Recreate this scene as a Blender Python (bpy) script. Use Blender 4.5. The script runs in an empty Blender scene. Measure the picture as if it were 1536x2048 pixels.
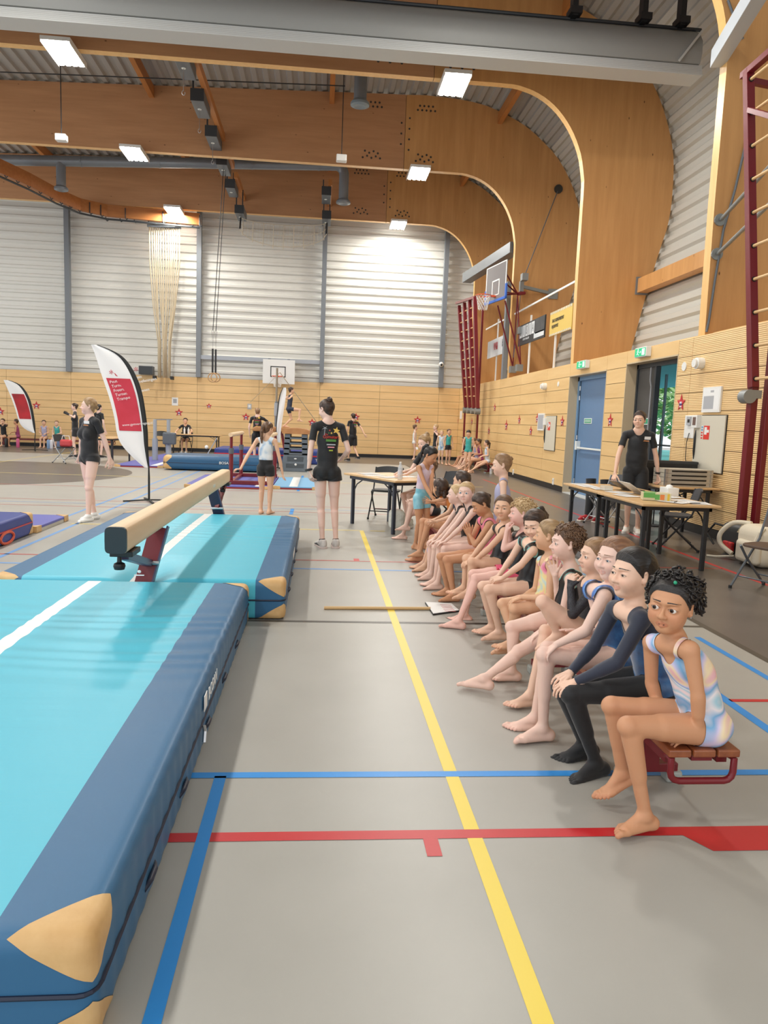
import bpy, math, random
import numpy as np
from mathutils import Vector, Matrix
sc = bpy.context.scene
COL = sc.collection
R = math.radians
# ------------------------------------------------------------------ camera, sky, lamps, exposure
CAM_H = 1.5
FPX, PIT, YAW, ROL = 1464.3, R(-7.0512), R(5.2), R(2.1745)
_fw = np.array([math.sin(YAW)*math.cos(PIT), math.cos(YAW)*math.cos(PIT), math.sin(PIT)])
_r0 = np.cross(_fw, [0, 0, 1]); _r0 /= np.linalg.norm(_r0)
_u0 = np.cross(_r0, _fw)
_rt = math.cos(ROL)*_r0 + math.sin(ROL)*_u0
_up = -math.sin(ROL)*_r0 + math.cos(ROL)*_u0
cam_d = bpy.data.cameras.new('camera'); cam = bpy.data.objects.new('camera', cam_d); COL.objects.link(cam)
m = Matrix((( _rt[0], _up[0], -_fw[0], 0), (_rt[1], _up[1], -_fw[1], 0), (_rt[2], _up[2], -_fw[2], CAM_H), (0, 0, 0, 1)))
cam.matrix_world = m
cam_d.sensor_fit = 'VERTICAL'; cam_d.sensor_height = 36.0; cam_d.sensor_width = 27.0
cam_d.lens = FPX/2048*36.0
cam_d.clip_start = 0.05; cam_d.clip_end = 400
sc.camera = cam
sc.view_settings.view_transform = 'Standard'; sc.view_settings.look = 'None'
sc.view_settings.gamma = 1.0; sc.view_settings.use_curve_mapping = False
sc.view_settings.exposure = EXPOSURE = 0.2
sc.cycles.use_denoising = True
sc.cycles.max_bounces = 6; sc.cycles.diffuse_bounces = 4; sc.cycles.glossy_bounces = 3; sc.cycles.transmission_bounces = 4; sc.cycles.transparent_max_bounces = 8
sc.cycles.caustics_reflective = False; sc.cycles.caustics_refractive = False
w = bpy.data.worlds.new('sky'); sc.world = w; w.use_nodes = True
bg = w.node_tree.nodes['Background']; bg.inputs[0].default_value = (0.96, 0.98, 1.0, 1); bg.inputs[1].default_value = 1.3
LAMP_XY = [(x, y) for y in (-1.0, 5.0, 11.0, 17.2, 23.15, 29.1) for x in (-5.6, 2.75) if x < 0 or y > 10]
LAMP_Z = 8.93
LAMP_L = 240.0

def at(px, py, Y):
    "the point of the plane y = Y seen at a pixel of the photograph"
    d = _fw + _rt*((px-768)/FPX) - _up*((py-1024)/FPX)
    return np.array([0, 0, CAM_H]) + d*(Y/d[1])
def atX(px, py, X):
    d = _fw + _rt*((px-768)/FPX) - _up*((py-1024)/FPX)
    return np.array([0, 0, CAM_H]) + d*(X/d[0])
def fl(px, py, z=0.0):
    d = _fw + _rt*((px-768)/FPX) - _up*((py-1024)/FPX)
    return np.array([0, 0, CAM_H]) + d*((z-CAM_H)/d[2])

# ------------------------------------------------------------------ materials
def lin(c):
    if isinstance(c, str):
        c = [int(c[i:i+2], 16) for i in (0, 2, 4)]
    return tuple(((v/255)/12.92 if v/255 <= .04045 else ((v/255+.055)/1.055)**2.4) for v in c[:3])
_M = {}
def mat(name, c, rough=.5, metal=0.0, emit=0.0, bump=None, var=None, spec=.5, alpha=1.0, trans=0.0, coat=0.0, sheen=0.0):
    """c sRGB colour; bump=(scale, strength, stretch xyz); var=(second colour, scale, stretch xyz)"""
    if name in _M: return _M[name]
    mt = bpy.data.materials.new(name); mt.use_nodes = True; _M[name] = mt
    nt = mt.node_tree; b = nt.nodes['Principled BSDF']
    col = lin(c)+(1,)
    b.inputs['Base Color'].default_value = col; b.inputs['Roughness'].default_value = rough; b.inputs['Metallic'].default_value = metal
    b.inputs['Specular IOR Level'].default_value = spec
    b.inputs['Alpha'].default_value = alpha; b.inputs['Transmission Weight'].default_value = trans
    b.inputs['Coat Weight'].default_value = coat; b.inputs['Sheen Weight'].default_value = sheen
    if emit:
        b.inputs['Emission Color'].default_value = col; b.inputs['Emission Strength'].default_value = emit
    if bump or var:
        tc = nt.nodes.new('ShaderNodeTexCoord')
    def noise(scale, st, detail=4.0):
        mp = nt.nodes.new('ShaderNodeMapping'); mp.inputs['Scale'].default_value = st
        nt.links.new(tc.outputs['Object'], mp.inputs['Vector'])
        n = nt.nodes.new('ShaderNodeTexNoise'); n.inputs['Scale'].default_value = scale; n.inputs['Detail'].default_value = detail
        nt.links.new(mp.outputs[0], n.inputs['Vector']); return n
    if bump:
        n = noise(bump[0], bump[2] if len(bump) > 2 else (1, 1, 1))
        bp = nt.nodes.new('ShaderNodeBump'); bp.inputs['Strength'].default_value = bump[1]; bp.inputs['Distance'].default_value = bump[3] if len(bump) > 3 else .01
        nt.links.new(n.outputs[0], bp.inputs['Height']); nt.links.new(bp.outputs[0], b.inputs['Normal'])
    if var:
        n = noise(var[1], var[2] if len(var) > 2 else (1, 1, 1))
        rp = nt.nodes.new('ShaderNodeValToRGB'); rp.color_ramp.elements[0].position = .35; rp.color_ramp.elements[1].position = .68
        rp.color_ramp.elements[0].color = col; rp.color_ramp.elements[1].color = lin(var[0])+(1,)
        nt.links.new(n.outputs[0], rp.inputs[0]); nt.links.new(rp.outputs[0], b.inputs['Base Color'])
    return mt
def ramp_mat(name, cols, scale=6, rough=.5, stretch=(1, 1, 1), distort=1.0, detail=2.0, sheen=0.0):
    "patches of several colours, as on tie-dyed cloth"
    if name in _M: return _M[name]
    mt = bpy.data.materials.new(name); mt.use_nodes = True; _M[name] = mt
    nt = mt.node_tree; b = nt.nodes['Principled BSDF']; b.inputs['Roughness'].default_value = rough
    b.inputs['Sheen Weight'].default_value = sheen
    tc = nt.nodes.new('ShaderNodeTexCoord'); mp = nt.nodes.new('ShaderNodeMapping'); mp.inputs['Scale'].default_value = stretch
    n = nt.nodes.new('ShaderNodeTexNoise'); n.inputs['Scale'].default_value = scale; n.inputs['Detail'].default_value = detail; n.inputs['Distortion'].default_value = distort
    rp = nt.nodes.new('ShaderNodeValToRGB')
    el = rp.color_ramp.elements
    N = len(cols)
    el[0].position = .28; el[0].color = lin(cols[0])+(1,); el[1].position = .72; el[1].color = lin(cols[-1])+(1,)
    for i in range(1, N-1):
        e = el.new(.28+.44*i/(N-1)); e.color = lin(cols[i])+(1,)
    nt.links.new(tc.outputs['Object'], mp.inputs[0]); nt.links.new(mp.outputs[0], n.inputs['Vector']); nt.links.new(n.outputs[0], rp.inputs[0]); nt.links.new(rp.outputs[0], b.inputs['Base Color'])
    return mt
def wood(name, c1, c2, axis=0, scale=1.0, rough=.45, groove=None, knots=True, coat=0.0):
    "straight grained timber: long streaks along an axis, a few knots; groove=(per metre, axis) adds fine parallel grooves"
    if name in _M: return _M[name]
    mt = bpy.data.materials.new(name); mt.use_nodes = True; _M[name] = mt
    nt = mt.node_tree; L = nt.links; b = nt.nodes['Principled BSDF']; b.inputs['Roughness'].default_value = rough; b.inputs['Coat Weight'].default_value = coat
    tc = nt.nodes.new('ShaderNodeTexCoord'); mp = nt.nodes.new('ShaderNodeMapping')
    s = [6*scale]*3; s[axis] = .5*scale; mp.inputs['Scale'].default_value = s
    n = nt.nodes.new('ShaderNodeTexNoise'); n.inputs['Scale'].default_value = 1.6; n.inputs['Detail'].default_value = 6; n.inputs['Roughness'].default_value = .62
    L.new(tc.outputs['Object'], mp.inputs[0]); L.new(mp.outputs[0], n.inputs['Vector'])
    rp = nt.nodes.new('ShaderNodeValToRGB'); e = rp.color_ramp.elements
    e[0].position = .3; e[1].position = .7; e[0].color = lin(c1)+(1,); e[1].color = lin(c2)+(1,)
    L.new(n.outputs[0], rp.inputs[0]); out = rp.outputs[0]
    if knots:
        mp2 = nt.nodes.new('ShaderNodeMapping'); s = [2.6]*3; s[axis] = 1.3; mp2.inputs['Scale'].default_value = s
        v = nt.nodes.new('ShaderNodeTexVoronoi'); v.inputs['Scale'].default_value = 1.3
        L.new(tc.outputs['Object'], mp2.inputs[0]); L.new(mp2.outputs[0], v.inputs['Vector'])
        r2 = nt.nodes.new('ShaderNodeValToRGB'); e = r2.color_ramp.elements; e[0].position = .02; e[1].position = .06; e[0].color = (1, 1, 1, 1); e[1].color = (0, 0, 0, 1)
        L.new(v.outputs['Distance'], r2.inputs[0])
        mx = nt.nodes.new('ShaderNodeMix'); mx.data_type = 'RGBA'; mx.inputs[7].default_value = lin((95, 55, 25))+(1,)
        L.new(r2.outputs[0], mx.inputs[0]); L.new(out, mx.inputs[6]); out = mx.outputs[2]
    L.new(out, b.inputs['Base Color'])
    if groove:
        sp = nt.nodes.new('ShaderNodeSeparateXYZ'); L.new(tc.outputs['Object'], sp.inputs[0])
        ml = nt.nodes.new('ShaderNodeMath'); ml.operation = 'MULTIPLY'; ml.inputs[1].default_value = groove[0]*2*math.pi; L.new(sp.outputs[groove[1]], ml.inputs[0])
        sn = nt.nodes.new('ShaderNodeMath'); sn.operation = 'SINE'; L.new(ml.outputs[0], sn.inputs[0])
        bp = nt.nodes.new('ShaderNodeBump'); bp.inputs['Strength'].default_value = groove[2]; bp.inputs['Distance'].default_value = .01
        L.new(sn.outputs[0], bp.inputs['Height']); L.new(bp.outputs[0], b.inputs['Normal'])
    return mt

# ------------------------------------------------------------------ mesh building
ORG = {}
class MB:
    "collects vertices and faces of one part; every face has a material slot"
    def __init__(s): s.v = []; s.f = []; s.m = []
    def add(s, vs, fs, mi=0):
        o = len(s.v); s.v += [tuple(float(c) for c in p) for p in vs]
        s.f += [tuple(i+o for i in f) for f in fs]; s.m += [mi]*len(fs); return s
    def box(s, c, d, mi=0, M=None):
        x, y, z = [v/2 for v in d]
        vs = [Vector((a*x, b*y, e*z)) for a in (-1, 1) for b in (-1, 1) for e in (-1, 1)]
        if M is not None: vs = [M @ v for v in vs]
        vs = [(v[0]+c[0], v[1]+c[1], v[2]+c[2]) for v in vs]
        return s.add(vs, [(0, 1, 3, 2), (4, 6, 7, 5), (0, 4, 5, 1), (2, 3, 7, 6), (0, 2, 6, 4), (1, 5, 7, 3)], mi)
    def bx(s, lo, hi, mi=0):
        return s.box([(a+b)/2 for a, b in zip(lo, hi)], [abs(b-a) for a, b in zip(lo, hi)], mi)
    def bar(s, a, b, wd, ht, mi=0, up=(0, 0, 1)):
        "a rectangular bar from a to b"
        a = np.array(a, float); b = np.array(b, float); d = b-a; L = np.linalg.norm(d); d /= L
        u = np.array(up, float); sx = np.cross(d, u)
        if np.linalg.norm(sx) < 1e-4: sx = np.cross(d, (1, 0, 0))
        sx /= np.linalg.norm(sx); u = np.cross(sx, d)
        vs = [p + sx*i*wd/2 + u*j*ht/2 for p in (a, b) for i in (-1, 1) for j in (-1, 1)]
        return s.add(vs, [(0, 1, 3, 2), (4, 6, 7, 5), (0, 4, 5, 1), (2, 3, 7, 6), (0, 2, 6, 4), (1, 5, 7, 3)], mi)
    def tube(s, pts, r, n=10, mi=0, cap=True, closed=False):
        pts = [np.array(p, float) for p in pts]; N = len(pts)
        rr = r if hasattr(r, '__len__') else [r]*N
        T = []
        for i in range(N):
            if closed: t = pts[(i+1) % N]-pts[i-1]
            else: t = pts[min(i+1, N-1)]-pts[max(i-1, 0)]
            T.append(t/(np.linalg.norm(t)+1e-12))
        u = np.cross(T[0], (0, 0, 1))
        if np.linalg.norm(u) < .05: u = np.cross(T[0], (1, 0, 0))
        u /= np.linalg.norm(u); vs = []
        for i in range(N):
            u = u-T[i]*(u@T[i]); u /= np.linalg.norm(u)+1e-12; w2 = np.cross(T[i], u)
            for k in range(n):
                a = 2*math.pi*k/n; vs.append(pts[i]+(u*math.cos(a)+w2*math.sin(a))*rr[i])
        fs = []
        for i in range(N if closed else N-1):
            j = (i+1) % N
            for k in range(n): fs.append((i*n+k, i*n+(k+1) % n, j*n+(k+1) % n, j*n+k))
        if cap and not closed:
            fs.append(tuple(range(n-1, -1, -1))); fs.append(tuple((N-1)*n+k for k in range(n)))
        return s.add(vs, fs, mi)
    def cyl(s, a, b, r, n=16, mi=0, r2=None): return s.tube([a, b], [r, r if r2 is None else r2], n, mi)
    def lathe(s, c, prof, n=20, mi=0):
        "prof: (radius, height) pairs turned about the vertical through c"
        vs = []; fs = []
        for r, z in prof:
            for k in range(n):
                a = 2*math.pi*k/n; vs.append((c[0]+r*math.cos(a), c[1]+r*math.sin(a), c[2]+z))
        P = len(prof)
        for i in range(P-1):
            for k in range(n): fs.append((i*n+k, i*n+(k+1) % n, (i+1)*n+(k+1) % n, (i+1)*n+k))
        fs.append(tuple(range(n-1, -1, -1))); fs.append(tuple((P-1)*n+k for k in range(n)))
        return s.add(vs, fs, mi)
    def ball(s, c, r, n=12, mi=0):
        rr = r if hasattr(r, '__len__') else (r, r, r)
        vs = []; fs = []; K = n//2
        for i in range(K+1):
            t = math.pi*i/K
            for k in range(n):
                a = 2*math.pi*k/n; vs.append((c[0]+rr[0]*math.sin(t)*math.cos(a), c[1]+rr[1]*math.sin(t)*math.sin(a), c[2]+rr[2]*math.cos(t)))
        for i in range(K):
            for k in range(n): fs.append((i*n+k, (i+1)*n+k, (i+1)*n+(k+1) % n, i*n+(k+1) % n))
        return s.add(vs, fs, mi)
    def prism(s, poly, dvec, mi=0, mside=None):
        "polygon (3d points) extruded by dvec"
        n = len(poly); d = np.array(dvec, float); P = [np.array(p, float) for p in poly]
        s.add(P+[p+d for p in P], [tuple(range(n-1, -1, -1)), tuple(range(n, 2*n))], mi)
        o = len(s.v)-2*n
        for i in range(n):
            j = (i+1) % n; s.f.append((o+i, o+j, o+n+j, o+n+i)); s.m.append(mi if mside is None else mside)
        return s
    def quad(s, a, b, c, d, mi=0): return s.add([a, b, c, d], [(0, 1, 2, 3)], mi)
    def build(s, name, mats, parent=None, smooth=False, bevel=0.0, seg=2, fix=True):
        if not isinstance(mats, (list, tuple)): mats = [mats]
        o0 = ORG.get(parent, (0, 0, 0)) if parent is not None else (0, 0, 0)
        me = bpy.data.meshes.new(name)
        me.from_pydata([(v[0]-o0[0], v[1]-o0[1], v[2]-o0[2]) for v in s.v], [], s.f)
        for mm in mats: me.materials.append(mm)
        me.polygons.foreach_set('material_index', s.m)
        if fix:
            import bmesh
            bm = bmesh.new(); bm.from_mesh(me); bmesh.ops.recalc_face_normals(bm, faces=bm.faces); bm.to_mesh(me); bm.free()
        if smooth:
            me.polygons.foreach_set('use_smooth', [True]*len(me.polygons))
            if smooth == 2:
                me.set_sharp_from_angle(angle=R(40))
        me.update()
        ob = bpy.data.objects.new(name, me); COL.objects.link(ob)
        if parent is not None:
            ob.parent = parent; ORG[ob] = o0
        else: ORG[ob] = (0, 0, 0)
        if bevel:
            bv = ob.modifiers.new('bevel', 'BEVEL'); bv.width = bevel; bv.segments = seg; bv.limit_method = 'ANGLE'; bv.angle_limit = R(35)
        return ob
def thing(name, label, cat, loc=(0, 0, 0), group=None, rz=0.0):
    o = bpy.data.objects.new(name, None); COL.objects.link(o); o.empty_display_size = .1
    o.location = [float(v) for v in loc]; o.rotation_euler = (0, 0, rz); o['label'] = label; o['category'] = cat
    if group: o['group'] = group
    ORG[o] = tuple(float(v) for v in loc); return o
def tag(o, label, cat, group=None, kind=None):
    o['label'] = label; o['category'] = cat
    if group: o['group'] = group
    if kind: o['kind'] = kind
    return o
def struct(o, label=None):
    o['kind'] = 'structure'
    if label: o['label'] = label
    return o
def dup(root, loc, rz=0.0, label=None, group=None):
    r = root.copy(); COL.objects.link(r); r.location = [float(v) for v in loc]; r.rotation_euler = (0, 0, rz)
    if label: r['label'] = label
    if group: r['group'] = group
    for ch in list(root.children):
        c = ch.copy(); COL.objects.link(c); c.parent = r
        for g in list(ch.children):
            d = g.copy(); COL.objects.link(d); d.parent = c
    ORG[r] = tuple(float(v) for v in loc); return r
def text(body, name, size, M, m_, parent=None, depth=.002, align='CENTER', xs=1.0):
    "lettering as a thin mesh; M places its local xy plane"
    cu = bpy.data.curves.new(name, 'FONT'); cu.body = body; cu.size = size; cu.extrude = depth; cu.align_x = align; cu.align_y = 'CENTER'; cu.resolution_u = 2
    tmp = bpy.data.objects.new(name, cu); COL.objects.link(tmp)
    dg = bpy.context.evaluated_depsgraph_get(); dg.update()
    me = bpy.data.meshes.new_from_object(tmp.evaluated_get(dg))
    bpy.data.objects.remove(tmp); bpy.data.curves.remove(cu)
    o0 = Vector(ORG.get(parent, (0, 0, 0)))
    MM = M @ Matrix.Diagonal((xs, 1, 1, 1))
    for v in me.vertices: v.co = (MM @ v.co)-o0
    me.materials.clear(); me.materials.append(m_); me.name = name
    ob = bpy.data.objects.new(name, me); COL.objects.link(ob)
    if parent is not None: ob.parent = parent; ORG[ob] = tuple(o0)
    return ob
def frame_m(o, x, y):
    "matrix with origin o, local x and y axes as given"
    x = Vector(x).normalized(); y = Vector(y); y = (y-x*y.dot(x)).normalized(); z = x.cross(y)
    return Matrix(((x[0], y[0], z[0], o[0]), (x[1], y[1], z[1], o[1]), (x[2], y[2], z[2], o[2]), (0, 0, 0, 1)))
rnd = random.Random(7)
def clip(V, F, fv):
    "part of a mesh where the vertex field fv is positive, cut along the zero line; returns verts, faces, source weights"
    V = np.asarray(V, float); F = np.asarray(F); pos = fv > 0
    inside = pos[F]; full = inside.all(1); mixed = inside.any(1) & ~full
    nv = []; idx = {}; cutv = {}; out = []
    src = []
    def vid(i):
        if i not in idx: idx[i] = len(src); src.append((i, i, 0.0))
        return idx[i]
    for q in F[full]: out.append(tuple(vid(int(i)) for i in q))
    for q in F[mixed]:
        poly = []; n = len(q)
        for a in range(n):
            i, j = int(q[a]), int(q[(a+1) % n])
            if i == j: continue
            if pos[i]: poly.append(vid(i))
            if pos[i] != pos[j]:
                k = (min(i, j), max(i, j))
                if k not in cutv:
                    t = fv[k[0]]/(fv[k[0]]-fv[k[1]]); cutv[k] = len(src); src.append((k[0], k[1], float(t)))
                poly.append(cutv[k])
        if len(poly) > 2: out.append(tuple(poly))
    if not src: return np.zeros((0, 3)), [], np.zeros((0, 3))
    S_ = np.array(src); a = S_[:, 0].astype(int); b = S_[:, 1].astype(int); t = S_[:, 2:3]
    return V[a]*(1-t)+V[b]*t, out, (a, b, t)
def mesh_obj(name, V, F, mats, parent=None, mi=None, smooth=True, cols=None):
    o0 = np.array(ORG.get(parent, (0, 0, 0)) if parent is not None else (0, 0, 0))
    me = bpy.data.meshes.new(name); V = np.asarray(V, float)-o0
    me.from_pydata(V.tolist(), [], [tuple(map(int, q)) for q in F] if not isinstance(F, np.ndarray) else F.tolist())
    for mm in (mats if isinstance(mats, (list, tuple)) else [mats]): me.materials.append(mm)
    if mi is not None: me.polygons.foreach_set('material_index', np.asarray(mi, np.int32))
    if smooth: me.polygons.foreach_set('use_smooth', np.ones(len(me.polygons), bool))
    if cols is not None:
        ca = me.color_attributes.new('tone', 'FLOAT_COLOR', 'POINT'); ca.data.foreach_set('color', np.c_[cols, np.ones(len(cols))].astype(np.float32).ravel())
    me.update(); ob = bpy.data.objects.new(name, me); COL.objects.link(ob)
    if parent is not None: ob.parent = parent
    ORG[ob] = tuple(o0); return ob
# ------------------------------------------------------------------ the hall
WX, WY, WT = 5.71, 30.3, 2.97          # right wall, far wall, height of the timber panelling
M_court = mat('court_grey', (174, 172, 165), rough=.36, var=((169, 167, 160), 2.0), spec=.4)
M_dark = mat('runoff_dark', (106, 101, 97), rough=.32, var=((98, 94, 90), 2.0), spec=.45)
M_yel = mat('line_yellow', (238, 212, 82), rough=.4); M_blue = mat('line_blue', (40, 146, 226), rough=.4)
M_red = mat('line_red', (196, 40, 46), rough=.4); M_black = mat('line_black', (78, 74, 68), rough=.4)
M_paleblue = mat('line_pale_blue', (110, 160, 215), rough=.4); M_thinred = mat('line_thin_red', (190, 70, 62), rough=.4)
M_yel2 = mat('line_pale_yellow', (226, 205, 120), rough=.4); M_white = mat('line_white', (235, 233, 228), rough=.4)
f = MB()
X0, XD, YN = -17.0, 3.06, -5.0
f.bx((X0, YN, -.1), (WX+.6, WY+.3, 0), 0)
def mark(x0, x1, y0, y1, mi, z=.0012): f.quad((x0, y0, z), (x1, y0, z), (x1, y1, z), (x0, y1, z), mi)
mark(XD, WX+.02, YN, 25.6, 1, .0006); mark(X0, WX+.02, 25.6, WY, 1, .0006)
n = 48; f.add([(-8.15+3.65*math.cos(2*math.pi*i/n), 17.75+3.65*math.sin(2*math.pi*i/n), .0006) for i in range(n)], [tuple(range(n))], 1)
mark(XD-.05, XD+.01, YN, 25.6, 5, .001)                      # dark border of the court
mark(.575, .632, YN, 9.93, 2, .0014); mark(-3.25, .632, 9.9, 9.955, 8)
mark(-12, 4, 17.5, 17.56, 8); mark(-8.75, -8.69, 20, 29, 8); mark(.72, .92, 9.9, 9.95, 8)
mark(-3.3, XD, 2.933, 2.982, 3, .0018); mark(-.40, -.352, YN, 2.95, 3, .0018)
mark(2.80, 2.85, 4.0, 5.05, 3); mark(2.31, 2.37, 3.0, 3.95, 3); mark(2.36, XD, 3.79, 3.83, 4)
mark(-8, XD, 7.25, 7.30, 6)
mark(-3.55, -3.50, 6, 20, 6); mark(-3.2, -3.15, 6, 20, 6)
for y in (11.45, 15.2, 18.6): mark(-.45, -.39, y, y+.75, 3)
mark(-8, 4.55, 7.71, 7.745, 7); mark(.40, .46, 7.745, 7.87, 4)
mark(-12, 2.5, 12.55, 12.58, 7); mark(-12, 2.5, 14.9, 14.94, 7); mark(-12, 2.5, 11.75, 11.78, 7); mark(-12, 2.5, 12.15, 12.18, 6)
mark(-3.4, 1.396, 2.468, 2.525, 4, .0016); mark(.412, .466, 2.36, 2.468, 4, .0016)
if 0: f.add([(1.395, 2.525, .0016), (1.372, 2.469, .0016), (1.385, 2.365, .0016), (2.9, 2.365, .0016), (2.9, 2.525, .0016)], [(4, 3, 2, 1, 0)][::1] if False else [(1, 2, 3, 4, 0)], 4)
f.add([(1.396, 2.525, .0016), (1.396, 2.4685, .0016), (1.46, 2.365, .0016), (2.9, 2.365, .0016), (2.9, 2.525, .0016)], [(0, 1, 2, 3, 4)], 4)
mark(-8, XD, 5.315, 5.36, 5)
mark(4.53, 4.585, YN, 20, 4)
fo = f.build('floor', [M_court, M_dark, M_yel, M_blue, M_red, M_black, M_paleblue, M_thinred, M_yel2, M_white], fix=False)
struct(fo, 'grey sports hall floor with coloured court lines')

# timber panelled walls: rows of boards with dark joints
M_panel = wood('wall_timber', (224, 184, 124), (236, 200, 142), axis=1, scale=.7, rough=.5, knots=False)
M_panelx = wood('wall_timber_far', (226, 186, 128), (238, 202, 146), axis=0, scale=.7, rough=.5, knots=False)
M_groove = wood('wall_timber_grooved', (226, 186, 128), (238, 202, 146), axis=1, scale=.7, rough=.5, knots=False, groove=(38, 2, .35))
M_joint = mat('panel_joint', (70, 52, 34), rough=.8); M_base = mat('plinth_black', (26, 26, 28), rough=.5)
M_cream = mat('cream_reveal', (206, 184, 150), rough=.5)
rows = [.13+i*(WT-.13)/10 for i in range(11)]
def cut(lo, hi, cuts):
    s = [lo]+[c for c in sorted(cuts) if lo < c < hi]+[hi]; return list(zip(s[:-1], s[1:]))
g = .0045
DOORS = [(11.55, 13.56, 2.74), (14.52, 16.73, 2.69)]
wr = MB(); wb = MB()
joints = [11.1+2.45*i for i in range(-7, 9)]
edges = [e for d in DOORS for e in d[:2]]
for y0, y1 in cut(YN, WY, [j for j in joints if not any(d[0]-.05 < j < d[1]+.05 for d in DOORS)]+edges):
    dd = [d for d in DOORS if d[0]-.01 <= y0 and y1 <= d[1]+.01]
    if dd: y0r, zlo = (y0, y1), dd[0][2]
    zlo = dd[0][2] if dd else 0
    wr.bx((WX+.02, y0, zlo), (WX+.26, y1, WT), 1)
    for a, b in zip(rows[:-1], rows[1:]):
        if b <= zlo+.02: continue
        a2 = max(a, zlo)
        gi = 2 if y1 < 13.3 and not dd else 0
        wr.bx((WX, y0+g, a2+g), (WX+.03, y1-g, b-g), gi)
    if not dd: wr.bx((WX-.012, y0, 0), (WX+.03, y1, .13), 3)
for d in DOORS:                                              # door linings
    for y in d[:2]: wr.bx((WX-.004, y-.012, .0), (WX+.30, y+.012, d[2]+.012), 4)
    wr.bx((WX-.004, d[0], d[2]-.012), (WX+.30, d[1], d[2]+.012), 4)
wo = struct(wr.build('wall_right', [M_panel, M_joint, M_groove, M_base, M_cream]), 'right wall panelled in pale timber boards')
wf = MB(); jx = [-.05+2.45*i for i in range(-7, 3)]
wf.bx((X0, WY+.02, 0), (WX+.26, WY+.3, WT), 1)
for x0, x1 in cut(X0, WX, jx):
    for a, b in zip(rows[:-1], rows[1:]): wf.bx((x0+g, WY, a+g), (x1-g, WY+.03, b-g), 0)
wf.bx((X0, WY-.012, 0), (WX, WY+.03, .13), 3)
# corrugated metal above the timber of the far wall
M_clad = mat('cladding_grey', (226, 225, 218), rough=.42, metal=.0, spec=.45, var=((218, 217, 210), .35, (.3, 1, 1)))
prof = []; z = WT; p = .31
while z < 11.4:
    prof += [(z, .0), (z+p*.50, .0), (z+p*.62, .055), (z+p*.90, .055)]; z += p
vs = []; fs = []
for zz, d in prof: vs += [(X0, WY+.16-d, zz), (9.0, WY+.16-d, zz)]
for i in range(len(prof)-1): fs.append((2*i, 2*i+1, 2*i+3, 2*i+2))
wf.add(vs, fs, 2)
wf.bx((X0, WY+.2, WT), (9.0, WY+.3, 11.4), 2)
struct(wf.build('wall_far', [M_panelx, M_joint, M_clad, M_base]), 'far wall of timber boards below grey ribbed metal cladding')

# roof and side cladding: one ribbed skin that follows the outside of the frames
OUT = [(7.18, 2.95), (7.29, 3.56), (7.55, 4.83), (7.77, 5.74), (7.90, 6.25), (7.95, 6.81), (7.92, 7.63), (7.79, 8.22), (7.49, 8.95), (7.05, 9.62), (6.55, 10.09), (5.9, 10.55), (5.03, 10.92), (4.25, 11.10), (3.12, 11.17), (1.62, 11.13), (-9.3, 10.70), (X0, 10.40)]
INN = [(5.88, 2.95), (5.85, 5.0), (5.85, 6.9), (5.81, 7.3), (5.71, 7.72), (5.47, 8.2), (5.13, 8.6), (4.73, 8.87), (4.3, 9.01), (3.8, 9.05), (1.0, 9.05), (X0, 9.05)]
def smooth(P, n=4):
    "Catmull-Rom through the curved part of a profile"
    P = [np.array(p, float) for p in P]; o = []
    for i in range(len(P)-1):
        a, b, c, d = P[max(i-1, 0)], P[i], P[i+1], P[min(i+2, len(P)-1)]
        k = n if np.linalg.norm(c-b) < 1.6 else 1
        for t in np.arange(k)/k:
            if k == 1: o.append(b); continue
            o.append(.5*((2*b)+(-a+c)*t+(2*a-5*b+4*c-d)*t*t+(-a+3*b-3*c+d)*t**3))
    o.append(P[-1]); return np.array(o)
OS, IS = smooth(OUT), smooth(INN)
seg = np.linalg.norm(np.diff(OS, axis=0), axis=1); S = np.concatenate([[0], np.cumsum(seg)])
def on(s):
    i = min(np.searchsorted(S, s, 'right')-1, len(seg)-1); t = (s-S[i])/seg[i]
    d = (OS[i+1]-OS[i])/seg[i]; return OS[i]+(OS[i+1]-OS[i])*t, np.array([d[1], -d[0]])   # point, outward normal
M_deck = mat('roof_deck', (170, 168, 162), rough=.5, spec=.4); M_side = mat('side_cladding', (196, 195, 187), rough=.45, spec=.45)
cl = MB(); pr = []; s = 0; p = .33
while s < S[-1]-p:
    for fr, d in ((0, .05), (.36, .05), (.5, .115), (.86, .115)): pr.append((s+fr*p, d))
    s += p
vs = []; fs = []; mi = []
for s_, d in pr:
    q, nn = on(s_); q = q+nn*d; vs += [(q[0], YN, q[1]), (q[0], WY+.2, q[1])]
k1 = next(i for i, (s_, d) in enumerate(pr) if on(s_)[0][1] > 9.9)
cl.add(vs, [(2*i, 2*i+1, 2*i+3, 2*i+2) for i in range(len(pr)-1)], 0)
cl.m = [1 if i < k1 else 0 for i in range(len(pr)-1)]
struct(cl.build('ceiling', [M_deck, M_side], fix=False), 'ribbed metal roof deck and side cladding')
t1 = MB(); t1.bx((WX+.02, YN, WT-.02), (7.35, WY, WT+.004), 0); t1.bx((WX+.30, YN, WT), (WX+.36, WY, WT+.085), 0)
struct(t1.build('trim_1', [M_panel]), 'timber ledge on top of the right wall')

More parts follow.
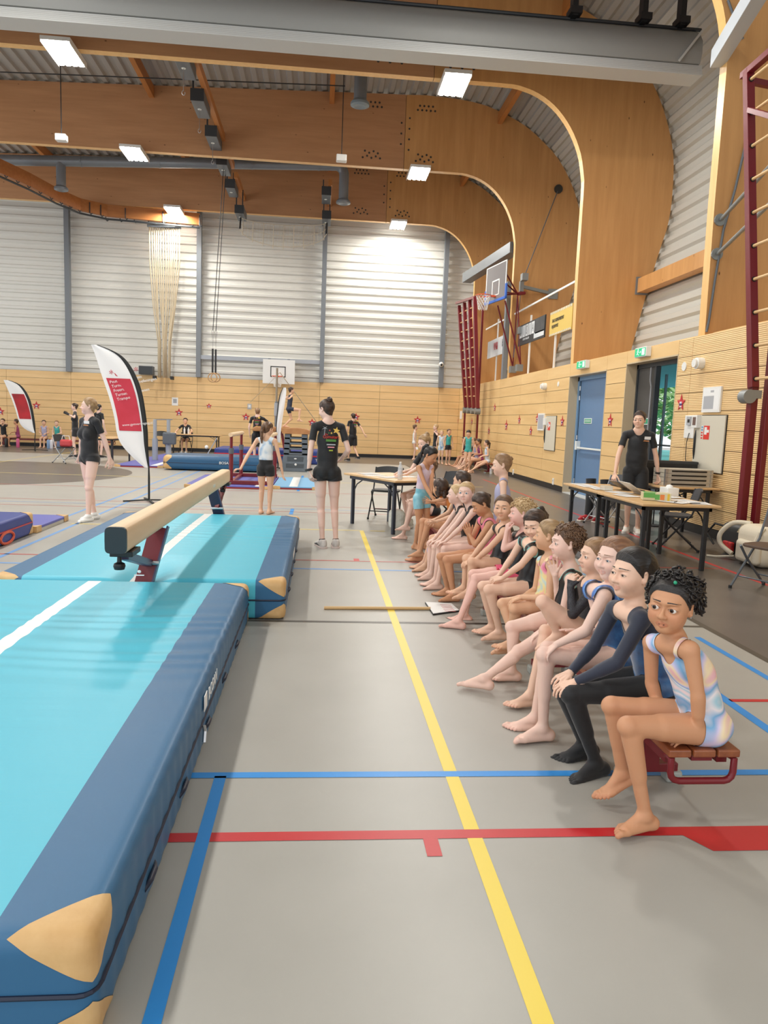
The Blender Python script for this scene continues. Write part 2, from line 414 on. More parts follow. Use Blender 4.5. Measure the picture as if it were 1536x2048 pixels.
# curved glued timber frames
M_glu = wood('glulam_side', (194, 142, 86), (212, 160, 102), axis=2, scale=.55, rough=.42)
M_glub = wood('glulam_beam', (176, 128, 88), (196, 146, 104), axis=0, scale=.55, rough=.45)
M_glue = wood('glulam_edge', (228, 178, 108), (238, 194, 128), axis=2, scale=1.1, rough=.35, knots=False)
M_dowel = mat('dowel_dark', (58, 54, 50), rough=.6)
FR = [('far frame, whose knee ends beside the hoop', 29.0), ('frame behind the name boards', 23.0), ('frame left of the open doors', 17.05), ('nearest frame behind the climbing rack', 11.1)]
def resample(P, n):
    sg = np.linalg.norm(np.diff(P, axis=0), axis=1); s = np.concatenate([[0], np.cumsum(sg)]); t = np.linspace(0, s[-1], n)
    return np.stack([np.interp(t, s, P[:, k]) for k in (0, 1)], 1)
xs_j = 2.3                                                     # the joint between knee and straight beam
OK_ = np.array([q for q in OS if q[0] > xs_j]+[[xs_j, 11.15]]); IK_ = np.array([q for q in IS if q[0] > xs_j]+[[xs_j, 9.05]])
NK = 60
for lab, y in FR:
    root = thing('portal_frame', 'curved glued timber '+lab, 'timber frame', (xs_j, y, 9.05), 'curved timber frames')
    o_, i_ = resample(OK_, NK), resample(IK_, NK)
    b = MB(); T = .2
    vs = [(q[0], yy, q[1]) for yy in (y, y+T) for P in (i_, o_) for q in P]
    fs = []; ms = []
    for k in range(NK-1):
        fs += [(k, k+1, NK+k+1, NK+k), (2*NK+k, 3*NK+k, 3*NK+k+1, 2*NK+k+1), (k, 2*NK+k, 2*NK+k+1, k+1), (NK+k, NK+k+1, 3*NK+k+1, 3*NK+k)]
        ms += [0, 0, 1, 1]
    fs += [(NK-1, 2*NK+NK-1, 3*NK+NK-1, NK+NK-1)]; ms += [0]
    b.add(vs, fs); b.m = ms
    b.build('knee', [M_glu, M_glue], root)
    b = MB(); P = [(xs_j-.012, 9.05), (X0, 9.05), (X0, 10.40), (-9.3, 10.70), (1.62, 11.13), (xs_j-.012, 11.15)]
    b.prism([(x, y, z) for x, z in P], (0, T, 0)); b.m[2] = 1
    b.build('beam', [M_glub, M_glue], root)
    b = MB()
    for ox, dz in ((.35, 0), (-.95, 0)):
        for k in range(9): b.cyl((xs_j+ox+.13*(k % 5)-(.3 if ox < 0 else 0)+.06*(k//5), y-.006, 9.3+.14*(k//5)+(.05 if k % 2 else 0)), (xs_j+ox+.13*(k % 5)-(.3 if ox < 0 else 0)+.06*(k//5), y+.01, 9.3+.14*(k//5)+(.05 if k % 2 else 0)), .032, 8)
        for k in range(9): b.cyl((xs_j+ox+.13*(k % 5)-(.3 if ox < 0 else 0)+.06*(k//5), y-.006, 10.75+.12*(k//5)), (xs_j+ox+.13*(k % 5)-(.3 if ox < 0 else 0)+.06*(k//5), y+.01, 10.75+.12*(k//5)), .032, 8)
    for k in range(7): b.cyl((xs_j+.12-.24*(k % 2), y-.006, 9.6+.15*k), (xs_j+.12-.24*(k % 2), y+.01, 9.6+.15*k), .03, 8)
    b.build('dowels', M_dowel, root)
# purlins between frames, and the rail for the hoists
M_purl = wood('purlin_timber', (176, 112, 58), (192, 128, 70), axis=1, scale=1, rough=.5, knots=False)
def roofz(x): return np.interp(x, [-9.3, 1.62, 3.12, 4.25, 5.03, 5.9], [10.70, 11.13, 11.17, 11.10, 10.92, 10.55])
pl = MB()
for y0, y1 in ((17.25, 23.0), (23.2, 29.0), (11.3, 17.05)):
    for x in (-10.0, -5.1, .09, 5.15): pl.bx((x-.07, y0, roofz(x)-.34), (x+.07, y1, roofz(x)-.03))
struct(pl.build('trim_2', M_purl), 'timber purlins between the roof beams')
sp = MB()                                                      # struts between the frames along the side wall
for y0, y1 in ((11.3, 17.05), (17.25, 23.0), (23.2, 29.0)): sp.bx((7.28, y0, 4.70), (7.52, y1, 5.02), 0); sp.bx((7.24, y0-.0, 4.66), (7.54, y0+.03, 5.06), 1); sp.bx((7.24, y1-.03, 4.66), (7.54, y1, 5.06), 1)
struct(sp.build('trim_3', [M_glu, mat('steel_grey', (122, 128, 134), rough=.45)]), 'timber struts between the frames')
M_steel = _M['steel_grey']
cm = MB()
for x in (-9.87, -4.88, 0.0, 4.88): cm.bx((x-.09, WY-.24, WT), (x+.09, WY-.02, 10.8), 0)
cm.bx((-4.79, WY-.2, 3.68), (-.09, WY-.04, 3.84), 1)
struct(cm.build('trim_4', [M_steel, mat('steel_pale', (166, 172, 180), rough=.4)]), 'grey steel columns of the far wall')

# doors
M_dgrey = mat('door_charcoal', (74, 74, 74), rough=.4); M_ddaylit = mat('door_daylight_tint', (96, 132, 172), rough=.4); M_frame = mat('door_frame_anthracite', (52, 58, 64), rough=.4)  # the blue leaf is charcoal door paint with daylight put into its colour
M_fdaylit = mat('door_frame_daylight_tint', (120, 158, 196), rough=.4); M_chrome = mat('brushed_metal', (190, 192, 194), rough=.3, metal=.8)  # the frame blue carries the same painted daylight
M_sgreen = mat('sign_green', (40, 160, 120), rough=.4); M_swhite = mat('sign_white', (236, 240, 236), rough=.4)
y0, y1, zt = DOORS[1]
d = thing('door_1', 'fire door with push bar beside the tables, daylight painted in as blue-grey', 'door', (WX+.2, 15.6, 0)); d['kind'] = 'structure'
b = MB(); X = WX+.2
b.bx((X, y0+.012, 0), (X+.08, y0+.09, zt-.012)); b.bx((X, y1-.10, 0), (X+.08, y1-.012, zt-.012)); b.bx((X, y0+.012, zt-.1), (X+.08, y1-.012, zt-.012)); b.build('door_frame', M_fdaylit, d)
b = MB(); b.bx((X+.03, y0+.09, .02), (X+.09, y1-.15, zt-.10)); leaf = b.build('door_leaf', M_ddaylit, d, bevel=.004)
b = MB(); b.bx((X+.035, y1-.15, .02), (X+.06, y1-.1, zt-.1)); b.build('door_gap', mat('gap_black', (18, 20, 22), rough=.8), d)
b = MB(); b.bx((X-.07, y1-.36, 1.02), (X+.03, y1-.27, 1.22)); b.bx((X-.05, y0+.2, 1.05), (X-.02, y1-.3, 1.09)); b.build('push_bar', M_swhite, leaf, bevel=.006)
for z in (2.42, 2.2, 1.3, .3): b = MB(); b.cyl((X+.02, y1-.13, z-.05), (X+.02, y1-.13, z+.05), .018, 10); b.build('hinge', M_chrome, d)
b = MB(); b.bx((X+.02, y1-.98, 1.62), (X+.032, y1-.52, 1.74), 0); b.bx((X+.018, y1-.95, 1.635), (X+.021, y1-.55, 1.725), 1); b.bx((X+.016, y1-.93, 1.66), (X+.019, y1-.57, 1.672), 0); b.bx((X+.016, y1-.93, 1.69), (X+.019, y1-.57, 1.702), 0)
b.build('door_sign', [M_swhite, M_sgreen], leaf)
b = MB(); b.bx((WX+.0, y0, 0), (X+.06, y1, .02)); b.build('threshold', mat('sill_pale', (206, 206, 200), rough=.5), d)
y0, y1, zt = DOORS[0]
d = thing('door_2', 'charcoal double door, its right leaf standing open to daylight', 'door', (WX+.2, 12.5, 0)); d['kind'] = 'structure'
b = MB(); b.bx((X, y0+.012, 0), (X+.08, y0+.05, zt-.012)); b.bx((X, y1-.07, 0), (X+.08, y1-.012, zt-.012)); b.bx((X, y0+.012, zt-.09), (X+.08, y1-.012, zt-.012)); b.build('door_frame', M_frame, d)
b = MB(); b.bx((X+.02, 12.80, .02), (X+.08, y1-.07, zt-.09)); leaf = b.build('door_leaf', M_dgrey, d, bevel=.004)
b = MB(); b.bx((X+.0, 12.74, .02), (X+.09, 12.80, zt-.09)); b.build('leaf_edge', M_frame, d)
b = MB(); b.bx((X+.004, 12.86, 1.62), (X+.018, 13.2, 1.74), 0); b.bx((X+.001, 12.88, 1.635), (X+.005, 13.18, 1.725), 1); b.build('door_sign', [M_swhite, M_sgreen], leaf)
b = MB(); b.tube([(X-.02, 12.84, .3), (X-.02, 12.84, 2.3), (X-.02, 12.9, 2.42), (X-.02, 12.9, zt-.1)], .016, 8); b.build('door_bolt', mat('bolt_grey', (150, 150, 152), rough=.4), leaf)
b = MB(); b.bx((X+.10, y0+.02, .02), (X+1.0, y0+.075, zt-.1)); b.build('door_leaf', M_dgrey, d, bevel=.004)
# outdoors beyond the open door
og = MB(); og.bx((WX+.26, -4, -.12), (70, 70, -.03), 0); og.bx((9.5, 6, -.03), (40, 60, -.022), 1); og.bx((WX+.3, 8, -.03), (8.6, 20, -.02), 2)
struct(og.build('ground_outside', [mat('paving_grey', (176, 174, 170), rough=.8, var=((160, 158, 154), 3)), mat('turf_teal', (92, 176, 172), rough=.9, var=((80, 160, 160), 4)), mat('paving_pale', (208, 206, 202), rough=.8)]), 'outdoor paving and teal sports surface')
cp = MB(); cp.bx((WX+2.4, 9.0, 3.35), (14.5, 34, 3.5)); struct(cp.build('roof_canopy', mat('canopy_blue', (150, 186, 206), rough=.5)), 'canopy over the outside of the doors')
fe = thing('railing', 'metal railing seen through the open door', 'railing', (9.6, 18, 0))
mat('rail_steel', (120, 140, 150), rough=.4)
for i in range(8): b = MB(); b.bx((9.58, 12+i*2, -.03), (9.64, 12.06+i*2, 3.1)); b.build('post', _M['rail_steel'], fe)
for z in (.35, 1.1): b = MB(); b.bx((9.59, 12, z), (9.63, 26.1, z+.05)); b.build('rail', _M['rail_steel'], fe)
M_leaf = mat('leaf_green', (158, 196, 132), rough=.7, var=((118, 164, 98), 1.6)); M_bark = mat('bark_brown', (92, 74, 56), rough=.9)
rt = random.Random(3)
for ti, (tx, ty, th, lab) in enumerate(((20.5, 37.5, 5.0, 'round green tree outside, nearest the door edge'), (22.5, 45.0, 5.6, 'broad green tree outside behind the railing'), (24.0, 54.0, 6.2, 'farthest green tree outside beyond the teal pitch'))):
    t = thing('tree', lab, 'tree', (tx, ty, -.03), 'trees outside the door')
    b = MB(); b.cyl((tx, ty, -.03), (tx, ty, th*.5), .16, 10, r2=.09); b.build('trunk', M_bark, t)
    b = MB()
    for i in range(700):
        u = rt.random()*2*math.pi; v = math.acos(2*rt.random()-1); r = rt.random()**.4
        c = (tx+2.3*r*math.sin(v)*math.cos(u), ty+3.2*r*math.sin(v)*math.sin(u), th*.58+th*.40*r*math.cos(v))
        a = rt.random()*6.28; e = .16+.12*rt.random(); dx, dy, dz = math.cos(a)*e, math.sin(a)*e, (rt.random()-.5)*e*2
        b.quad((c[0]-dx, c[1]-dy, c[2]-dz), (c[0]+dy, c[1]-dx, c[2]+dz*.3), (c[0]+dx, c[1]+dy, c[2]+dz), (c[0]-dy, c[1]+dx, c[2]-dz*.3))
    b.build('crown', M_leaf, t, fix=False)
# ------------------------------------------------------------------ lamps and other things under the roof
M_tube = mat('lamp_tube', (255, 251, 244), emit=LAMP_L); M_lampw = mat('lamp_white', (226, 226, 222), rough=.4)
LN = {11.0: 'below the nearest timber frame', 17.2: 'below the second timber beam', 23.15: 'below the third timber beam', 29.1: 'below the farthest timber beam', 5.0: 'over the bench, behind the photographer', -1.0: 'over the back of the hall'}
for x, y in LAMP_XY:
    t = thing('ceiling_lamp', 'bright hall lamp with glowing tubes %s, %s' % (LN[y], 'on the wall-rack side' if x > 0 else 'on the hoist side'), 'lamp', (x, y-.1, LAMP_Z), 'hall lamps under the beams')
    b = MB(); b.bx((x-.30, y-.65, LAMP_Z+.03), (x+.30, y+.45, LAMP_Z+.11)); b.bx((x-.30, y-.65, LAMP_Z-.01), (x-.285, y+.45, LAMP_Z+.03)); b.bx((x+.285, y-.65, LAMP_Z-.01), (x+.30, y+.45, LAMP_Z+.03)); b.build('housing', M_lampw, t)
    for k in range(4):
        b = MB(); xx = x-.21+.14*k; b.quad((xx-.04, y-.6, LAMP_Z), (xx-.04, y+.4, LAMP_Z), (xx+.04, y+.4, LAMP_Z), (xx+.04, y-.6, LAMP_Z)); b.build('tube', M_tube, t, fix=False)
M_hoist = mat('hoist_grey', (92, 98, 104), rough=.45); M_hoistd = mat('hoist_dark', (52, 56, 60), rough=.5); M_cable = mat('cable_black', (34, 34, 36), rough=.6)
b = MB(); b.bx((-3.13, 17.3, 9.47), (-3.0, 25.4, 9.67)); b.bx((-3.13, 26.3, 9.47), (-3.0, 30, 9.67)); b.bx((.06, 26.4, 9.47), (.19, 30, 9.67))
struct(b.build('trim_5', M_purl), 'timber rail that carries the hoists')
HL = ['nearest hoist box, hung on two dark straps below a beam', 'second hoist box along the timber rail', 'third hoist box along the timber rail', 'fourth hoist box, from which the ring ropes drop', 'fifth hoist box along the timber rail', 'last hoist box on the long rail, at the net corner', 'hoist box on the short rail beside the air duct', 'hoist box at the other upper corner of the net']
HP = [(-3.24, 17.9, 9.2), (-3.24, 20.1, 9.2), (-3.24, 22.4, 9.2), (-3.25, 24.7, 9.2), (-3.27, 27.0, 9.2), (-3.1, 28.35, 8.74), (0.0, 27.1, 9.2), (.03, 28.35, 8.74)]
for lab, (x, y, z) in zip(HL, HP):
    t = thing('hoist', lab, 'hoist', (x, y, z), 'grey hoist boxes on the ceiling rail')
    b = MB(); b.bx((x-.16, y-.55, z-.02), (x+.16, y+.55, z+.26)); b.build('hoist_housing', M_hoist, t, bevel=.015)
    b = MB(); b.bx((x-.165, y-.575, z-.025), (x+.165, y-.55, z+.265)); b.build('end_cap', M_hoistd, t)
    zs_ = max(z+.5, 9.55)
    for o_ in (-.11, .11): b = MB(); b.bx((x+o_-.02, y-.5, z+.26), (x+o_+.02, y-.46, zs_)); b.build('strap', M_hoistd, t)
    b = MB(); b.cyl((x-.02, y-.05, z-.03), (x-.02, y-.05, z-.02), .05, 12); b.build('cable_eye', M_swhite, t)
    if y < 23.5: b = MB(); b.tube([(x-.02, y-.05, z-.03), (x-.02, y-.05, z-.5)], .008, 6); b.tube([(x-.02+.035*math.cos(a), y-.05, z-.54+.05*math.sin(a)) for a in np.linspace(1.6, 6.6, 9)], .008, 6); b.build('cable_hook', M_chrome, t)
# divider curtain packed in its housing
M_scr = mat('divider_grey', (150, 152, 150), rough=.5); M_scrl = mat('divider_slats', (196, 198, 196), rough=.45)
YS = 14.3
t = thing('divider_curtain', 'rolled-up pale grey divider curtain across the top of the hall', 'divider curtain', (0, YS, 8.2))
b = MB(); pf = [(YS, 8.46), (YS-.06, 8.62), (YS-.04, 8.85), (YS+.10, 9.05), (YS+.28, 9.17), (YS+.5, 9.17), (YS+.5, 8.46)]
b.prism([(X0+4, y, z) for y, z in pf], (7.0-(X0+4), 0, 0)); b.build('rolled_curtain', M_scr, t, smooth=2)
b = MB()
for k in range(6): b.bx((X0+4, YS-.02+.012*k, 8.25+.035*k), (7.06, YS+.45, 8.25+.035*k+.028))
b.build('slats', M_scrl, t)
b = MB(); b.tube([(X0+4, YS+.28, 9.2), (7.1, YS+.28, 9.2)], .035, 8); b.build('hanger_tube', M_hoistd, t)
for x in (4.55, 5.9, 6.65): b = MB(); b.bx((x-.05, YS+.1, 9.18), (x+.05, YS+.3, 9.75)); b.bx((x-.1, YS+.05, 9.2), (x+.12, YS+.35, 9.32)); b.build('hanger_strap', M_cable, t)
b = MB(); b.bar((6.55, YS-.08, 8.45), (6.95, YS-.08, 9.0), .04, .04); b.build('end_stay', M_scrl, t)
# air duct with outlets
M_duct = mat('duct_grey', (126, 132, 138), rough=.4, metal=.3)
t = thing('air_duct', 'round grey air duct hung across the hall between two beams', 'air duct', (-5, 25.85, 9.4))
YD = 25.85
zd0, zd1 = at(0, 320, YD), at(672, 331, YD); xe = at(690, 345, YD)[0]
pts = [(X0, YD, zd0[2]-.1), (zd0[0], YD, zd0[2]), (zd1[0], YD, zd1[2])]+[(zd1[0]+.28*math.sin(a), YD, zd1[2]-.28*(1-math.cos(a))) for a in np.linspace(.3, 1.57, 5)]
pts += [(pts[-1][0], YD, pts[-1][2]-.3), (pts[-1][0], YD, at(693, 405, YD)[2])]
b = MB(); b.tube(pts, .165, 18); b.build('pipe', M_duct, t, smooth=2)
b = MB(); e = pts[-1]; b.lathe((e[0], e[1], e[2]), [(.17, .1), (.24, .02), (.24, -.04), (.16, -.07), (.06, -.03)], 18); b.build('outlet', M_duct, t, smooth=2)
x2 = at(122, 350, YD); b = MB(); b.cyl((x2[0], YD, at(122, 375, YD)[2]), (x2[0], YD, at(122, 325, YD)[2]), .15, 16); b.lathe((x2[0], YD, at(122, 375, YD)[2]-.05), [(.15, .1), (.22, .03), (.22, -.03), (.14, -.06), (.05, -.02)], 18); b.build('outlet', M_duct, t, smooth=2)
b = MB()
for x in (-8, -5.5, -2.5, -.3): b.lathe((x, YD, 0), [(.0, 0)], 3) if False else b.cyl((x, YD, float(np.interp(x, [zd0[0], zd1[0]], [zd0[2], zd1[2]]))-.001), (x+.05, YD, float(np.interp(x, [zd0[0], zd1[0]], [zd0[2], zd1[2]]))), .175, 18)
b.build('collar', M_duct, t)
a = at(720, 205, 20.5)
t = thing('air_outlet', 'short grey round air outlet hanging behind the second beam', 'air outlet', a)
b = MB(); b.cyl((a[0], 20.5, a[2]), (a[0], 20.5, roofz(a[0])-.1), .17, 18); b.build('pipe', M_duct, t, smooth=2)
b = MB(); b.lathe((a[0], 20.5, a[2]-.05), [(.17, .12), (.25, .03), (.25, -.03), (.16, -.06), (.06, -.02)], 20); b.build('outlet', mat('outlet_blue_grey', (128, 142, 150), rough=.4), t, smooth=2)
for (px, py), lab in (((123, 276), 'small white box hanging on a rod near the far duct outlet'), ((683, 317), 'small white box hanging on a rod beside the round air outlet')):
    a = at(px, py, 19.5); t = thing('hanging_box', lab, 'emergency light', a, 'small boxes on rods')
    b = MB(); b.bx((a[0]-.13, a[1]-.1, a[2]-.08), (a[0]+.13, a[1]+.1, a[2]+.08)); b.build('housing', M_lampw, t, bevel=.02)
    b = MB(); b.cyl((a[0], a[1], a[2]+.08), (a[0], a[1], roofz(a[0])-.08), .012, 6); b.build('rod', M_cable, t)
t = thing('ceiling_cable', 'thin dark cable strung below the roof deck', 'cable', (0, 20, 10.4)); ca, cb = at(0, 144, 20.3), at(690, 172, 20.3)
b = MB(); b.tube([ca, cb], .014, 6); b.build('cable', M_cable, t)
# gymnastic rings
M_ringw = mat('ring_wood', (190, 150, 104), rough=.4)
for px, yy, lab in ((423, 24.6, 'wooden gymnastic ring on its rope, the lower-hanging of the pair'), (429, 25.1, 'wooden gymnastic ring on its rope, partly behind its twin')):
    a = at(px+2, 755, yy); t = thing('gymnastic_ring', lab, 'gymnastic ring', a, 'pair of hanging rings')
    b = MB(); n = 24; b.tube([(a[0]+.14*math.cos(2*math.pi*i/n), a[1]+(.05 if yy > 25 else 0)*math.cos(2*math.pi*i/n), a[2]+.14*math.sin(2*math.pi*i/n)) for i in range(n)], .019, 8, closed=True); b.build('hoop', M_ringw, t, smooth=True)
    b = MB(); b.bx((a[0]-.03, a[1]-.01, a[2]+.13), (a[0]+.03, a[1]+.01, a[2]+.92)); b.build('strap', M_cable, t)
    b = MB(); b.tube([(a[0]-.03, a[1], a[2]+1.5), (a[0], a[1], a[2]+.92), (a[0]+.03, a[1], a[2]+1.5)], .008, 6); b.tube([(a[0], a[1], a[2]+1.5), (-3.25, a[1], 9.2)], .012, 6); b.build('rope', M_cable, t)
# curved timber rail with hooks and the bundle of climbing ropes
M_rail = wood('rope_rail_timber', (168, 104, 54), (184, 120, 64), axis=0, scale=1, rough=.5, knots=False)
t = thing('rope_rail', 'curved timber rail with dark hooks along the far wall', 'rope rail', (-7, 29.6, 8.7))
zr = 8.55; pth = [(-10.5, 23.2), (-10.02, 24.61), (-9.62, 25.8), (-9.27, 27.3), (-8.85, 28.4), (-8.05, 29.0), (-4.75, 29.45)]
PS = smooth([np.array(p) for p in pth], 6) if False else np.array(pth)
b = MB()
for p, q in zip(PS[:-1], PS[1:]): b.bar((p[0], p[1], zr+.28), (q[0], q[1], zr+.28), .14, .42)
b.build('timber', M_rail, t)
b = MB(); b.tube([(p[0], p[1]-.02, zr-.02) for p in PS], .035, 8); b.build('track', M_hoistd, t)
b = MB()
for i in range(16):
    s = i/15*(len(PS)-1); k = min(int(s), len(PS)-2); q = PS[k]+(PS[k+1]-PS[k])*(s-k); b.tube([(q[0], q[1]-.1, zr+.42), (q[0], q[1]-.1, zr+.06), (q[0]+.05, q[1]-.12, zr), (q[0]+.1, q[1]-.12, zr+.04)], .018, 6)
for i in range(7): b.tube([(-8.2+.52*i, 29.38, zr+.42), (-8.2+.52*i, 29.38, zr+.06), (-8.15+.52*i, 29.36, zr), (-8.1+.52*i, 29.36, zr+.04)], .018, 6)
b.build('hook', M_hoistd, t)
t = thing('climbing_ropes', 'gathered bundle of pale climbing ropes against the metal wall', 'climbing ropes', (-6.1, 29.55, 2.85))
M_rope = mat('rope_beige', (214, 198, 168), rough=.85, bump=(120, .4, (1, 1, .3)))
rr2 = random.Random(5)
for i in range(14):
    u = i/13; xt = -6.62+1.1*u; xb = -6.4+.62*(u*.8+.1+rr2.uniform(-.08, .08)); yb = 29.55+rr2.uniform(-.1, .1)
    b = MB(); b.tube([(xt, 29.45, zr-.06), (xt+.02*math.sin(i), 29.5, 7.2), (xt*.6+xb*.4, 29.52, 5.6), (xb+.03*math.sin(i*2), yb, 4.2), (xb, yb, 2.86)], .026, 6); b.build('rope', M_rope, t, smooth=True)
b = MB(); b.bx((-6.7, 29.40, zr-.1), (-5.45, 29.5, zr-.01)); b.build('rope_carriage', M_steel, t)
b = MB(); b.bx((-6.5, 29.4, 2.80), (-6.4, 29.7, 2.92)); b.bx((-5.84, 29.4, 2.80), (-5.74, 29.7, 2.92)); b.build('tie_block', M_cable, t)
# sagging net below the two hoists
t = thing('hanging_net', 'pale cord net sagging between two ceiling hoists', 'net', (-1.6, 28.3, 8.0))
M_cord = mat('cord_pale', (206, 196, 176), rough=.8)
def sag(u, v): return (-3.1+3.15*u, 28.3-.25*v, 8.70-.35*math.sin(math.pi*u)**.6*(1-v)*.5-v*(.45+.55*math.sin(math.pi*u)**.5))
b = MB()
for v in (0, .5, 1.0): b.tube([sag(u, v) for u in np.linspace(0, 1, 25)], .014 if v != .5 else .009, 5)
for u in np.linspace(.03, .97, 9): b.tube([sag(u, v) for v in (0, .5, 1.0, 1.12)], .016, 5)
for u in np.linspace(0, 1, 30)[1:-1]: b.tube([sag(u, v) for v in (0, .5, 1.0)], .004, 4)
b.build('netting', M_cord, t)
b = MB(); b.tube([sag(0, v) for v in np.linspace(0, 1, 6)], .03, 6); b.tube([sag(1, v) for v in np.linspace(0, 1, 6)], .03, 6); b.build('gathered_end', M_cable, t)
# ------------------------------------------------------------------ mats, beam, benches and gym apparatus
M_turq = mat('mat_turquoise', (82, 188, 212), rough=.42, spec=.4, bump=(5, .12, (.4, 2.5, 1), .02)); M_mblue = mat('mat_steel_blue', (52, 104, 144), rough=.45, spec=.4, bump=(60, .06, (1, 1, 1), .003))
M_mwhite = mat('mat_white', (244, 246, 246), rough=.4); M_leath = mat('leather_tan', (222, 184, 128), rough=.55, bump=(90, .25, (1, 1, 1), .003), var=((206, 164, 108), 9)); M_seam = mat('mat_seam_navy', (22, 34, 58), rough=.5)
def soft_mat(name, label, x0, x1, y0, y1, h, border, stripe, dip=None, logo=None, group=None, turq=None, blue=None, patches=True, patch=(.20, .17, .125), seam=True, handles=(), wr=.004, r=.045, cat='gym mat', step=.03):
    "a padded landing mat: rounded box, coloured bands, leather corner patches, seam round its middle"
    root = thing(name, label, cat, ((x0+x1)/2, (y0+y1)/2, 0), group)
    cx = (x0+x1)/2
    def axis(a, b, extra, st):
        v = list(np.linspace(a, b, max(2, int(round((b-a)/st))+1)))
        v += [a+r*k for k in (.15, .35, .6, 1)]+[b-r*k for k in (.15, .35, .6, 1)]
        v = [q for q in v if all(abs(q-e) > .008 for e in extra)]+extra
        v = sorted(v); o = [v[0]]
        for q in v[1:]:
            if q-o[-1] > .003: o.append(q)
        return np.array(o)
    ex = [x0+border, x1-border]+([stripe-.045, stripe+.045] if stripe is not None else [])
    gx, gy, gz = axis(x0, x1, ex, step), axis(y0, y1, [], step), axis(0, h, [], .03)
    V = []; F = []; MI = []
    def sheet(A, B, fn):
        o = len(V)
        for a in A:
            for b_ in B: V.append(fn(a, b_))
        nb = len(B)
        for i in range(len(A)-1):
            for j in range(nb-1): F.append((o+i*nb+j, o+(i+1)*nb+j, o+(i+1)*nb+j+1, o+i*nb+j+1))
    sheet(gx, gy, lambda a, b_: (a, b_, h)); nt = len(F)
    sheet(gx, gz, lambda a, b_: (a, y0, b_)); sheet(gx[::-1], gz, lambda a, b_: (a, y1, b_)); sheet(gy[::-1], gz, lambda a, b_: (x0, a, b_)); sheet(gy, gz, lambda a, b_: (x1, a, b_))
    V = np.array(V); F = np.array(F)
    fc = V[F].mean(1); mi = np.where(np.abs(fc[:, 0]-cx) > (x1-x0)/2-border, 1, 0)
    if stripe is not None: mi = np.where((np.abs(fc[:, 0]-stripe) < .045) & (fc[:, 2] > h-.02), 2, mi)
    lo = np.array([x0+r, y0+r, r]); hi = np.array([x1-r, y1-r, h-r]); q = np.clip(V, lo, hi); d = V-q; L = np.linalg.norm(d, axis=1, keepdims=True)
    P = q+d/np.maximum(L, 1e-9)*np.minimum(L, r)
    nrm = d/np.maximum(L, 1e-9)
    # swelling, ripples of the cover, and a dip where the beam's foot stands
    X, Y, Z = P.T; u = (X-x0)/(x1-x0); v = (Y-y0)/(y1-y0)
    up = np.clip((Z-h+r)/r, 0, 1)
    P[:, 2] += up*(.012*np.sin(np.pi*np.clip(u, 0, 1))*np.sin(np.pi*np.clip(v, 0, 1)))
    rip = np.sin(38*Y+2.2*np.sin(3.1*X+1.3*Y)+1.5*np.sin(9*Y))*np.clip(np.sin(1.7*Y+1.1)+.25, 0, 1)*np.clip(.4+(u-.3)*1.2, .1, 1)
    P[:, 2] += up*wr*rip*np.clip((1-np.abs(v-.62)*1.9), 0, 1)
    P[:, 0] += (1-up)*np.where(nrm[:, 0] > .5, 1, 0)*.35*wr*np.sin(55*Y+6*Z)
    if dip: P[:, 2] -= up*dip[1]*np.exp(-((X-dip[0])/.16)**2)*np.clip(1-(Y-y0)/dip[2], 0, 1)
    mesh_obj('cover', P, F, [turq or M_turq, blue or M_mblue, M_mwhite], root, mi)
    if seam:
        b = MB(); z = h*.5; e = .001; rr = r+.01; pts = []
        for cx_, cy_, a0 in ((x1-r, y1-r, 0), (x0+r, y1-r, 90), (x0+r, y0+r, 180), (x1-r, y0+r, 270)):
            for k in range(5): a = R(a0+22.5*k); pts.append((cx_+(r+e)*math.cos(a), cy_+(r+e)*math.sin(a), z))
        b.tube(pts, .007, 6, closed=True); b.build('seam', M_seam, root)
    for hy in handles: b = MB(); b.tube([(x1-.004, hy-.07, h*.28), (x1+.008, hy-.03, h*.30), (x1+.008, hy+.03, h*.30), (x1-.004, hy+.07, h*.28)], .010, 6); b.build('handle', M_seam, root, smooth=True)
    if patches:
        for sx in (0, 1):
            for sy in (0, 1):
                for sz in (0, 1):
                    dx = (V[:, 0]-x0) if sx == 0 else (x1-V[:, 0]); dy = (V[:, 1]-y0) if sy == 0 else (y1-V[:, 1]); dz = V[:, 2] if sz == 0 else h-V[:, 2]
                    near = (dx < .3) & (dy < .3)
                    Fk = F[near[F].all(1)]
                    fld = 1-(np.abs(dx/patch[0])**1.15+np.abs(dy/patch[1])**1.15+np.abs(dz/patch[2])**1.15)
                    pv, pf_, _ = clip(P+nrm*.0025, Fk, fld)
                    if len(pf_): mesh_obj('corner_patch', pv, pf_, M_leath, root)
    return root
m1 = soft_mat('landing_mat', 'large turquoise landing mat nearest the camera, with tan leather corners', -2.6, -.485, 1.60, 5.29, .30, .24, -1.56, group='turquoise beam mats', handles=(2.15, 2.7, 3.3, 3.9, 4.5), step=.022, wr=.005)
m2 = soft_mat('landing_mat', 'turquoise landing mat under the middle of the balance beam', -2.33, -.225, 5.36, 9.05, .30, .22, -1.33, dip=(-1.29, .07, .9), group='turquoise beam mats', handles=(6.0, 6.6, 7.2, 7.8))
text('BOSAN', 'logo', .085, frame_m((-.476, 3.42, .225), (0, 1, 0), (0, 0, 1)), M_mwhite, m1, .001)
b = MB(); b.bx((-.480, 3.17, .19), (-.477, 3.25, .26)); b.build('logo_block', M_mwhite, m1)
b = MB(); b.tube([(-.472, 3.12, .148), (-.464, 3.1, .13), (-.464, 3.08, .09)], .009, 6); b.build('zip_pull', M_chrome, m1)
b = MB(); b.bx((-.2225, 6.85, .17), (-.219, 7.25, .225)); b.build('logo_block', M_mwhite, m2)
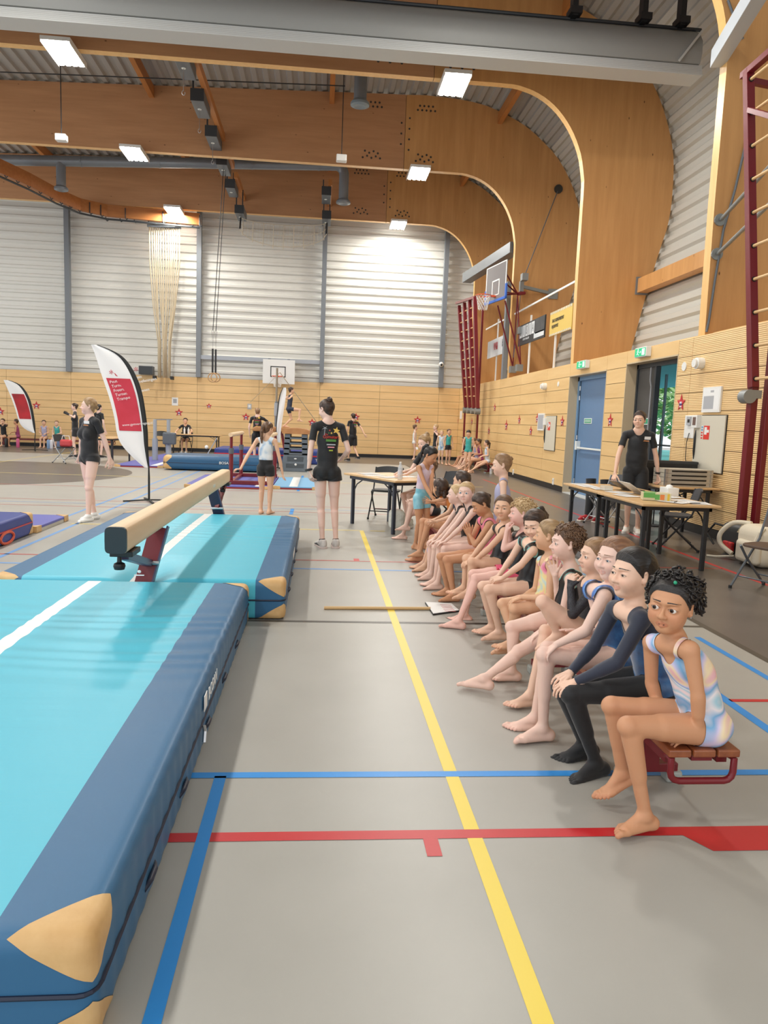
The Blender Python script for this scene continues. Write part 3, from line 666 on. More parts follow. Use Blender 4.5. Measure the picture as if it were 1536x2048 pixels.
# balance beam
M_beam = wood('beam_suede', (226, 196, 158), (236, 210, 176), axis=1, scale=1.4, rough=.6, knots=False); M_bcap = mat('beam_cap', (32, 44, 50), rough=.4); M_maroon = mat('steel_maroon', (116, 24, 34), rough=.35, spec=.5); M_navy = mat('steel_navy', (40, 38, 62), rough=.35)
M_plast = mat('knob_black', (22, 24, 26), rough=.4)
bx_, by0, by1, bz0, bz1 = -1.17, 4.33, 9.30, .672, .832
root = thing('balance_beam', 'pale padded balance beam standing over the turquoise mats', 'balance beam', (bx_, 6.8, 0)); root['kind'] = 'thing'
pf = []
for k in range(28):
    a = 2*math.pi*k/28; c, s = math.cos(a), math.sin(a); e = .34
    pf.append((bx_+.063*math.copysign(abs(c)**e, c)*(1-.10*abs(s)**6), (bz0+bz1)/2+.08*math.copysign(abs(s)**e, s)))
b = MB(); b.prism([(x, by0+.02, z) for x, z in pf], (0, by1-by0-.04, 0)); b.build('beam_body', M_beam, root, smooth=2)
for y in (by0, by1-.02): b = MB(); b.prism([(bx_+(x-bx_)*.985, y, (bz0+bz1)/2+(z-(bz0+bz1)/2)*.985) for x, z in pf], (0, .03, 0)); b.build('end_cap', M_bcap, root, smooth=2)
text('BOSAN', 'logo', .05, frame_m((bx_+.0635, 7.9, .75), (0, 1, 0), (0, 0, 1)), mat('logo_ivory', (240, 236, 226), rough=.5), root, .0015)
M_strip = mat('brace_navy_side_shade', (72, 62, 92), rough=.35)  # navy steel of the brace; on the near leg's side, shade painted in
for s, ya, yb in ((1, 5.335, 4.5), (-1, 9.10, 9.22)):
    if s == 1: top = np.array([bx_-.0, 5.50, bz0-.01]); bot = np.array([bx_-.14, 5.327, .02]); j = bot+(top-bot)*.60; cl = np.array([bx_, 4.52, bz0-.045])
    else: top = np.array([bx_-.12, 8.95, bz0-.01]); bot = np.array([bx_+.02, 9.12, .02]); j = bot+(top-bot)*.55; cl = np.array([bx_+.0, 9.22, bz0-.03])
    b = MB(); b.bar(bot, top, .115, .012, 0, up=(0, 1, 0)); b.bar(bot+[.060, .03, 0], top+[.060, .03, 0], .012, .07, 1, up=(0, 1, 0)); b.bar(bot-[.060, -.03, 0], top-[.060, -.03, 0], .012, .07, 0, up=(0, 1, 0)); b.build('leg', [M_maroon if s == 1 else M_navy, M_strip], root)
    b = MB(); b.bar(j+[0, -.02, 0], cl, .055, .05); b.build('brace', M_strip if s == 1 else M_maroon, root, bevel=.004)
    b = MB(); b.bx((cl[0]-.06, cl[1]-.10, bz0-.035), (cl[0]+.075, cl[1]+.10, bz0-.002)); b.build('clamp_plate', M_plast, root, bevel=.004)
    b = MB(); b.lathe((cl[0]-.01, cl[1]-.07, bz0-.115), [(.012, .085), (.014, .045), (.032, .035), (.036, .02), (.030, .0)], 16); b.build('knob', M_plast, root, smooth=2)
    b = MB(); b.cyl(j-[.075, .02, 0], j+[.075, -.02, 0], .016, 10); b.build('pivot_bolt', M_chrome, root)
    b = MB(); b.bx((bx_-.55, bot[1]-.022, 0.0), (bx_+.40, bot[1]+.022, .03)); b.build('floor_bar', M_maroon, root)
b = MB(); b.ball((bx_-.105, 5.335, .355), (.014, .004, .012), 8); b.bx((bx_-.14, 5.330, .325), (bx_-.07, 5.336, .333)); b.build('emblem', M_mwhite, root)
# gymnastics benches
M_bwood = wood('bench_wood', (120, 62, 36), (160, 92, 54), axis=1, scale=1.3, rough=.35, knots=False, coat=.3); M_foot = mat('foot_rubber_clear', (170, 176, 172), rough=.3)
def bench(label, x, y0, y1, z=.335, group='long gymnastics benches', w=.285):
    root = thing('gymnastics_bench', label, 'bench', (x, (y0+y1)/2, 0), group)
    for k in range(3):
        xa = x-w/2+k*w/3; b = MB(); b.bx((xa+.004, y0, z-.03), (xa+w/3-.004, y1, z)); b.build('plank', M_bwood, root, bevel=.006)
    b = MB(); b.bx((x-w/2+.02, y0+.06, z-.075), (x-w/2+.06, y1-.06, z-.03)); b.bx((x+w/2-.06, y0+.06, z-.075), (x+w/2-.02, y1-.06, z-.03)); b.bx((x-.04, y0+.02, z-.05), (x+.04, y1-.02, z-.03)); b.build('frame', M_maroon, root)
    for ye, s in ((y0, 1), (y1, -1)):
        zt = z-.04; zb = z-.125; hw = w/2-.02; rr = .035; p = [(x-hw, ye+s*.05, zt), (x-hw, ye+s*.012, zt-.0)]
        p += [(x-hw, ye+s*.012, zb+rr)]+[(x-hw+rr-rr*math.cos(a), ye+s*.012, zb+rr-rr*math.sin(a)) for a in (.5, 1.0, 1.57)]+[(x+hw-rr+rr*math.sin(a), ye+s*.012, zb+rr-rr*math.cos(a)) for a in (0, .5, 1.0, 1.57)]+[(x+hw, ye+s*.012, zt), (x+hw, ye+s*.05, zt)]
        b = MB(); b.tube(p, .013, 10); b.build('handle_loop', M_maroon, root, smooth=2)
    n = max(2, int((y1-y0)/1.7)+1)
    for i in range(n):
        yy = y0+.43+(y1-y0-.86)*i/(n-1)
        b = MB(); b.bx((x-.035, yy-.03, .05), (x+.035, yy+.03, z-.07)); b.bx((x-w/2+.02, yy-.025, .045), (x+w/2-.02, yy+.025, .085)); b.build('leg', M_maroon, root, bevel=.004)
        for s in (-1, 1): b = MB(); b.bx((x+s*(w/2-.035)-.035, yy-.035, 0), (x+s*(w/2-.035)+.035, yy+.035, .05)); b.build('foot', M_foot, root, bevel=.01)
    return root
bench('long wooden gymnastics bench with maroon frame, nearest the camera under the seated girls', 1.455, 2.47, 6.02)
bench('wooden gymnastics bench behind the first, under the farther seated girls', 1.455, 6.10, 9.6)
# feather flags
M_flagw = mat('flag_white', (240, 240, 240), rough=.7); M_flagk = mat('flag_black', (26, 28, 28), rough=.6); M_flagr = mat('flag_red', (206, 58, 78), rough=.7, var=((196, 48, 66), 3)); M_flagd = mat('flag_dark_red', (190, 40, 50), rough=.7, var=((150, 38, 44), 2.2))
def flag(label, base, top, w, edge, red, ax=(1, 0, 0), writing=True, foot=True, n=40):
    "curved pole sleeve and cloth; edge: list of (t, left offset, right offset) fractions"
    base = np.array(base); ax = np.array(ax, float); H = top
    root = thing('feather_flag', label, 'flag', base, 'feather flags')
    T = np.linspace(0, 1, n); tl = [e[0] for e in edge]; le = np.interp(T, tl, [e[1] for e in edge]); re = np.interp(T, tl, [e[2] for e in edge])
    def smoothed(a):
        for _ in range(3): a = np.r_[a[0], (a[:-2]+2*a[1:-1]+a[2:])/4, a[-1]]
        return a
    le, re = smoothed(le), smoothed(re)
    z0 = edge[0][3]; zz = z0+(H-z0)*T
    yv = np.cross(ax, (0, 0, 1))
    def P(u, t, bulge=1):
        l = np.interp(t, T, le); r_ = np.interp(t, T, re); x = l+(r_-l)*u
        return base+ax*x+np.array([0, 0, z0+(H-z0)*t-base[2]])+yv*(.025*bulge*math.sin(math.pi*u)*math.sin(7*t+3*u))
    def patch(u0, u1, t0, t1, nu, nt, off, m_, nm):
        vs = [P(u0+(u1-u0)*i/nu, t0+(t1-t0)*j/nt)-yv*off*0+yv*off for i in range(nu+1) for j in range(nt+1)]
        fs = [(i*(nt+1)+j, (i+1)*(nt+1)+j, (i+1)*(nt+1)+j+1, i*(nt+1)+j+1) for i in range(nu) for j in range(nt)]
        return mesh_obj(nm, vs, fs, m_, root)
    patch(0, .90, 0, 1, 10, 60, 0, M_flagw, 'cloth')
    vs = []; sl = [P(.86, t, 0) for t in np.linspace(0, 1, 50)]; sr = [P(1.0, t, 0) for t in np.linspace(0, 1, 50)]
    vs = [p+yv*.012 for p in sl]+[p+yv*.012 for p in sr]+[p-yv*.012 for p in sl]+[p-yv*.012 for p in sr]
    fs = []
    for i in range(49): fs += [(i, 50+i, 51+i, i+1), (100+i, 101+i, 151+i, 150+i), (50+i, 150+i, 151+i, 51+i), (i, i+1, 101+i, 100+i)]
    mesh_obj('sleeve', vs, fs, M_flagk, root)
    t0, t1 = red
    patch(.10, .80, t0, t1, 8, 20, .006, M_flagr if w > .5 else M_flagd, 'red_panel')
    b = MB(); p0 = P(.97, .0, 0); b.tube([base+[0, 0, .04], base+[0, 0, .4], p0, P(.97, .2, 0)], [.018, .018, .013, .012], 8); b.build('pole', M_flagk, root)
    if foot:
        b = MB()
        for a in (.4, 1.97, 3.54, 5.11): b.bar(base+[0, 0, .03], base+[.42*math.cos(a), .42*math.sin(a), .015], .03, .02)
        b.build('cross_foot', M_flagk, root)
    if writing:
        def wr(s, u, t, size, m_=M_flagw, tilt=.22):
            o = P(u, t)+yv*.012; x = ax*math.cos(tilt)+np.array([0, 0, math.sin(tilt)]); y = -ax*math.sin(tilt)+np.array([0, 0, math.cos(tilt)])
            text(s, 'lettering', size, frame_m(o, x, y), m_, root, .0006, align='LEFT')
        k = w/.62
        for i, s in enumerate(('Peuter- kleutergym', 'Turnen gespringoefeningen', 'Freerunning', 'Turnen volwassenen', 'Trampoline')): wr(s, .16+.012*i, t1-.035-.035*i, .068*k)
        wr('www.gymvereniging.nl', .22, t0+.045, .055*k, tilt=.12)
        wr('*Gym*', .24, t1+.03, .17*k, M_flagr, tilt=.16)
    return root
# (t, left, right, z of the foot of the cloth)
b1 = fl(298, 1003); Z1 = 12.66
def fx(px, py): q = at(px, py, Z1); return q[0]-b1[0], q[2]
ZT = fx(200, 690)[1]; Z0 = fx(292, 935)[1]
rowsp = [(935, 289, 298), (920, 272, 297), (905, 256, 297), (885, 239, 296), (865, 233, 296), (840, 230, 293.5), (815, 224, 290), (790, 217, 286), (765, 208, 279), (745, 201, 270), (725, 195, 258), (710, 190, 244), (700, 186, 229), (692, 182.5, 205), (690, 182, 196)]
e = [((fx(240, y)[1]-Z0)/(ZT-Z0), fx(l, y)[0], fx(r_, y)[0], Z0) for y, l, r_ in rowsp]; e[0] = (0, e[0][1], e[0][2], Z0); e[-1] = (1, e[-1][1], e[-1][2], Z0)
flag('tall white and red feather flag with black sleeve behind the balance beam', b1, ZT, .62, e, ((fx(265, 862)[1]-Z0)/(ZT-Z0), (fx(240, 757)[1]-Z0)/(ZT-Z0)))
b2 = fl(70, 901); Z1 = b2[1]; k = (b2[0], 0)
def fx(px, py): q = at(px, py, Z1); return q[0]-b2[0], q[2]
ZT = fx(10, 760)[1]; Z0 = fx(69, 866)[1]
rowsp = [(866, 66, 71), (860, 52, 71), (850, 41, 70.5), (838, 36, 69), (820, 31, 66), (800, 24, 61), (785, 18, 54), (772, 12, 44), (764, 8.5, 32), (760, 7, 18)]
e = [((fx(40, y)[1]-Z0)/(ZT-Z0), fx(l, y)[0], fx(r_, y)[0], Z0) for y, l, r_ in rowsp]; e[0] = (0, e[0][1], e[0][2], Z0); e[-1] = (1, e[-1][1], e[-1][2], Z0)
flag('smaller dark red and white feather flag against the far wall near the corner', b2, ZT, .45, e, ((fx(50, 838)[1]-Z0)/(ZT-Z0), (fx(40, 788)[1]-Z0)/(ZT-Z0)), writing=False)
b3 = at(556, 925, 21.75); b3[2] = 0; Z1 = 21.75
def fx(px, py): q = at(px, py, Z1); return -(q[0]-b3[0]), q[2]
ZT = fx(568, 775)[1]; Z0 = fx(558, 885)[1]
rowsp = [(885, 561, 553), (870, 561, 552), (850, 563, 552), (830, 566, 553.5), (805, 570, 556), (790, 572, 559), (780, 573, 563), (775, 572, 566)]
e = [((fx(560, y)[1]-Z0)/(ZT-Z0), fx(l, y)[0], fx(r_, y)[0], Z0) for y, l, r_ in rowsp]; e[0] = (0, e[0][1], e[0][2], Z0); e[-1] = (1, e[-1][1], e[-1][2], Z0)
flag('narrow feather flag seen edge-on beside the vaulting table', b3, ZT, .3, e, ((fx(560, 856)[1]-Z0)/(ZT-Z0), (fx(560, 803)[1]-Z0)/(ZT-Z0)), ax=(-1, 0, 0), writing=False)
# rolled landing mat, vaulting table, bars, mats at the back
M_rblue = mat('mat_roll_blue', (30, 84, 124), rough=.4, spec=.5)
M_vblue = mat('mat_royal_blue', (40, 62, 138), rough=.45); M_vpurple = mat('mat_violet_blue', (96, 100, 178), rough=.5); M_lblue = mat('mat_sky_blue', (120, 176, 216), rough=.5)
soft_mat('landing_mat', 'dark blue block mat with tan ends lying behind the balance beam', -4.15, -1.32, 19.9, 21.4, .40, .02, None, group='block mats at the back', turq=M_rblue, blue=M_rblue, patch=(.28, .3, .26), wr=0, step=.12, r=.12)
text('BOSAN', 'logo', .1, frame_m((-2.5, 19.885, .23), (1, 0, 0), (0, 0, 1)), M_mwhite, bpy.data.objects['landing_mat.002'], .002)
soft_mat('landing_mat', 'royal blue block mat with a red band, behind the vaulting table', -3.4, .35, 24.2, 26.2, .44, .01, None, group='block mats at the back', turq=M_vblue, blue=M_vblue, patches=False, wr=0, step=.2, r=.05)
b = MB(); b.bx((-3.405, 24.19, .25), (.355, 24.21, .29)); b.build('red_band', M_red, bpy.data.objects['landing_mat.003'])
text('Turnsport', 'logo', .12, frame_m((.12, 24.19, .14), (1, 0, 0), (0, 0, 1)), M_mwhite, bpy.data.objects['landing_mat.003'], .002)
soft_mat('landing_mat', 'royal blue block mat with an orange ring, cut off at the left picture edge', -5.2, -3.40, 7.72, 9.05, .26, .01, None, group='block mats at the back', turq=M_vblue, blue=M_vblue, patch=(.16, .16, .14), wr=0, step=.05, r=.035, seam=False)
lm = bpy.data.objects['landing_mat.004']
b = MB(); b.bx((-5.0, 7.712, .14), (-3.41, 7.722, .155)); b.bx((-3.402, 7.74, .14), (-3.392, 9.0, .155)); b.build('red_band', M_red, lm)
M_org = mat('logo_orange', (226, 96, 62), rough=.5)
for yy in (8.28,):
    b = MB(); n = 24; b.tube([(-3.394, yy+.17*math.cos(2*math.pi*i/n), .075+.062*math.sin(2*math.pi*i/n)) for i in range(n)], .016, 6, closed=True); b.build('ring_logo', M_org, lm)
text('sport', 'logo', .11, frame_m((-3.392, 7.95, .07), (0, 1, 0), (0, 0, 1)), M_mwhite, lm, .001)
def flat_mat(label, x0, x1, y0, y1, h, m_, side, ends=True, stripe=None, group='thin gym mats'):
    t = thing('gym_mat', label, 'gym mat', ((x0+x1)/2, (y0+y1)/2, 0), group)
    b = MB(); b.bx((x0, y0, h*.55), (x1, y1, h)); b.build('cover', m_, t, bevel=.008)
    b = MB(); b.bx((x0+.005, y0+.005, 0), (x1-.005, y1-.005, h*.55)); b.build('underside', side, t)
    if stripe is not None: b = MB(); b.bx((stripe, y0+.01, h-.001), (stripe+.18, y1-.01, h+.003)); b.build('stripe', M_mwhite, t)
    if ends:
        for (x, y) in ((x0, y0), (x1, y0), (x0, y1), (x1, y1)):
            b = MB(); sx = 1 if x == x0 else -1; sy = 1 if y == y0 else -1; c = (x-sx*.004, y-sy*.004)
            b.prism([(c[0], c[1], .004), (c[0]+sx*.16, c[1], .004), (c[0], c[1]+sy*.16, .004)], (0, 0, h+.001)); b.build('corner_patch', M_leath, t)
    return t
M_side_r = mat('mat_side_red', (150, 44, 44), rough=.5); M_side_g = mat('mat_side_grey', (196, 192, 180), rough=.6)
flat_mat('thin violet-blue gym mat lying between the left block mat and the woman in socks', -4.9, -3.38, 9.08, 10.2, .075, M_vpurple, M_side_g)
flat_mat('violet-blue thin mat with a white stripe under the low parallel bars', -2.75, -.98, 15.3, 18.2, .06, M_vpurple, M_side_r, stripe=-1.32)
flat_mat('sky-blue thin mat with a white stripe beside the low parallel bars', -.96, .02, 15.5, 18.0, .06, M_lblue, M_side_r, stripe=-.62)
flat_mat('violet-blue thin mat under the grey bar posts, left of the dark block mat', -5.55, -4.25, 20.5, 27.0, .06, M_vpurple, M_side_r, stripe=-4.6)
# low parallel bars
t = thing('parallel_bars', 'low red parallel bars with pale wooden rails', 'parallel bars', (-1.4, 17, 0))
for x, yy, m_ in ((-1.86, 15.75, M_maroon), (-1.86, 17.75, M_maroon), (-1.06, 15.75, M_maroon), (-1.06, 17.75, M_maroon)):
    b = MB(); b.cyl((x, yy, .06), (x, yy, .80), .045, 12); b.build('post', M_maroon, t); b = MB(); b.cyl((x, yy, .70), (x, yy, .82), .055, 12); b.build('collar', M_hoist, t); b = MB(); b.cyl((x, yy, .8), (x, yy, 1.08), .032, 10); b.build('inner_post', M_maroon, t)
for x in (-1.86, -1.06): b = MB(); b.tube([(x, 15.6, 1.10), (x, 17.95, 1.10)], [.045, .045], 12); b.build('rail', M_beam, t, smooth=2)
b = MB(); b.bx((-2.05, 15.62, .062), (-1.0, 15.75, .14)); b.bx((-2.05, 17.7, .062), (-1.0, 17.83, .14)); b.bx((-1.9, 15.7, .062), (-1.82, 17.8, .12)); b.bx((-1.1, 15.7, .062), (-1.02, 17.8, .12)); b.build('base_frame', M_maroon, t, bevel=.006)
# vaulting table built up from grey box sections
t = thing('vaulting_box', 'tall grey slatted vaulting box with a tan leather top', 'vaulting box', (-.7, 21.3, 0))
M_vg = mat('vault_grey', (96, 106, 116), rough=.45); x0, x1 = -1.04, -.30
def taper(z): k = .09*(1-z/1.10); return x0-k*.5+.06, x1+k*.5-.06
b = MB(); z0_, z1_ = 0, .46; a, c = taper(0), taper(.46); b.add([(a[0]-.07, 20.75, 0), (a[1]+.07, 20.75, 0), (a[1]+.07, 22.0, 0), (a[0]-.07, 22.0, 0), (c[0], 20.82, .46), (c[1], 20.82, .46), (c[1], 21.93, .46), (c[0], 21.93, .46)], [(0, 3, 2, 1), (4, 5, 6, 7), (0, 1, 5, 4), (1, 2, 6, 5), (2, 3, 7, 6), (3, 0, 4, 7)]); b.build('base_section', M_vg, t, bevel=.012)
b = MB(); b.bx((-.93, 20.765, .05), (-.43, 20.79, .22)); b.bx((-.9, 20.79, .28), (-.45, 20.81, .42)); b.build('recess_panel', mat('vault_dark', (74, 82, 90), rough=.5), t)
b = MB(); b.ball((-.66, 20.76, .20), (.035, .015, .035), 10); b.ball((-.67, 20.785, .36), (.04, .012, .018), 10); b.build('white_badge', M_mwhite, t)
for k in range(4):
    zz = .47+.145*k
    b = MB(); a = taper(zz)
    b.bx((a[0], 20.83, zz), (a[0]+.16, 21.92, zz+.14)); b.bx((a[1]-.16, 20.83, zz), (a[1], 21.92, zz+.14)); b.bx((a[0], 20.83, zz), (a[1], 20.9, zz+.05)); b.bx((a[0], 21.85, zz), (a[1], 21.92, zz+.05)); b.build('box_section', M_vg, t, bevel=.008)
b = MB(); zt = 1.055
for i in range(1): b.prism([(x0-.02+.0, 20.8, zt)]+[(x0-.02+(x1-x0+.04)*(.5-.5*math.cos(math.pi*q/10)), 20.8, zt+.03+.13*math.sin(math.pi*q/10)**.5) for q in range(11)]+[(x1+.02, 20.8, zt)], (0, 1.15, 0))
b.build('leather_top', mat('vault_leather', (186, 134, 84), rough=.5, var=((170, 116, 70), 6)), t, smooth=2)
t = thing('vaulting_horse', 'tan leather vaulting horse behind the vaulting box and flag', 'vaulting horse', (-1.5, 23.4, 0))
b = MB(); pfh = [(-2.1+.0, 1.05), (-2.1, 1.14), (-2.0, 1.2), (-.95, 1.2), (-.85, 1.14), (-.85, 1.05)]; b.prism([(x, 23.1, z) for x, z in pfh], (0, .5, 0)); b.build('leather_body', _M['vault_leather'], t, bevel=.04)
b = MB(); b.bar((-1.7, 23.35, 1.06), (-1.9, 23.35, .0), .08, .08); b.bar((-1.2, 23.35, 1.06), (-1.0, 23.35, .0), .08, .08); b.build('leg', M_maroon, t)
# horizontal-bar posts with cross wires, basketball post
t = thing('bar_post', 'tall slim steel bar post in front of the white backboard', 'bar post', (-1.5, 23.8, 0)); xp = at(553, 800, 23.8)[0]
b = MB(); b.cyl((xp, 23.8, 1.9), (xp, 23.8, at(556, 736, 23.8)[2]), .035, 10); b.build('upper_tube', mat('tube_bronze', (150, 138, 120), rough=.4, metal=.3), t)
b = MB(); b.cyl((xp-.0, 23.8, 0), (xp, 23.8, 2.0), .05, 12); b.build('lower_tube', M_duct, t); b = MB(); b.cyl((xp, 23.8, 1.55), (xp, 23.8, 1.95), .07, 12); b.build('sleeve', _M['steel_pale'], t)
b = MB(); q1 = at(634, 845, 26.5); q0 = at(560, 745, 23.8); b.tube([q0, q1], .012, 6); b.tube([q0, at(500, 805, 27.5)], .007, 6); b.build('guy_wire', M_rope, t)
for px, lab in ((310, 'left grey upright of the bars with a padded pivot, near the far judge'), (337, 'right grey upright of the bars, under the dark pad')):
    yy = 23.0; xp = at(px, 880, yy)[0]; t = thing('bar_upright', lab, 'bar upright', (xp, yy, 0), 'pair of grey bar uprights')
    b = MB(); b.cyl((xp, yy, .06), (xp, yy, .72), .085, 14); b.build('outer_tube', _M['steel_pale'], t); b = MB(); b.cyl((xp, yy, .72), (xp, yy, 1.30), .055, 12); b.build('inner_tube', _M['steel_pale'], t)
    if px > 320: b = MB(); q = at(339, 877, yy-.15); b.box((q[0], q[1], q[2]), (.40, .14, .36)); b.build('pad', M_hoist, t, bevel=.04)
    else: b = MB(); b.cyl((xp, yy, 1.29), (at(345, 840, yy)[0], yy, 1.31), .014, 8); b.build('bar', M_steel, t)
b3 = at(413, 893, 24.0)
t = thing('springboard_stay', 'slanting steel stay with a blue foot in front of the far wall', 'stay', (b3[0], 24, 0)); b = MB(); b.bar(at(407, 905, 24.0)*[1, 1, 0]+[0, 0, .02], at(434, 876, 24.0), .05, .03); b.build('stay_bar', _M['steel_pale'], t); q = at(420, 902, 24.1); b = MB(); b.bx((q[0]-.12, 24.05, 0), (q[0]+.12, 24.4, .16)); b.build('foot_block', M_vblue, t); b = MB(); q = at(413, 894, 24.2); b.ball(q, .06, 10); b.build('knob', M_mwhite, t)
def curve(P, n=5):
    "points of a smooth curve through P"
    P = [np.array(p, float) for p in P]; o = []
    for i in range(len(P)-1):
        a, b, c, d = P[max(i-1, 0)], P[i], P[i+1], P[min(i+2, len(P)-1)]
        for t in np.arange(n)/n: o.append(.5*((2*b)+(-a+c)*t+(2*a-5*b+4*c-d)*t*t+(-a+3*b-3*c+d)*t**3))
    return o+[P[-1]]
# ------------------------------------------------------------------ things on the right wall
def wallbox(b, y0, y1, z0, z1, t, x=None, mi=0):
    x = WX if x is None else x; b.bx((x-t, y0, z0), (x, y1, z1), mi)
M_cab = mat('cabinet_cream', (214, 208, 190), rough=.45); M_ffire = mat('sign_red', (222, 52, 44), rough=.4); M_sblue = mat('sign_blue', (110, 160, 206), rough=.4)
M_paper = mat('paper_white', (240, 240, 238), rough=.7); M_print = mat('print_grey', (176, 178, 182), rough=.7); M_plw = mat('plastic_white', (236, 236, 232), rough=.4)
def hose_cabinet(lab, y1, y0, z0, z1, big=True):
    t = thing('fire_hose_cabinet', lab, 'fire hose cabinet', (WX, (y0+y1)/2, z0), 'cream fire hose cabinets')
    b = MB(); wallbox(b, y0, y1, z0, z1, .012); b.build('frame', M_base, t)
    b = MB(); wallbox(b, y0+.012, y1-.012, z0+.012, z1-.012, .03); dr = b.build('door', M_cab, t, bevel=.004)
    b = MB(); b.tube([(WX-.032, y1-.05, z0+.62), (WX-.045, y1-.06, z0+.5), (WX-.045, y1-.06, z0+.3), (WX-.032, y1-.05, z0+.18)], [.006, .016, .016, .006], 8); b.build('handle', M_plast, dr, smooth=2)
    b = MB(); ys, zs = y1-.28, z1-.16; wallbox(b, ys-.16, ys, zs-.2, zs, .033, mi=0); wallbox(b, ys-.09, ys-.02, zs-.13, zs-.02, .034, mi=1); wallbox(b, ys-.15, ys-.09, zs-.1, zs-.06, .034, mi=1); wallbox(b, ys+.02, ys+.07, zs-.2, zs, .033, mi=1)
    for k in range(5): wallbox(b, ys+.022, ys+.068, zs-.195+.04*k, zs-.17+.04*k, .034, mi=(0, 0, 0, 2, 2)[k])
    b.build('fire_sign', [M_ffire, M_swhite, M_sblue], dr)
    return t
hose_cabinet('cream fire hose cabinet with red sign, above the stacked cases', 10.78, 9.93, .93, 1.775)
hose_cabinet('cream fire hose cabinet with red sign, beyond the blue-grey door', 18.30, 17.46, .93, 1.795)
t = thing('wall_socket_panel', 'small white socket panel with cable beside the nearer hose cabinet', 'socket panel', (WX, 11.0, 1.6))
b = MB(); wallbox(b, 10.82, 11.12, 1.42, 1.77, .02); b.build('panel', M_plw, t, bevel=.004)
b = MB(); wallbox(b, 10.90, 11.02, 1.62, 1.75, .045); b.build('meter', M_print, t); b = MB(); wallbox(b, 10.92, 10.98, 1.66, 1.71, .05); b.build('display', M_plast, t)
b = MB(); wallbox(b, 10.62, 10.78, 1.58, 1.77, .09); b.build('dispenser', M_plw, t, bevel=.004); b = MB(); wallbox(b, 10.65, 10.74, 1.62, 1.74, .093); b.build('dispenser_window', mat('window_brown', (112, 90, 84), rough=.3), t)
b = MB(); b.tube([(WX-.03, 10.93, 1.50), (WX-.05, 10.95, 1.35), (WX-.03, 10.98, 1.1), (WX-.02, 10.9, .95), (WX-.03, 10.95, .78)], .006, 6); b.build('cable', M_cable, t, smooth=2)
t = thing('framed_notice', 'white framed notice on the grooved wall above the hose cabinet', 'notice', (WX, 10.4, 2.0), 'framed notices')
b = MB(); wallbox(b, 10.13, 10.63, 1.81, 2.18, .03); b.build('frame', M_plw, t, bevel=.004); b = MB(); wallbox(b, 10.16, 10.60, 1.84, 2.15, .032, mi=0); wallbox(b, 10.30, 10.58, 1.86, 2.05, .0335, mi=1); wallbox(b, 10.31, 10.40, 2.1, 2.13, .0335, mi=1); b.build('sheet', [M_paper, M_print], t)
t = thing('framed_notice', 'grey framed notice beside the farther hose cabinet', 'notice', (WX, 18.6, 1.7), 'framed notices')
b = MB(); wallbox(b, 18.42, 18.95, 1.42, 1.86, .03); b.build('frame', M_plw, t); b = MB(); wallbox(b, 18.46, 18.91, 1.46, 1.82, .032); b.build('sheet', M_print, t)
t = thing('wall_box', 'small white box on the edge of the farther hose cabinet', 'wall box', (WX, 18.3, 1.7)); b = MB(); wallbox(b, 18.2, 18.36, 1.56, 1.74, .07); b.build('housing', M_plw, t, bevel=.006)
M_exit = mat('exit_green', (30, 176, 120), rough=.4, emit=.5); M_exitw = mat('exit_white', (240, 250, 244), rough=.4, emit=.5)
for y0, y1, lab in ((12.55, 13.02, 'green and white exit sign above the open charcoal door'), (15.50, 16.05, 'green and white exit sign above the blue-grey door')):
    t = thing('exit_sign', lab, 'exit sign', (WX, (y0+y1)/2, 2.88), 'exit signs'); b = MB(); wallbox(b, y0, y1, 2.80, 2.97, .10); b.build('housing', M_plw, t, bevel=.01)
    b = MB(); x = WX-.1; wallbox(b, y0+.02, y1-.02, 2.815, 2.955, .004, x=x, mi=0); wallbox(b, y0+.05, y0+.16, 2.83, 2.94, .006, x=x, mi=1)
    ym = (y0+y1)/2+.08
    b.cyl((x-.007, ym, 2.93), (x-.004, ym, 2.93), .016, 10, 1)
    for p, q in (((ym, 2.912), (ym+.01, 2.872)), ((ym+.01, 2.872), (ym-.03, 2.835)), ((ym+.01, 2.872), (ym+.055, 2.845)), ((ym, 2.905), (ym-.04, 2.885)), ((ym, 2.905), (ym+.045, 2.895)), ((ym-.12, 2.885), (ym-.06, 2.885)), ((ym-.12, 2.885), (ym-.09, 2.905)), ((ym-.12, 2.885), (ym-.09, 2.865))): b.bar((x-.005, p[0], p[1]), (x-.005, q[0], q[1]), .014, .003, 1)
    b.build('running_figure', [M_exit, M_exitw], t)
for (px, py), r, lab, dome in (((1405, 727), .085, 'white round alarm sounder right of the open door', 1), ((1369, 733), .07, 'flat white disc on the timber between open door and sounder', 0), ((1092, 773), .085, 'white round alarm sounder beyond the blue-grey door', 1), ((1117, 768), .06, 'flat white disc beside the farther alarm sounder', 0)):
    q = atX(px, py, WX); t = thing('alarm_sounder' if dome else 'wall_disc', lab, 'alarm' if dome else 'wall disc', q)
    b = MB(); b.cyl((WX, q[1], q[2]), (WX-(.10 if dome else .012), q[1], q[2]), r, 20); b.build('housing', M_plw, t, smooth=2)
    if dome: b = MB(); b.cyl((WX-.10, q[1], q[2]), (WX-.14, q[1], q[2]), r*.75, 20); b.build('cap', M_plw, t, smooth=2)
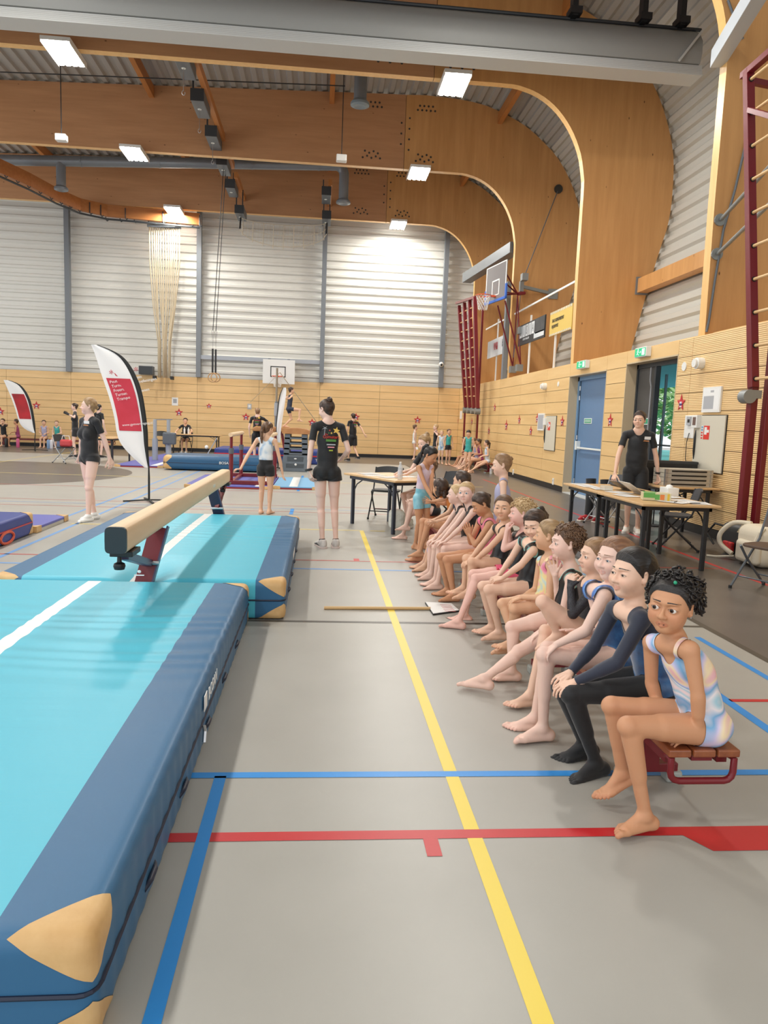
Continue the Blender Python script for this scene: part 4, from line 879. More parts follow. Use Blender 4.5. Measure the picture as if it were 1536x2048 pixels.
for (px, py), lab in (((1107, 963), 'white wall socket low beside the blue-grey door'), ((1027, 944), 'white wall socket low on the right wall, farther from the door')):
    q = atX(px, py, WX); t = thing('wall_socket', lab, 'socket', q, 'low wall sockets'); b = MB(); wallbox(b, q[1]-.05, q[1]+.05, q[2]-.08, q[2]+.08, .02); b.build('plate', M_plw, t, bevel=.004); b = MB(); b.cyl((WX-.02, q[1], q[2]+.02), (WX-.023, q[1], q[2]+.02), .025, 12); b.build('hole', M_print, t)
# paper stars
M_star = mat('star_red', (196, 44, 56), rough=.6); M_starw = mat('star_white', (228, 214, 220), rough=.6); M_starb = mat('star_blue', (60, 70, 130), rough=.6)
def star(lab, c, ax, r, label=True):
    ax = np.array(ax, float); nrm = np.cross(ax, (0, 0, 1)); nrm = nrm if (np.array([0, 0, 1.5])-c)@nrm > 0 else -nrm
    t = thing('paper_star', lab, 'paper star', c, 'red paper stars on the walls')
    P = [c+nrm*.006+ax*(rr*math.sin(a))+np.array([0, 0, rr*math.cos(a)]) for i in range(10) for a in [math.pi*i/5] for rr in [r if i % 2 == 0 else r*.42]]
    b = MB(); b.prism(P, nrm*.006); b.build('star', M_star, t)
    b = MB(); a2 = ax
    for dz, w_, h_, mi in ((.02, .42, .14, 0), (-.08, .5, .12, 1), (-.2, .4, .10, 0)): b.box(c+nrm*.014+np.array([0, 0, dz*r*2]), [abs(v) for v in (ax*w_*r*1.2+np.array([0, 0, h_*r*1.6])+nrm*.003)], mi)
    b.build('print', [M_starw, M_starb], t)
RS = [((1363, 806), 'red paper star between the open door and the framed notice'), ((1221, 841), 'red paper star between the two doors'), ((1075, 837), 'red paper star left of the farther hose cabinet, nearest its notice'), ((1125, 843), 'red paper star between the farther hose cabinet and the blue-grey door'), ((1039, 840), 'red paper star on the right wall beside the larger star'), ((1013, 851), 'larger red paper star on the right wall over the seated children'), ((1062, 862), 'lowest red paper star on the right wall'), ((990, 815), 'highest red paper star on the right wall, right of the climbing rack post'), ((978, 862), 'red paper star low beside the rack post on the right wall'), ((944, 843), 'red paper star between the two rack posts'), ((916, 841), 'red paper star on the right wall nearest the far corner')]
for p, lab in RS:
    q = atX(*p, WX); star(lab, np.array([WX, q[1], q[2]]), (0, 1, 0), .18 if p == (1013, 851) else .14)
FS = [((73, 811), 'red paper star on the far wall beside the smaller flag'), ((1, 823), 'red paper star at the picture edge left of the smaller flag'), ((358, 825), 'red paper star on the far wall over the seated judge'), ((418, 812), 'smaller red paper star right of the white notice'), ((492, 834), 'red paper star left of the boy who stands by the vault'), ((624, 845), 'red paper star behind the vaulting box'), ((712, 834), 'red paper star half hidden by the walking man'), ((835, 840), 'red paper star above the seated judge with the hair bun')]
for p, lab in FS: q = at(*p, WY); star(lab, np.array([q[0], WY, q[2]]), (1, 0, 0), .12 if p == (418, 812) else .17)
for (px, py), w_, h_, lab, m_ in (((350, 803), .24, .32, 'white paper notice on the far wall over the judge', M_paper), ((499, 813), .16, .22, 'small grey thermostat on the far wall left of the bar post', M_print)):
    q = at(px, py, WY); t = thing('wall_notice', lab, 'notice', (q[0], WY, q[2])); b = MB(); b.bx((q[0]-w_/2, WY-.012, q[2]-h_/2), (q[0]+w_/2, WY, q[2]+h_/2)); b.build('sheet', m_, t); b = MB(); b.bx((q[0]-w_*.3, WY-.014, q[2]-h_*.2), (q[0]+w_*.3, WY-.012, q[2]+h_*.3)); b.build('print', M_print if m_ is M_paper else M_plw, t)
q = atX(922, 832, WX); t = thing('wall_notice', 'small white notice in the far corner of the right wall', 'notice', (WX, q[1], q[2])); b = MB(); wallbox(b, q[1]-.2, q[1]+.2, q[2]-.12, q[2]+.2, .012); b.build('sheet', M_paper, t)
# loudspeaker and camera on the far wall, white backboard
q = at(293, 745, 29.9); t = thing('loudspeaker', 'dark grey loudspeaker box on top of the far timber wall', 'loudspeaker', (q[0], 29.9, WT)); b = MB(); b.bx((q[0]-.27, 29.75, WT+.0), (q[0]+.27, 30.1, WT+.33)); b.build('cabinet', M_hoist, t, bevel=.02); b = MB(); b.bx((q[0]-.25, 29.74, WT+.02), (q[0]+.25, 29.76, WT+.31)); b.build('grille', M_hoistd, t)
q = at(882, 729, 30.0); t = thing('security_camera', 'white round camera on the far steel column nearest the corner', 'camera', q); b = MB(); b.ball((q[0], 29.95, q[2]), .10, 14); b.build('housing', M_plw, t, smooth=True); b = MB(); b.ball((q[0], 29.87, q[2]-.02), .05, 10); b.build('lens', M_plast, t, smooth=True)
a, c = at(526, 718, 29.6), at(589, 769, 29.6)
t = thing('basketball_backboard', 'white basketball backboard with black square on the far wall', 'basketball backboard', ((a[0]+c[0])/2, 29.6, c[2]))
b = MB(); b.bx((a[0], 29.6, c[2]), (c[0], 29.63, a[2])); b.build('board', M_plw, t, bevel=.004)
p0, p1 = at(541, 732, 29.6), at(571, 755, 29.6); e = .035
b = MB(); b.bx((p0[0], 29.594, p1[2]), (p0[0]+e, 29.6, p0[2])); b.bx((p1[0]-e, 29.594, p1[2]), (p1[0], 29.6, p0[2])); b.bx((p0[0], 29.594, p0[2]-e), (p1[0], 29.6, p0[2])); b.bx((p0[0], 29.594, p1[2]), (p1[0], 29.6, p1[2]+e)); b.build('square', M_plast, t)
M_hoop = mat('hoop_orange', (226, 92, 44), rough=.4); M_net = mat('net_white', (232, 230, 224), rough=.8)
def hoop(root, c, r, netlen, back):
    n = 28; b = MB(); b.tube([(c[0]+r*math.cos(2*math.pi*i/n), c[1]+r*math.sin(2*math.pi*i/n), c[2]) for i in range(n)], .012, 8, closed=True); b.bar(c+np.array(back)*r, c+np.array(back)*(r+.16), .12, .05); b.build('rim', M_hoop, root, smooth=2)
    b = MB(); K = 12
    for i in range(K):
        for s in (1, -1):
            P = []
            for j in range(7):
                v = j/6; a = 2*math.pi*(i+s*j*.5)/K; rr = r*(1-.42*v**.7); P.append((c[0]+rr*math.cos(a), c[1]+rr*math.sin(a), c[2]-netlen*v))
            b.tube(P, .006, 4, cap=False)
    b.build('net', M_net, root, fix=False)
hoop(t, np.array([(p0[0]+p1[0])/2, 29.33, p1[2]+.02]), .225, .42, (0, 1, 0))
for xx in (a[0]+.25, c[0]-.25): b = MB(); b.bx((xx-.05, 29.63, 3.69), (xx+.05, 30.10, 3.79)); b.build('bracket', M_steel, t)
# side basketball backboard folded against the frame: clear board, blue edge pad
P = lambda px, py, Y: at(px, py, Y)
t = thing('basketball_backboard', 'clear basketball backboard with blue edge pad, orange rim and net by the curved frames', 'basketball backboard', P(990, 560, 22.3))
A, B_, C_, D_ = P(975, 545, 22.9), P(1007, 517, 21.75), P(998, 592, 21.75), P(967, 610, 22.9)
u = (B_-A); u[2] = 0; W_ = np.linalg.norm(u); u /= W_; Hh = 1.05; zb = (C_[2]+D_[2])/2; O = np.array([A[0], A[1], zb-.02]); nrm = np.cross(u, (0, 0, 1.0)); nrm = nrm if nrm[0] < 0 else -nrm
W_ = 1.5
def bp(s, z, off=0): return O+u*s*W_+np.array([0, 0, z])+nrm*off
b = MB(); b.prism([bp(0, 0), bp(1, 0), bp(1, Hh), bp(0, Hh)], nrm*.02); b.build('board', mat('board_clear', (128, 124, 124), rough=.15, spec=.6), t)
b = MB(); e = .03
for (s0, z0, s1, z1) in ((0, Hh-e, 1, Hh), (0, 0, .03, Hh), (.97, 0, 1, Hh), (.32, .14, .35, .60), (.65, .14, .68, .60), (.32, .56, .68, .60), (.32, .14, .68, .17)): b.prism([bp(s0, z0, .02), bp(s1, z0, .02), bp(s1, z1, .02), bp(s0, z1, .02)], nrm*.006)
b.build('white_lines', M_plw, t)
b = MB(); b.prism([bp(-.02, -.05, -.01), bp(1.03, -.05, -.01), bp(1.03, .03, -.01), bp(-.02, .03, -.01)], nrm*.05); b.prism([bp(.98, -.05, -.01), bp(1.03, -.05, -.01), bp(1.03, .38, -.01), bp(.98, .38, -.01)], nrm*.05); b.prism([bp(-.03, -.05, -.01), bp(.02, -.05, -.01), bp(.02, .38, -.01), bp(-.03, .38, -.01)], nrm*.05); b.build('edge_pad', mat('pad_blue', (52, 104, 196), rough=.5), t, bevel=.008)
hoop(t, bp(.5, .12)+nrm*.40, .225, .42, -nrm)
b = MB()
for s, z in ((.25, .9), (.75, .9), (.25, .2), (.75, .2)): b.tube([bp(s, z, -.01), bp(.5, .35, -.7)+np.array([0, 0, -.1])], .022, 8)
b.tube([bp(.5, .35, -.7)+np.array([0, 0, -.1]), bp(.5, .3, -1.2)*[0, 1, 1]+[WX+.35, 0, 0]], .05, 8); b.build('support_arm', M_maroon, t)
b = MB(); yb = 22.2
for yy in (21.9, 22.8): b.tube([bp(.5, -.05, -.2)+np.array([0, yy-22.3, 0]), (WX+.25, yy+.1, 3.35)], .024, 8); b.tube([bp(.5, .2, -.7), (WX+.25, yy+.1, 3.35)], .02, 8)
b.build('lower_brace', M_maroon, t)
mat('galvanised', (146, 150, 150), rough=.45, metal=.5)
for yy, zz in ((22.0, 3.25), (22.0, 4.35), (22.75, 3.25), (22.0, 5.9)): b = MB(); b.bx((WX+.12, yy-.12, zz-.1), (WX+.30, yy+.12, zz+.1)); b.build('wall_bracket', _M['galvanised'], t)
M_galv = _M['galvanised']
t = thing('stay_bracket', 'galvanised bracket with long stay cable on the third timber frame', 'stay bracket', P(1080, 580, 22.95))
e0, e1, e2 = P(1043, 573, 22.6), P(1106, 588, 22.97), P(1117, 378, 22.97)
b = MB(); b.bar(e0, e1, .09, .09); b.box(e1, (.3, .04, .3)); b.box(e0, (.12, .12, .3)); b.build('arm', M_galv, t)
b = MB(); b.tube([e0+[0, 0, .1], e2], .014, 6); b.build('stay_cable', M_hoist, t); b = MB(); b.cyl(e2-[0, .02, 0], e2+[0, .03, 0], .13, 14); b.build('anchor_plate', M_dowel, t)
b = MB(); b.tube([e0, P(1027, 715, 22.4)], .012, 6); b.build('drop_cable', M_hoist, t)
# name boards above the side wall
def board(lab, pts, X, m_, nm='name_board'):
    "pts: pixel corners (left edge top/bottom is the farther one); returns root, frame matrix, length, height"
    (lx, lt, lb), (rx, rtp, rb) = pts
    yl, yr = atX(lx, lt, X)[1], atX(rx, rtp, X)[1]; zt = (atX(lx, lt, X)[2]+atX(rx, rtp, X)[2])/2; zb = (atX(lx, lb, X)[2]+atX(rx, rb, X)[2])/2
    t = thing(nm, lab, 'name board', (X, (yl+yr)/2, zb), 'name boards above the side wall')
    b = MB(); b.bx((X, yr, zb), (X+.03, yl, zt)); b.build('panel', m_, t)
    M = frame_m((X-.004, yl, zb), (0, -1, 0), (0, 0, 1)); return t, M, yl-yr, zt-zb
def rect(t, M, x0, y0, x1, y1, m_, nm, d=.003):
    b = MB(); P4 = [M @ Vector((x, y, 0)) for x, y in ((x0, y0), (x1, y0), (x1, y1), (x0, y1))]; nz = M.to_3x3() @ Vector((0, 0, 1)); b.prism([tuple(p) for p in P4], tuple(nz*d)); return b.build(nm, m_, t)
M_bdark = mat('board_charcoal', (44, 46, 48), rough=.5); M_bmid = mat('board_slate', (76, 78, 80), rough=.5, var=((58, 60, 62), 4)); M_byel = mat('board_yellow', (222, 190, 96), rough=.5); M_bwhite = mat('board_white', (232, 234, 234), rough=.5, var=((206, 212, 216), 1.2))
t, M, L_, Hh = board('dark name board with white letter tiles above the side wall', ((1038, 652, 694), (1091, 630, 671)), WX+.2, M_bdark)
for i, ch in enumerate('BISJA'):
    x = .06*L_+i*.118*L_; rect(t, M, x, .36*Hh, x+.10*L_, .93*Hh, M_bwhite, 'letter_tile'); text(ch, 'letter', .6*Hh, M @ Matrix.Translation((x+.05*L_, .645*Hh, .004)), M_bdark, t, .002, xs=.52)
rect(t, M, .66*L_, .30*Hh, .99*L_, .98*Hh, M_bmid, 'picture_field'); rect(t, M, .63*L_, .10*Hh, .985*L_, .36*Hh, M_bwhite, 'caption_strip'); text('SPORTHALLEN', 'letter', .15*Hh, M @ Matrix.Translation((.33*L_, .24*Hh, .004)), M_bwhite, t, .002, xs=1.1)
t, M, L_, Hh = board('yellow name board with saw-tooth white edges above the side wall', ((1101, 626, 673), (1146, 606, 656)), WX+.2, M_byel)
for k in range(14):
    x = (k+.2)/14*L_; rect(t, M, x, .9*Hh, x+.03*L_, 1.0*Hh, M_bwhite, 'white_tooth'); rect(t, M, x, 0, x+.03*L_, .08*Hh, M_bwhite, 'white_tooth')
text('TAAL IS GRENSOVERSPORT', 'letter', .2*Hh, M @ Matrix.Translation((.12*L_, .60*Hh, .003)), M_bdark, t, .002, 'LEFT', .62); text('IN JOUW POST', 'letter', .2*Hh, M @ Matrix.Translation((.12*L_, .36*Hh, .003)), M_bdark, t, .002, 'LEFT', .62)
t, M, L_, Hh = board('white name board with red and black letters behind the basketball frame', ((976, 683, 718), (1018, 667, 702)), WX+.2, M_bwhite)
text('VN&', 'letter', .62*Hh, M @ Matrix.Translation((.32*L_, .55*Hh, .004)), mat('letter_red', (196, 48, 62), rough=.5), t, .002, 'LEFT', .8); text('lar', 'letter', .6*Hh, M @ Matrix.Translation((.72*L_, .58*Hh, .004)), M_bdark, t, .002, 'LEFT', .8)
b = MB()
for px, y in ((1111, None), (995, None), (1060, None)): q = atX(px, 680, WX+.25); b.bx((WX+.23, q[1]-.03, WT+.0), (WX+.27, q[1]+.03, q[2]+.7))
b.bx((WX+.23, 17.3, 4.95), (WX+.26, 27, 5.0)); struct(b.build('trim_6', M_plw), 'white posts and rail behind the name boards')
# swing-out climbing racks
def rack(lab, y0, x_in, z0, z1, n_post, pitch, yaw_dir, group, open_pair=False): pass
t = thing('climbing_rack', 'tall maroon climbing rack with wooden rungs at the right picture edge', 'climbing rack', (5.2, 8.6, 0), 'swing-out climbing racks')
top, mid, low = atX(1497, 140, 5.1), atX(1508, 760, 5.28), atX(1484, 1045, 5.40)
ztop = top[2]; yP = mid[1]
b = MB(); b.add([], []); 
def post(y, x, mb): mb.bx((x-.06, y-.045, 2.05), (x+.06, y+.045, ztop))
b.bar((top[0], top[1], ztop), (mid[0], mid[1]+.0, 2.08), .10, .10, up=(0, 1, 0)); b.build('upright', M_maroon, t, bevel=.006)
b = MB(); b.bar((5.30, yP+.03, 2.1), (5.42, low[1]+.05, .0), .09, .10, up=(0, 1, 0)); b.bar((5.42, yP-.10, 3.9), (5.52, low[1]-.08, .0), .07, .10, up=(0, 1, 0)); b.build('wall_post', M_maroon, t, bevel=.006)
yN = yP-2.2
b = MB(); b.bar((5.0, top[1]-2.2, ztop), (mid[0], yN, 2.08), .10, .10, up=(0, 1, 0)); b.bar((5.1, top[1]+.12, ztop-.02), (5.0, top[1]-2.3, ztop-.02), .08, .08); b.bar((top[0]+.0, top[1], ztop-.12), (5.6, top[1]+.1, ztop-.12), .07, .07); b.bar((top[0], top[1]-.1, ztop-.5), (5.0, top[1]-2.0, ztop-1.5), .06, .06); b.build('top_frame', M_maroon, t, bevel=.005)
M_rung = mat('rung_wood', (222, 184, 132), rough=.45)
for k in range(10):
    v = k/9.6+.035; zz = ztop+(2.08-ztop)*v; xx = top[0]+(mid[0]-top[0])*v; yy = top[1]+(mid[1]-top[1])*v
    b = MB(); b.cyl((xx, yy-.03, zz), (xx-.02, yy-2.2, zz), .019, 10); rg = b.build('rung', M_rung, t, smooth=2); b = MB(); b.cyl((xx, yy-.06, zz), (xx, yy-.04, zz), .032, 10); b.build('rung_cap', M_plast, rg)
b = MB(); b.box((5.29, yP, 2.0), (.14, .13, .10)); b.cyl((5.21, yP-.07, 1.97), (5.21, yP+.07, 1.97), .085, 16); b.build('roller', M_galv, t, smooth=2)
b = MB()
for zz in (4.72, 4.22): b.tube([(5.3, yP-.6, zz+.25), (5.95, 11.05, zz)], .028, 8); b.cyl((5.95, 11.07, zz), (5.95, 11.1, zz), .09, 14)
b.build('stay_rod', M_galv, t)
g0 = atX(1447, 125, 5.84); b = MB(); zz = g0[2]; b.bar((5.80, 11.3, zz+.10), (5.05, 8.2, zz+.10), .20, .26); b.build('carrier_beam', mat('carrier_grey', (186, 192, 198), rough=.4), t, bevel=.008)
t = thing('conduit', 'thin grey conduit curving down the nearest timber frame', 'conduit', (6.3, 11.08, 3)); b = MB(); b.tube([at(*p, 11.075) for p in ((1456, 0), (1470, 40), (1482, 70), (1492, 285), (1470, 380), (1447, 460), (1430, 560), (1418, 640), (1413, 664))][3:], .018, 6); b.tube([at(*p, 11.075) for p in ((1456, 0), (1470, 40), (1486, 78))], .018, 6); b.build('tube', M_hoist, t, smooth=2)
t = thing('climbing_rack', 'folded maroon climbing rack of four uprights hanging in the far corner', 'climbing rack', (4.6, 26, 1.4), 'swing-out climbing racks')
for k in range(4):
    yk = 27.2-k*.95; p_t, p_b = at(918+k*10.5, 611-k*5.5, yk), at(931+k*8, 815+k*.5, yk)
    b = MB(); b.bar(p_t, p_b, .11, .16, up=(0, 1, 0)); b.build('upright', M_maroon, t)
    b = MB(); b.cyl(p_b+[-.09, 0, -.1], p_b+[.09, 0, -.1], .11, 12); b.build('roller', M_galv, t)
    if k < 3:
        for j in range(10):
            v = .08+.09*j; q = p_t+(p_b-p_t)*v; yk2 = 27.2-(k+1)*.95; r2 = at(918+(k+1)*10.5, 611-(k+1)*5.5, yk2)+(at(931+(k+1)*8, 815, yk2)-at(918+(k+1)*10.5, 611-(k+1)*5.5, yk2))*v
            b = MB(); b.cyl(q, q+(r2-q)*.42, .02, 6); b.build('rung', M_rung, t)
b = MB(); b.bar(at(918, 610, 27.2)-[.1, 0, -.06], at(951, 594, 24.3), .08, .08); b.build('top_bar', M_maroon, t)
for px0, py0, px1, py1, X, nm in ((930, 815, 927, 890, 5.45, 'wall_post'), (966, 610, 953, 880, 5.5, 'wall_post')):
    b = MB(); q = atX(px1, py1, X); b.bar(atX(px0, py0, X), (q[0], q[1], .0), .06, .10, up=(0, 1, 0)); b.build(nm, M_maroon, t)
b = MB(); q0, q1 = at(946, 553, 27.0), at(1030, 495, 23.3); b.bar(q0+[-.15, .4, 0], q1, .34, .34); b.build('carrier_beam', mat('carrier_slate', (104, 110, 116), rough=.4), t, bevel=.01)
b = MB(); b.bx((5.45, 23.25, WT), (5.60, 23.4, 6.2)) if False else b.bx((WX+.02, 23.25, WT), (WX+.16, 23.45, 6.0)); b.build('steel_post', M_steel, t)

# ------------------------------------------------------------------ tables and chairs
M_top = wood('table_top_beech', (206, 166, 116), (222, 184, 134), axis=1, scale=1, rough=.4, knots=False); M_tleg = mat('table_leg_navy', (44, 50, 64), rough=.4); M_tlegk = mat('table_leg_black', (38, 40, 44), rough=.4)
def table(lab, c, L_, W_, rz, h=.735, leg=None, group='folding tables', inset=.14):
    "folding table, long side along local x"
    leg = leg or M_tlegk
    t = thing('folding_table', lab, 'table', (0, 0, 0), group); ORG[t] = (0, 0, 0)
    b = MB(); b.bx((-L_/2, -W_/2, h-.028), (L_/2, W_/2, h)); b.build('table_top', M_top, t, bevel=.008)
    b = MB(); b.bx((-L_/2+.1, -W_/2+.05, h-.075), (L_/2-.1, -W_/2+.08, h-.028)); b.bx((-L_/2+.1, W_/2-.08, h-.075), (L_/2-.1, W_/2-.05, h-.028)); b.bx((-L_/2+.1, -W_/2+.05, h-.075), (-L_/2+.13, W_/2-.05, h-.028)); b.bx((L_/2-.13, -W_/2+.05, h-.075), (L_/2-.1, W_/2-.05, h-.028)); b.build('apron', leg, t)
    for sx in (-1, 1):
        for sy in (-1, 1):
            x, y = sx*(L_/2-inset), sy*(W_/2-.09); b = MB(); b.bx((x-.022, y-.022, 0), (x+.022, y+.022, h-.03)); b.build('leg', leg, t, bevel=.004)
            b = MB(); b.tube([(x, y, h*.62), (x-sx*.10, y, h*.80), (x-sx*.3, y, h-.05)], .009, 6); b.build('brace', leg, t)
    t.location = (c[0], c[1], 0); t.rotation_euler = (0, 0, rz); return t
e1 = math.atan2(1.17, -.62)
table('judges table with navy legs in the middle of the hall, before the standing girl', (1.04, 10.28), 1.36, .82, e1, leg=M_tleg)
table('table of the right pair nearest the camera, carrying the colourful box and papers', (3.87, 8.10), 1.30, .88, math.pi/2)
table('farther table of the right pair, carrying long white sheets', (3.87, 9.42), 1.28, .86, math.pi/2)
table('table against the right wall under the stacked cases', (5.24, 10.28), .86, .84, 0)
table('judge table at the far wall behind the bar uprights', (-4.75, 28.6), 2.0, .75, 0)
table('table far left behind the woman in socks', (-6.1, 22.3), 1.6, .7, 1.45, group='folding tables')
M_cseat = mat('chair_charcoal', (66, 68, 72), rough=.5); M_cblk = mat('chair_black', (34, 36, 38), rough=.45); M_cbrown = mat('chair_seat_brown', (92, 72, 58), rough=.5); M_csil = mat('chair_silver', (176, 178, 180), rough=.3, metal=.7)
def chair(lab, loc, rz, seat=None, frame=None, group='folding chairs'):
    seat = seat or M_cseat; frame = frame or M_cblk
    t = thing('folding_chair', lab, 'chair', (0, 0, 0), group); ORG[t] = (0, 0, 0)
    b = MB(); n = 20; pts = [(.22*math.copysign(abs(math.cos(a))**.6, math.cos(a)), .20*math.copysign(abs(math.sin(a))**.6, math.sin(a)), .425) for a in [2*math.pi*i/n for i in range(n)]]; b.prism(pts, (0, 0, .028)); b.build('seat', seat, t, bevel=.008)
    b = MB()
    P = [[(x, -.20-.03*(1-(x/.22)**2)-.06*v, .60+.2*v-.03*v*(x/.22)**2) for x in np.linspace(-.21, .21, 9)] for v in (0, .5, 1)]
    vs = [p for r_ in P for p in r_]; vs += [(p[0], p[1]+.018, p[2]) for p in vs]; fs = []
    for j in range(2):
        for i in range(8): k = j*9+i; fs += [(k, k+1, k+10, k+9), (27+k, 36+k, 37+k, 28+k)]
    for i in range(8): fs += [(i, 27+i, 28+i, i+1), (18+i, 19+i, 46+i, 45+i)]
    for j in range(2): fs += [(j*9, j*9+9, 27+j*9+9, 27+j*9), (j*9+8, 27+j*9+8, 27+j*9+17, j*9+17)]
    b.add(vs, fs); b.build('backrest', seat, t)
    for sx in (-1, 1):
        b = MB(); b.tube([(sx*.215, -.25, .78), (sx*.225, -.16, .48), (sx*.235, .22, .012)], .012, 8); b.build('front_leg', frame, t); b = MB(); b.tube([(sx*.20, .17, .43), (sx*.205, .05, .30), (sx*.205, -.27, .012)], .012, 8); b.build('rear_leg', frame, t)
        for xx, yy in ((sx*.235, .22), (sx*.205, -.27)): b = MB(); b.cyl((xx, yy, 0), (xx, yy, .03), .017, 8); b.build('foot_cap', M_cblk, t)
    b = MB(); b.cyl((-.23, .12, .12), (.23, .12, .12), .009, 6); b.cyl((-.205, -.17, .12), (.205, -.17, .12), .009, 6); b.build('stretcher', frame, t)
    t.location = loc; t.rotation_euler = (0, 0, rz); return t
chair('black folding chair standing empty behind the middle judges table', (1.05, 11.28, 0), math.pi*.92, M_cblk, M_cblk)
chair('black folding chair on which the judge with the hair bun sits', (1.80, 10.75, 0), 1.99, M_cblk, M_cblk)
chair('charcoal folding chair between the right tables and the stacked cases', (4.62, 9.05, 0), 1.25)
chair('silver-legged folding chair behind the far half of the right tables', (4.55, 11.2, 0), 1.9, M_cseat, M_csil)
chair('brown-seated folding chair cut off at the right picture edge', (4.36, 6.62, 0), 2.0, M_cbrown, M_hoist)
chair('black folding chair of the far judge at the wall', (-5.2, 29.25, 0), math.pi, M_cblk, M_cblk)
chair('black folding chair left of the far judge, behind the grey upright', (-6.2, 29.3, 0), math.pi, M_cblk, M_cblk)
chair('folding chair with silver legs, left of the woman in socks, holding a red bag', (-7.1, 21.3, 0), -2.0, M_cblk, M_csil)
t = thing('handbag', 'red and clear bag lying on the folding chair at the far left', 'bag', (-7.1, 21.3, .46)); b = MB(); b.box((-7.08, 21.3, .56), (.30, .22, .20)); b.build('bag_body', mat('bag_red', (206, 74, 78), rough=.5), t, bevel=.05); b = MB(); b.tube([(-7.2, 21.3, .64), (-7.17, 21.3, .76), (-7.0, 21.3, .76), (-6.97, 21.3, .64)], .012, 6); b.build('bag_handle', M_plw, t)

# ------------------------------------------------------------------ things on and beside the tables
def sheet(lab, c, w_, l_, rz, z, group, m_=None, n=1):
    t = thing('paper_sheet', lab, 'paper', (c[0], c[1], z), group); M = Matrix.Rotation(rz, 3, 'Z')
    b = MB(); b.box((c[0], c[1], z+.001*n), (w_, l_, .0015*n), M=M); b.build('sheet', m_ or M_paper, t)
    b = MB()
    for k in range(6): o = M @ Vector((0, l_*(.36-.13*k), 0)); b.box((c[0]+o[0], c[1]+o[1], z+.0018*n+.0006), (w_*.7, .006, .0006), M=M)
    b.build('print', M_print, t); return t
zt = .7365
for i, (x, y, rz, lab) in enumerate(((3.62, 9.85, .1, 'white sheet at the far corner of the right tables'), (3.60, 9.50, .0, 'second white sheet along the outer edge of the right tables'), (3.63, 9.15, -.1, 'third white sheet along the outer edge of the right tables'), (3.70, 8.72, .3, 'white sheet in front of the dark tablet'), (3.62, 8.32, .2, 'white sheet between the tablet and the colourful box'), (4.12, 8.30, .5, 'white sheet behind the colourful box'), (4.14, 7.92, .15, 'white sheet right of the colourful box'), (4.16, 7.66, -.25, 'white sheet at the near right corner of the tables'), (3.9, 7.7, .6, 'white sheet under the pens at the near table end'))):
    sheet(lab, (x, y), .21, .297, rz, zt+.0025*(i % 3), 'papers on the right tables', n=1+(i % 2))
for i, (x, y, rz, lab) in enumerate(((.78, 10.35, e1, 'white sheet at the far end of the middle judges table'), (.98, 10.05, e1+.1, 'white sheet before the judge, next to her hand'), (1.22, 10.28, e1-.2, 'white sheet under the arm of the judge'), (.72, 10.62, e1+.2, 'white sheet on the far edge of the middle judges table'))):
    sheet(lab, (x, y), .21, .297, rz, zt+.0025*(i % 2), 'papers on the judges table')
def laptop(lab, c, rz, m_, ang=1.92, size=(.33, .23), nm='laptop'):
    t = thing(nm, lab, nm, (0, 0, 0)); ORG[t] = (0, 0, 0); w_, d_ = size
    b = MB(); b.bx((-w_/2, -d_/2, 0), (w_/2, d_/2, .014)); b.build('keyboard_base', m_, t, bevel=.004); b = MB(); b.bx((-w_/2+.03, -d_/2+.05, .014), (w_/2-.03, d_/2-.02, .0155)); b.build('keys', M_plast, t)
    M = Matrix.Rotation(ang-math.pi/2, 3, 'X'); b = MB(); o = M @ Vector((0, 0, d_/2)); b.box((0, d_/2+o[1]*-1*-1, .012+o[2]), (w_, .008, d_), M=M); lid = b.build('screen_lid', m_, t, bevel=.003)
    t.location = (c[0], c[1], zt+.001); t.rotation_euler = (0, 0, rz); return t
M_alu = mat('aluminium', (206, 204, 196), rough=.35, metal=.4); M_tab = mat('tablet_dark', (74, 68, 64), rough=.4)
laptop('open silver laptop on the right tables, its lid towards the seated girls', (4.02, 8.60, 0), math.pi/2, M_alu, ang=-1.0+math.pi/2+.0, size=(.34, .24))
laptop('dark tablet with stand behind the silver laptop', (4.05, 9.12, 0), math.pi/2, M_tab, ang=-1.05+math.pi/2, size=(.28, .20), nm='tablet')
t = thing('keyboard', 'black keyboard lying beside the dark tablet', 'keyboard', (4.12, 9.7, zt)); b = MB(); b.box((4.12, 9.68, zt+.012), (.14, .40, .02)); b.build('keys', M_plast, t, bevel=.006)
t = thing('cardboard_box', 'small printed box with green, orange and yellow patches near the table end', 'box', (3.76, 7.90, zt), None)
q = [(3.63, 7.86), (3.90, 7.76)]; M = Matrix.Rotation(-.3, 3, 'Z'); b = MB(); b.box((3.77, 7.88, zt+.045), (.30, .17, .085), M=M); b.build('carton', mat('carton_pale', (214, 206, 170), rough=.6), t, bevel=.003)
M_pg = mat('print_green', (96, 170, 84), rough=.5); M_po = mat('print_orange', (230, 130, 60), rough=.5); M_py = mat('print_yellow', (228, 190, 60), rough=.5)
for u0, u1, v0, v1, m_, nm in ((-.14, -.02, .03, .0846, M_pg, 'green_print'), (-.02, .03, .012, .07, M_pg, 'green_print'), (.035, .08, .012, .07, M_po, 'orange_print'), (.11, .135, .002, .08, M_py, 'yellow_print')):
    b = MB(); o = M @ Vector(((u0+u1)/2, -.0855, (v0+v1)/2)); b.box((3.77+o[0], 7.88+o[1], zt+.002+o[2]), (u1-u0, .002, v1-v0), M=M); b.build(nm, m_, t)
b = MB(); o = M @ Vector((-.07, 0, .0885)); b.box((3.77+o[0], 7.88+o[1], zt+.0888), (.13, .13, .002), M=M); b.build('green_print', M_pg, t)
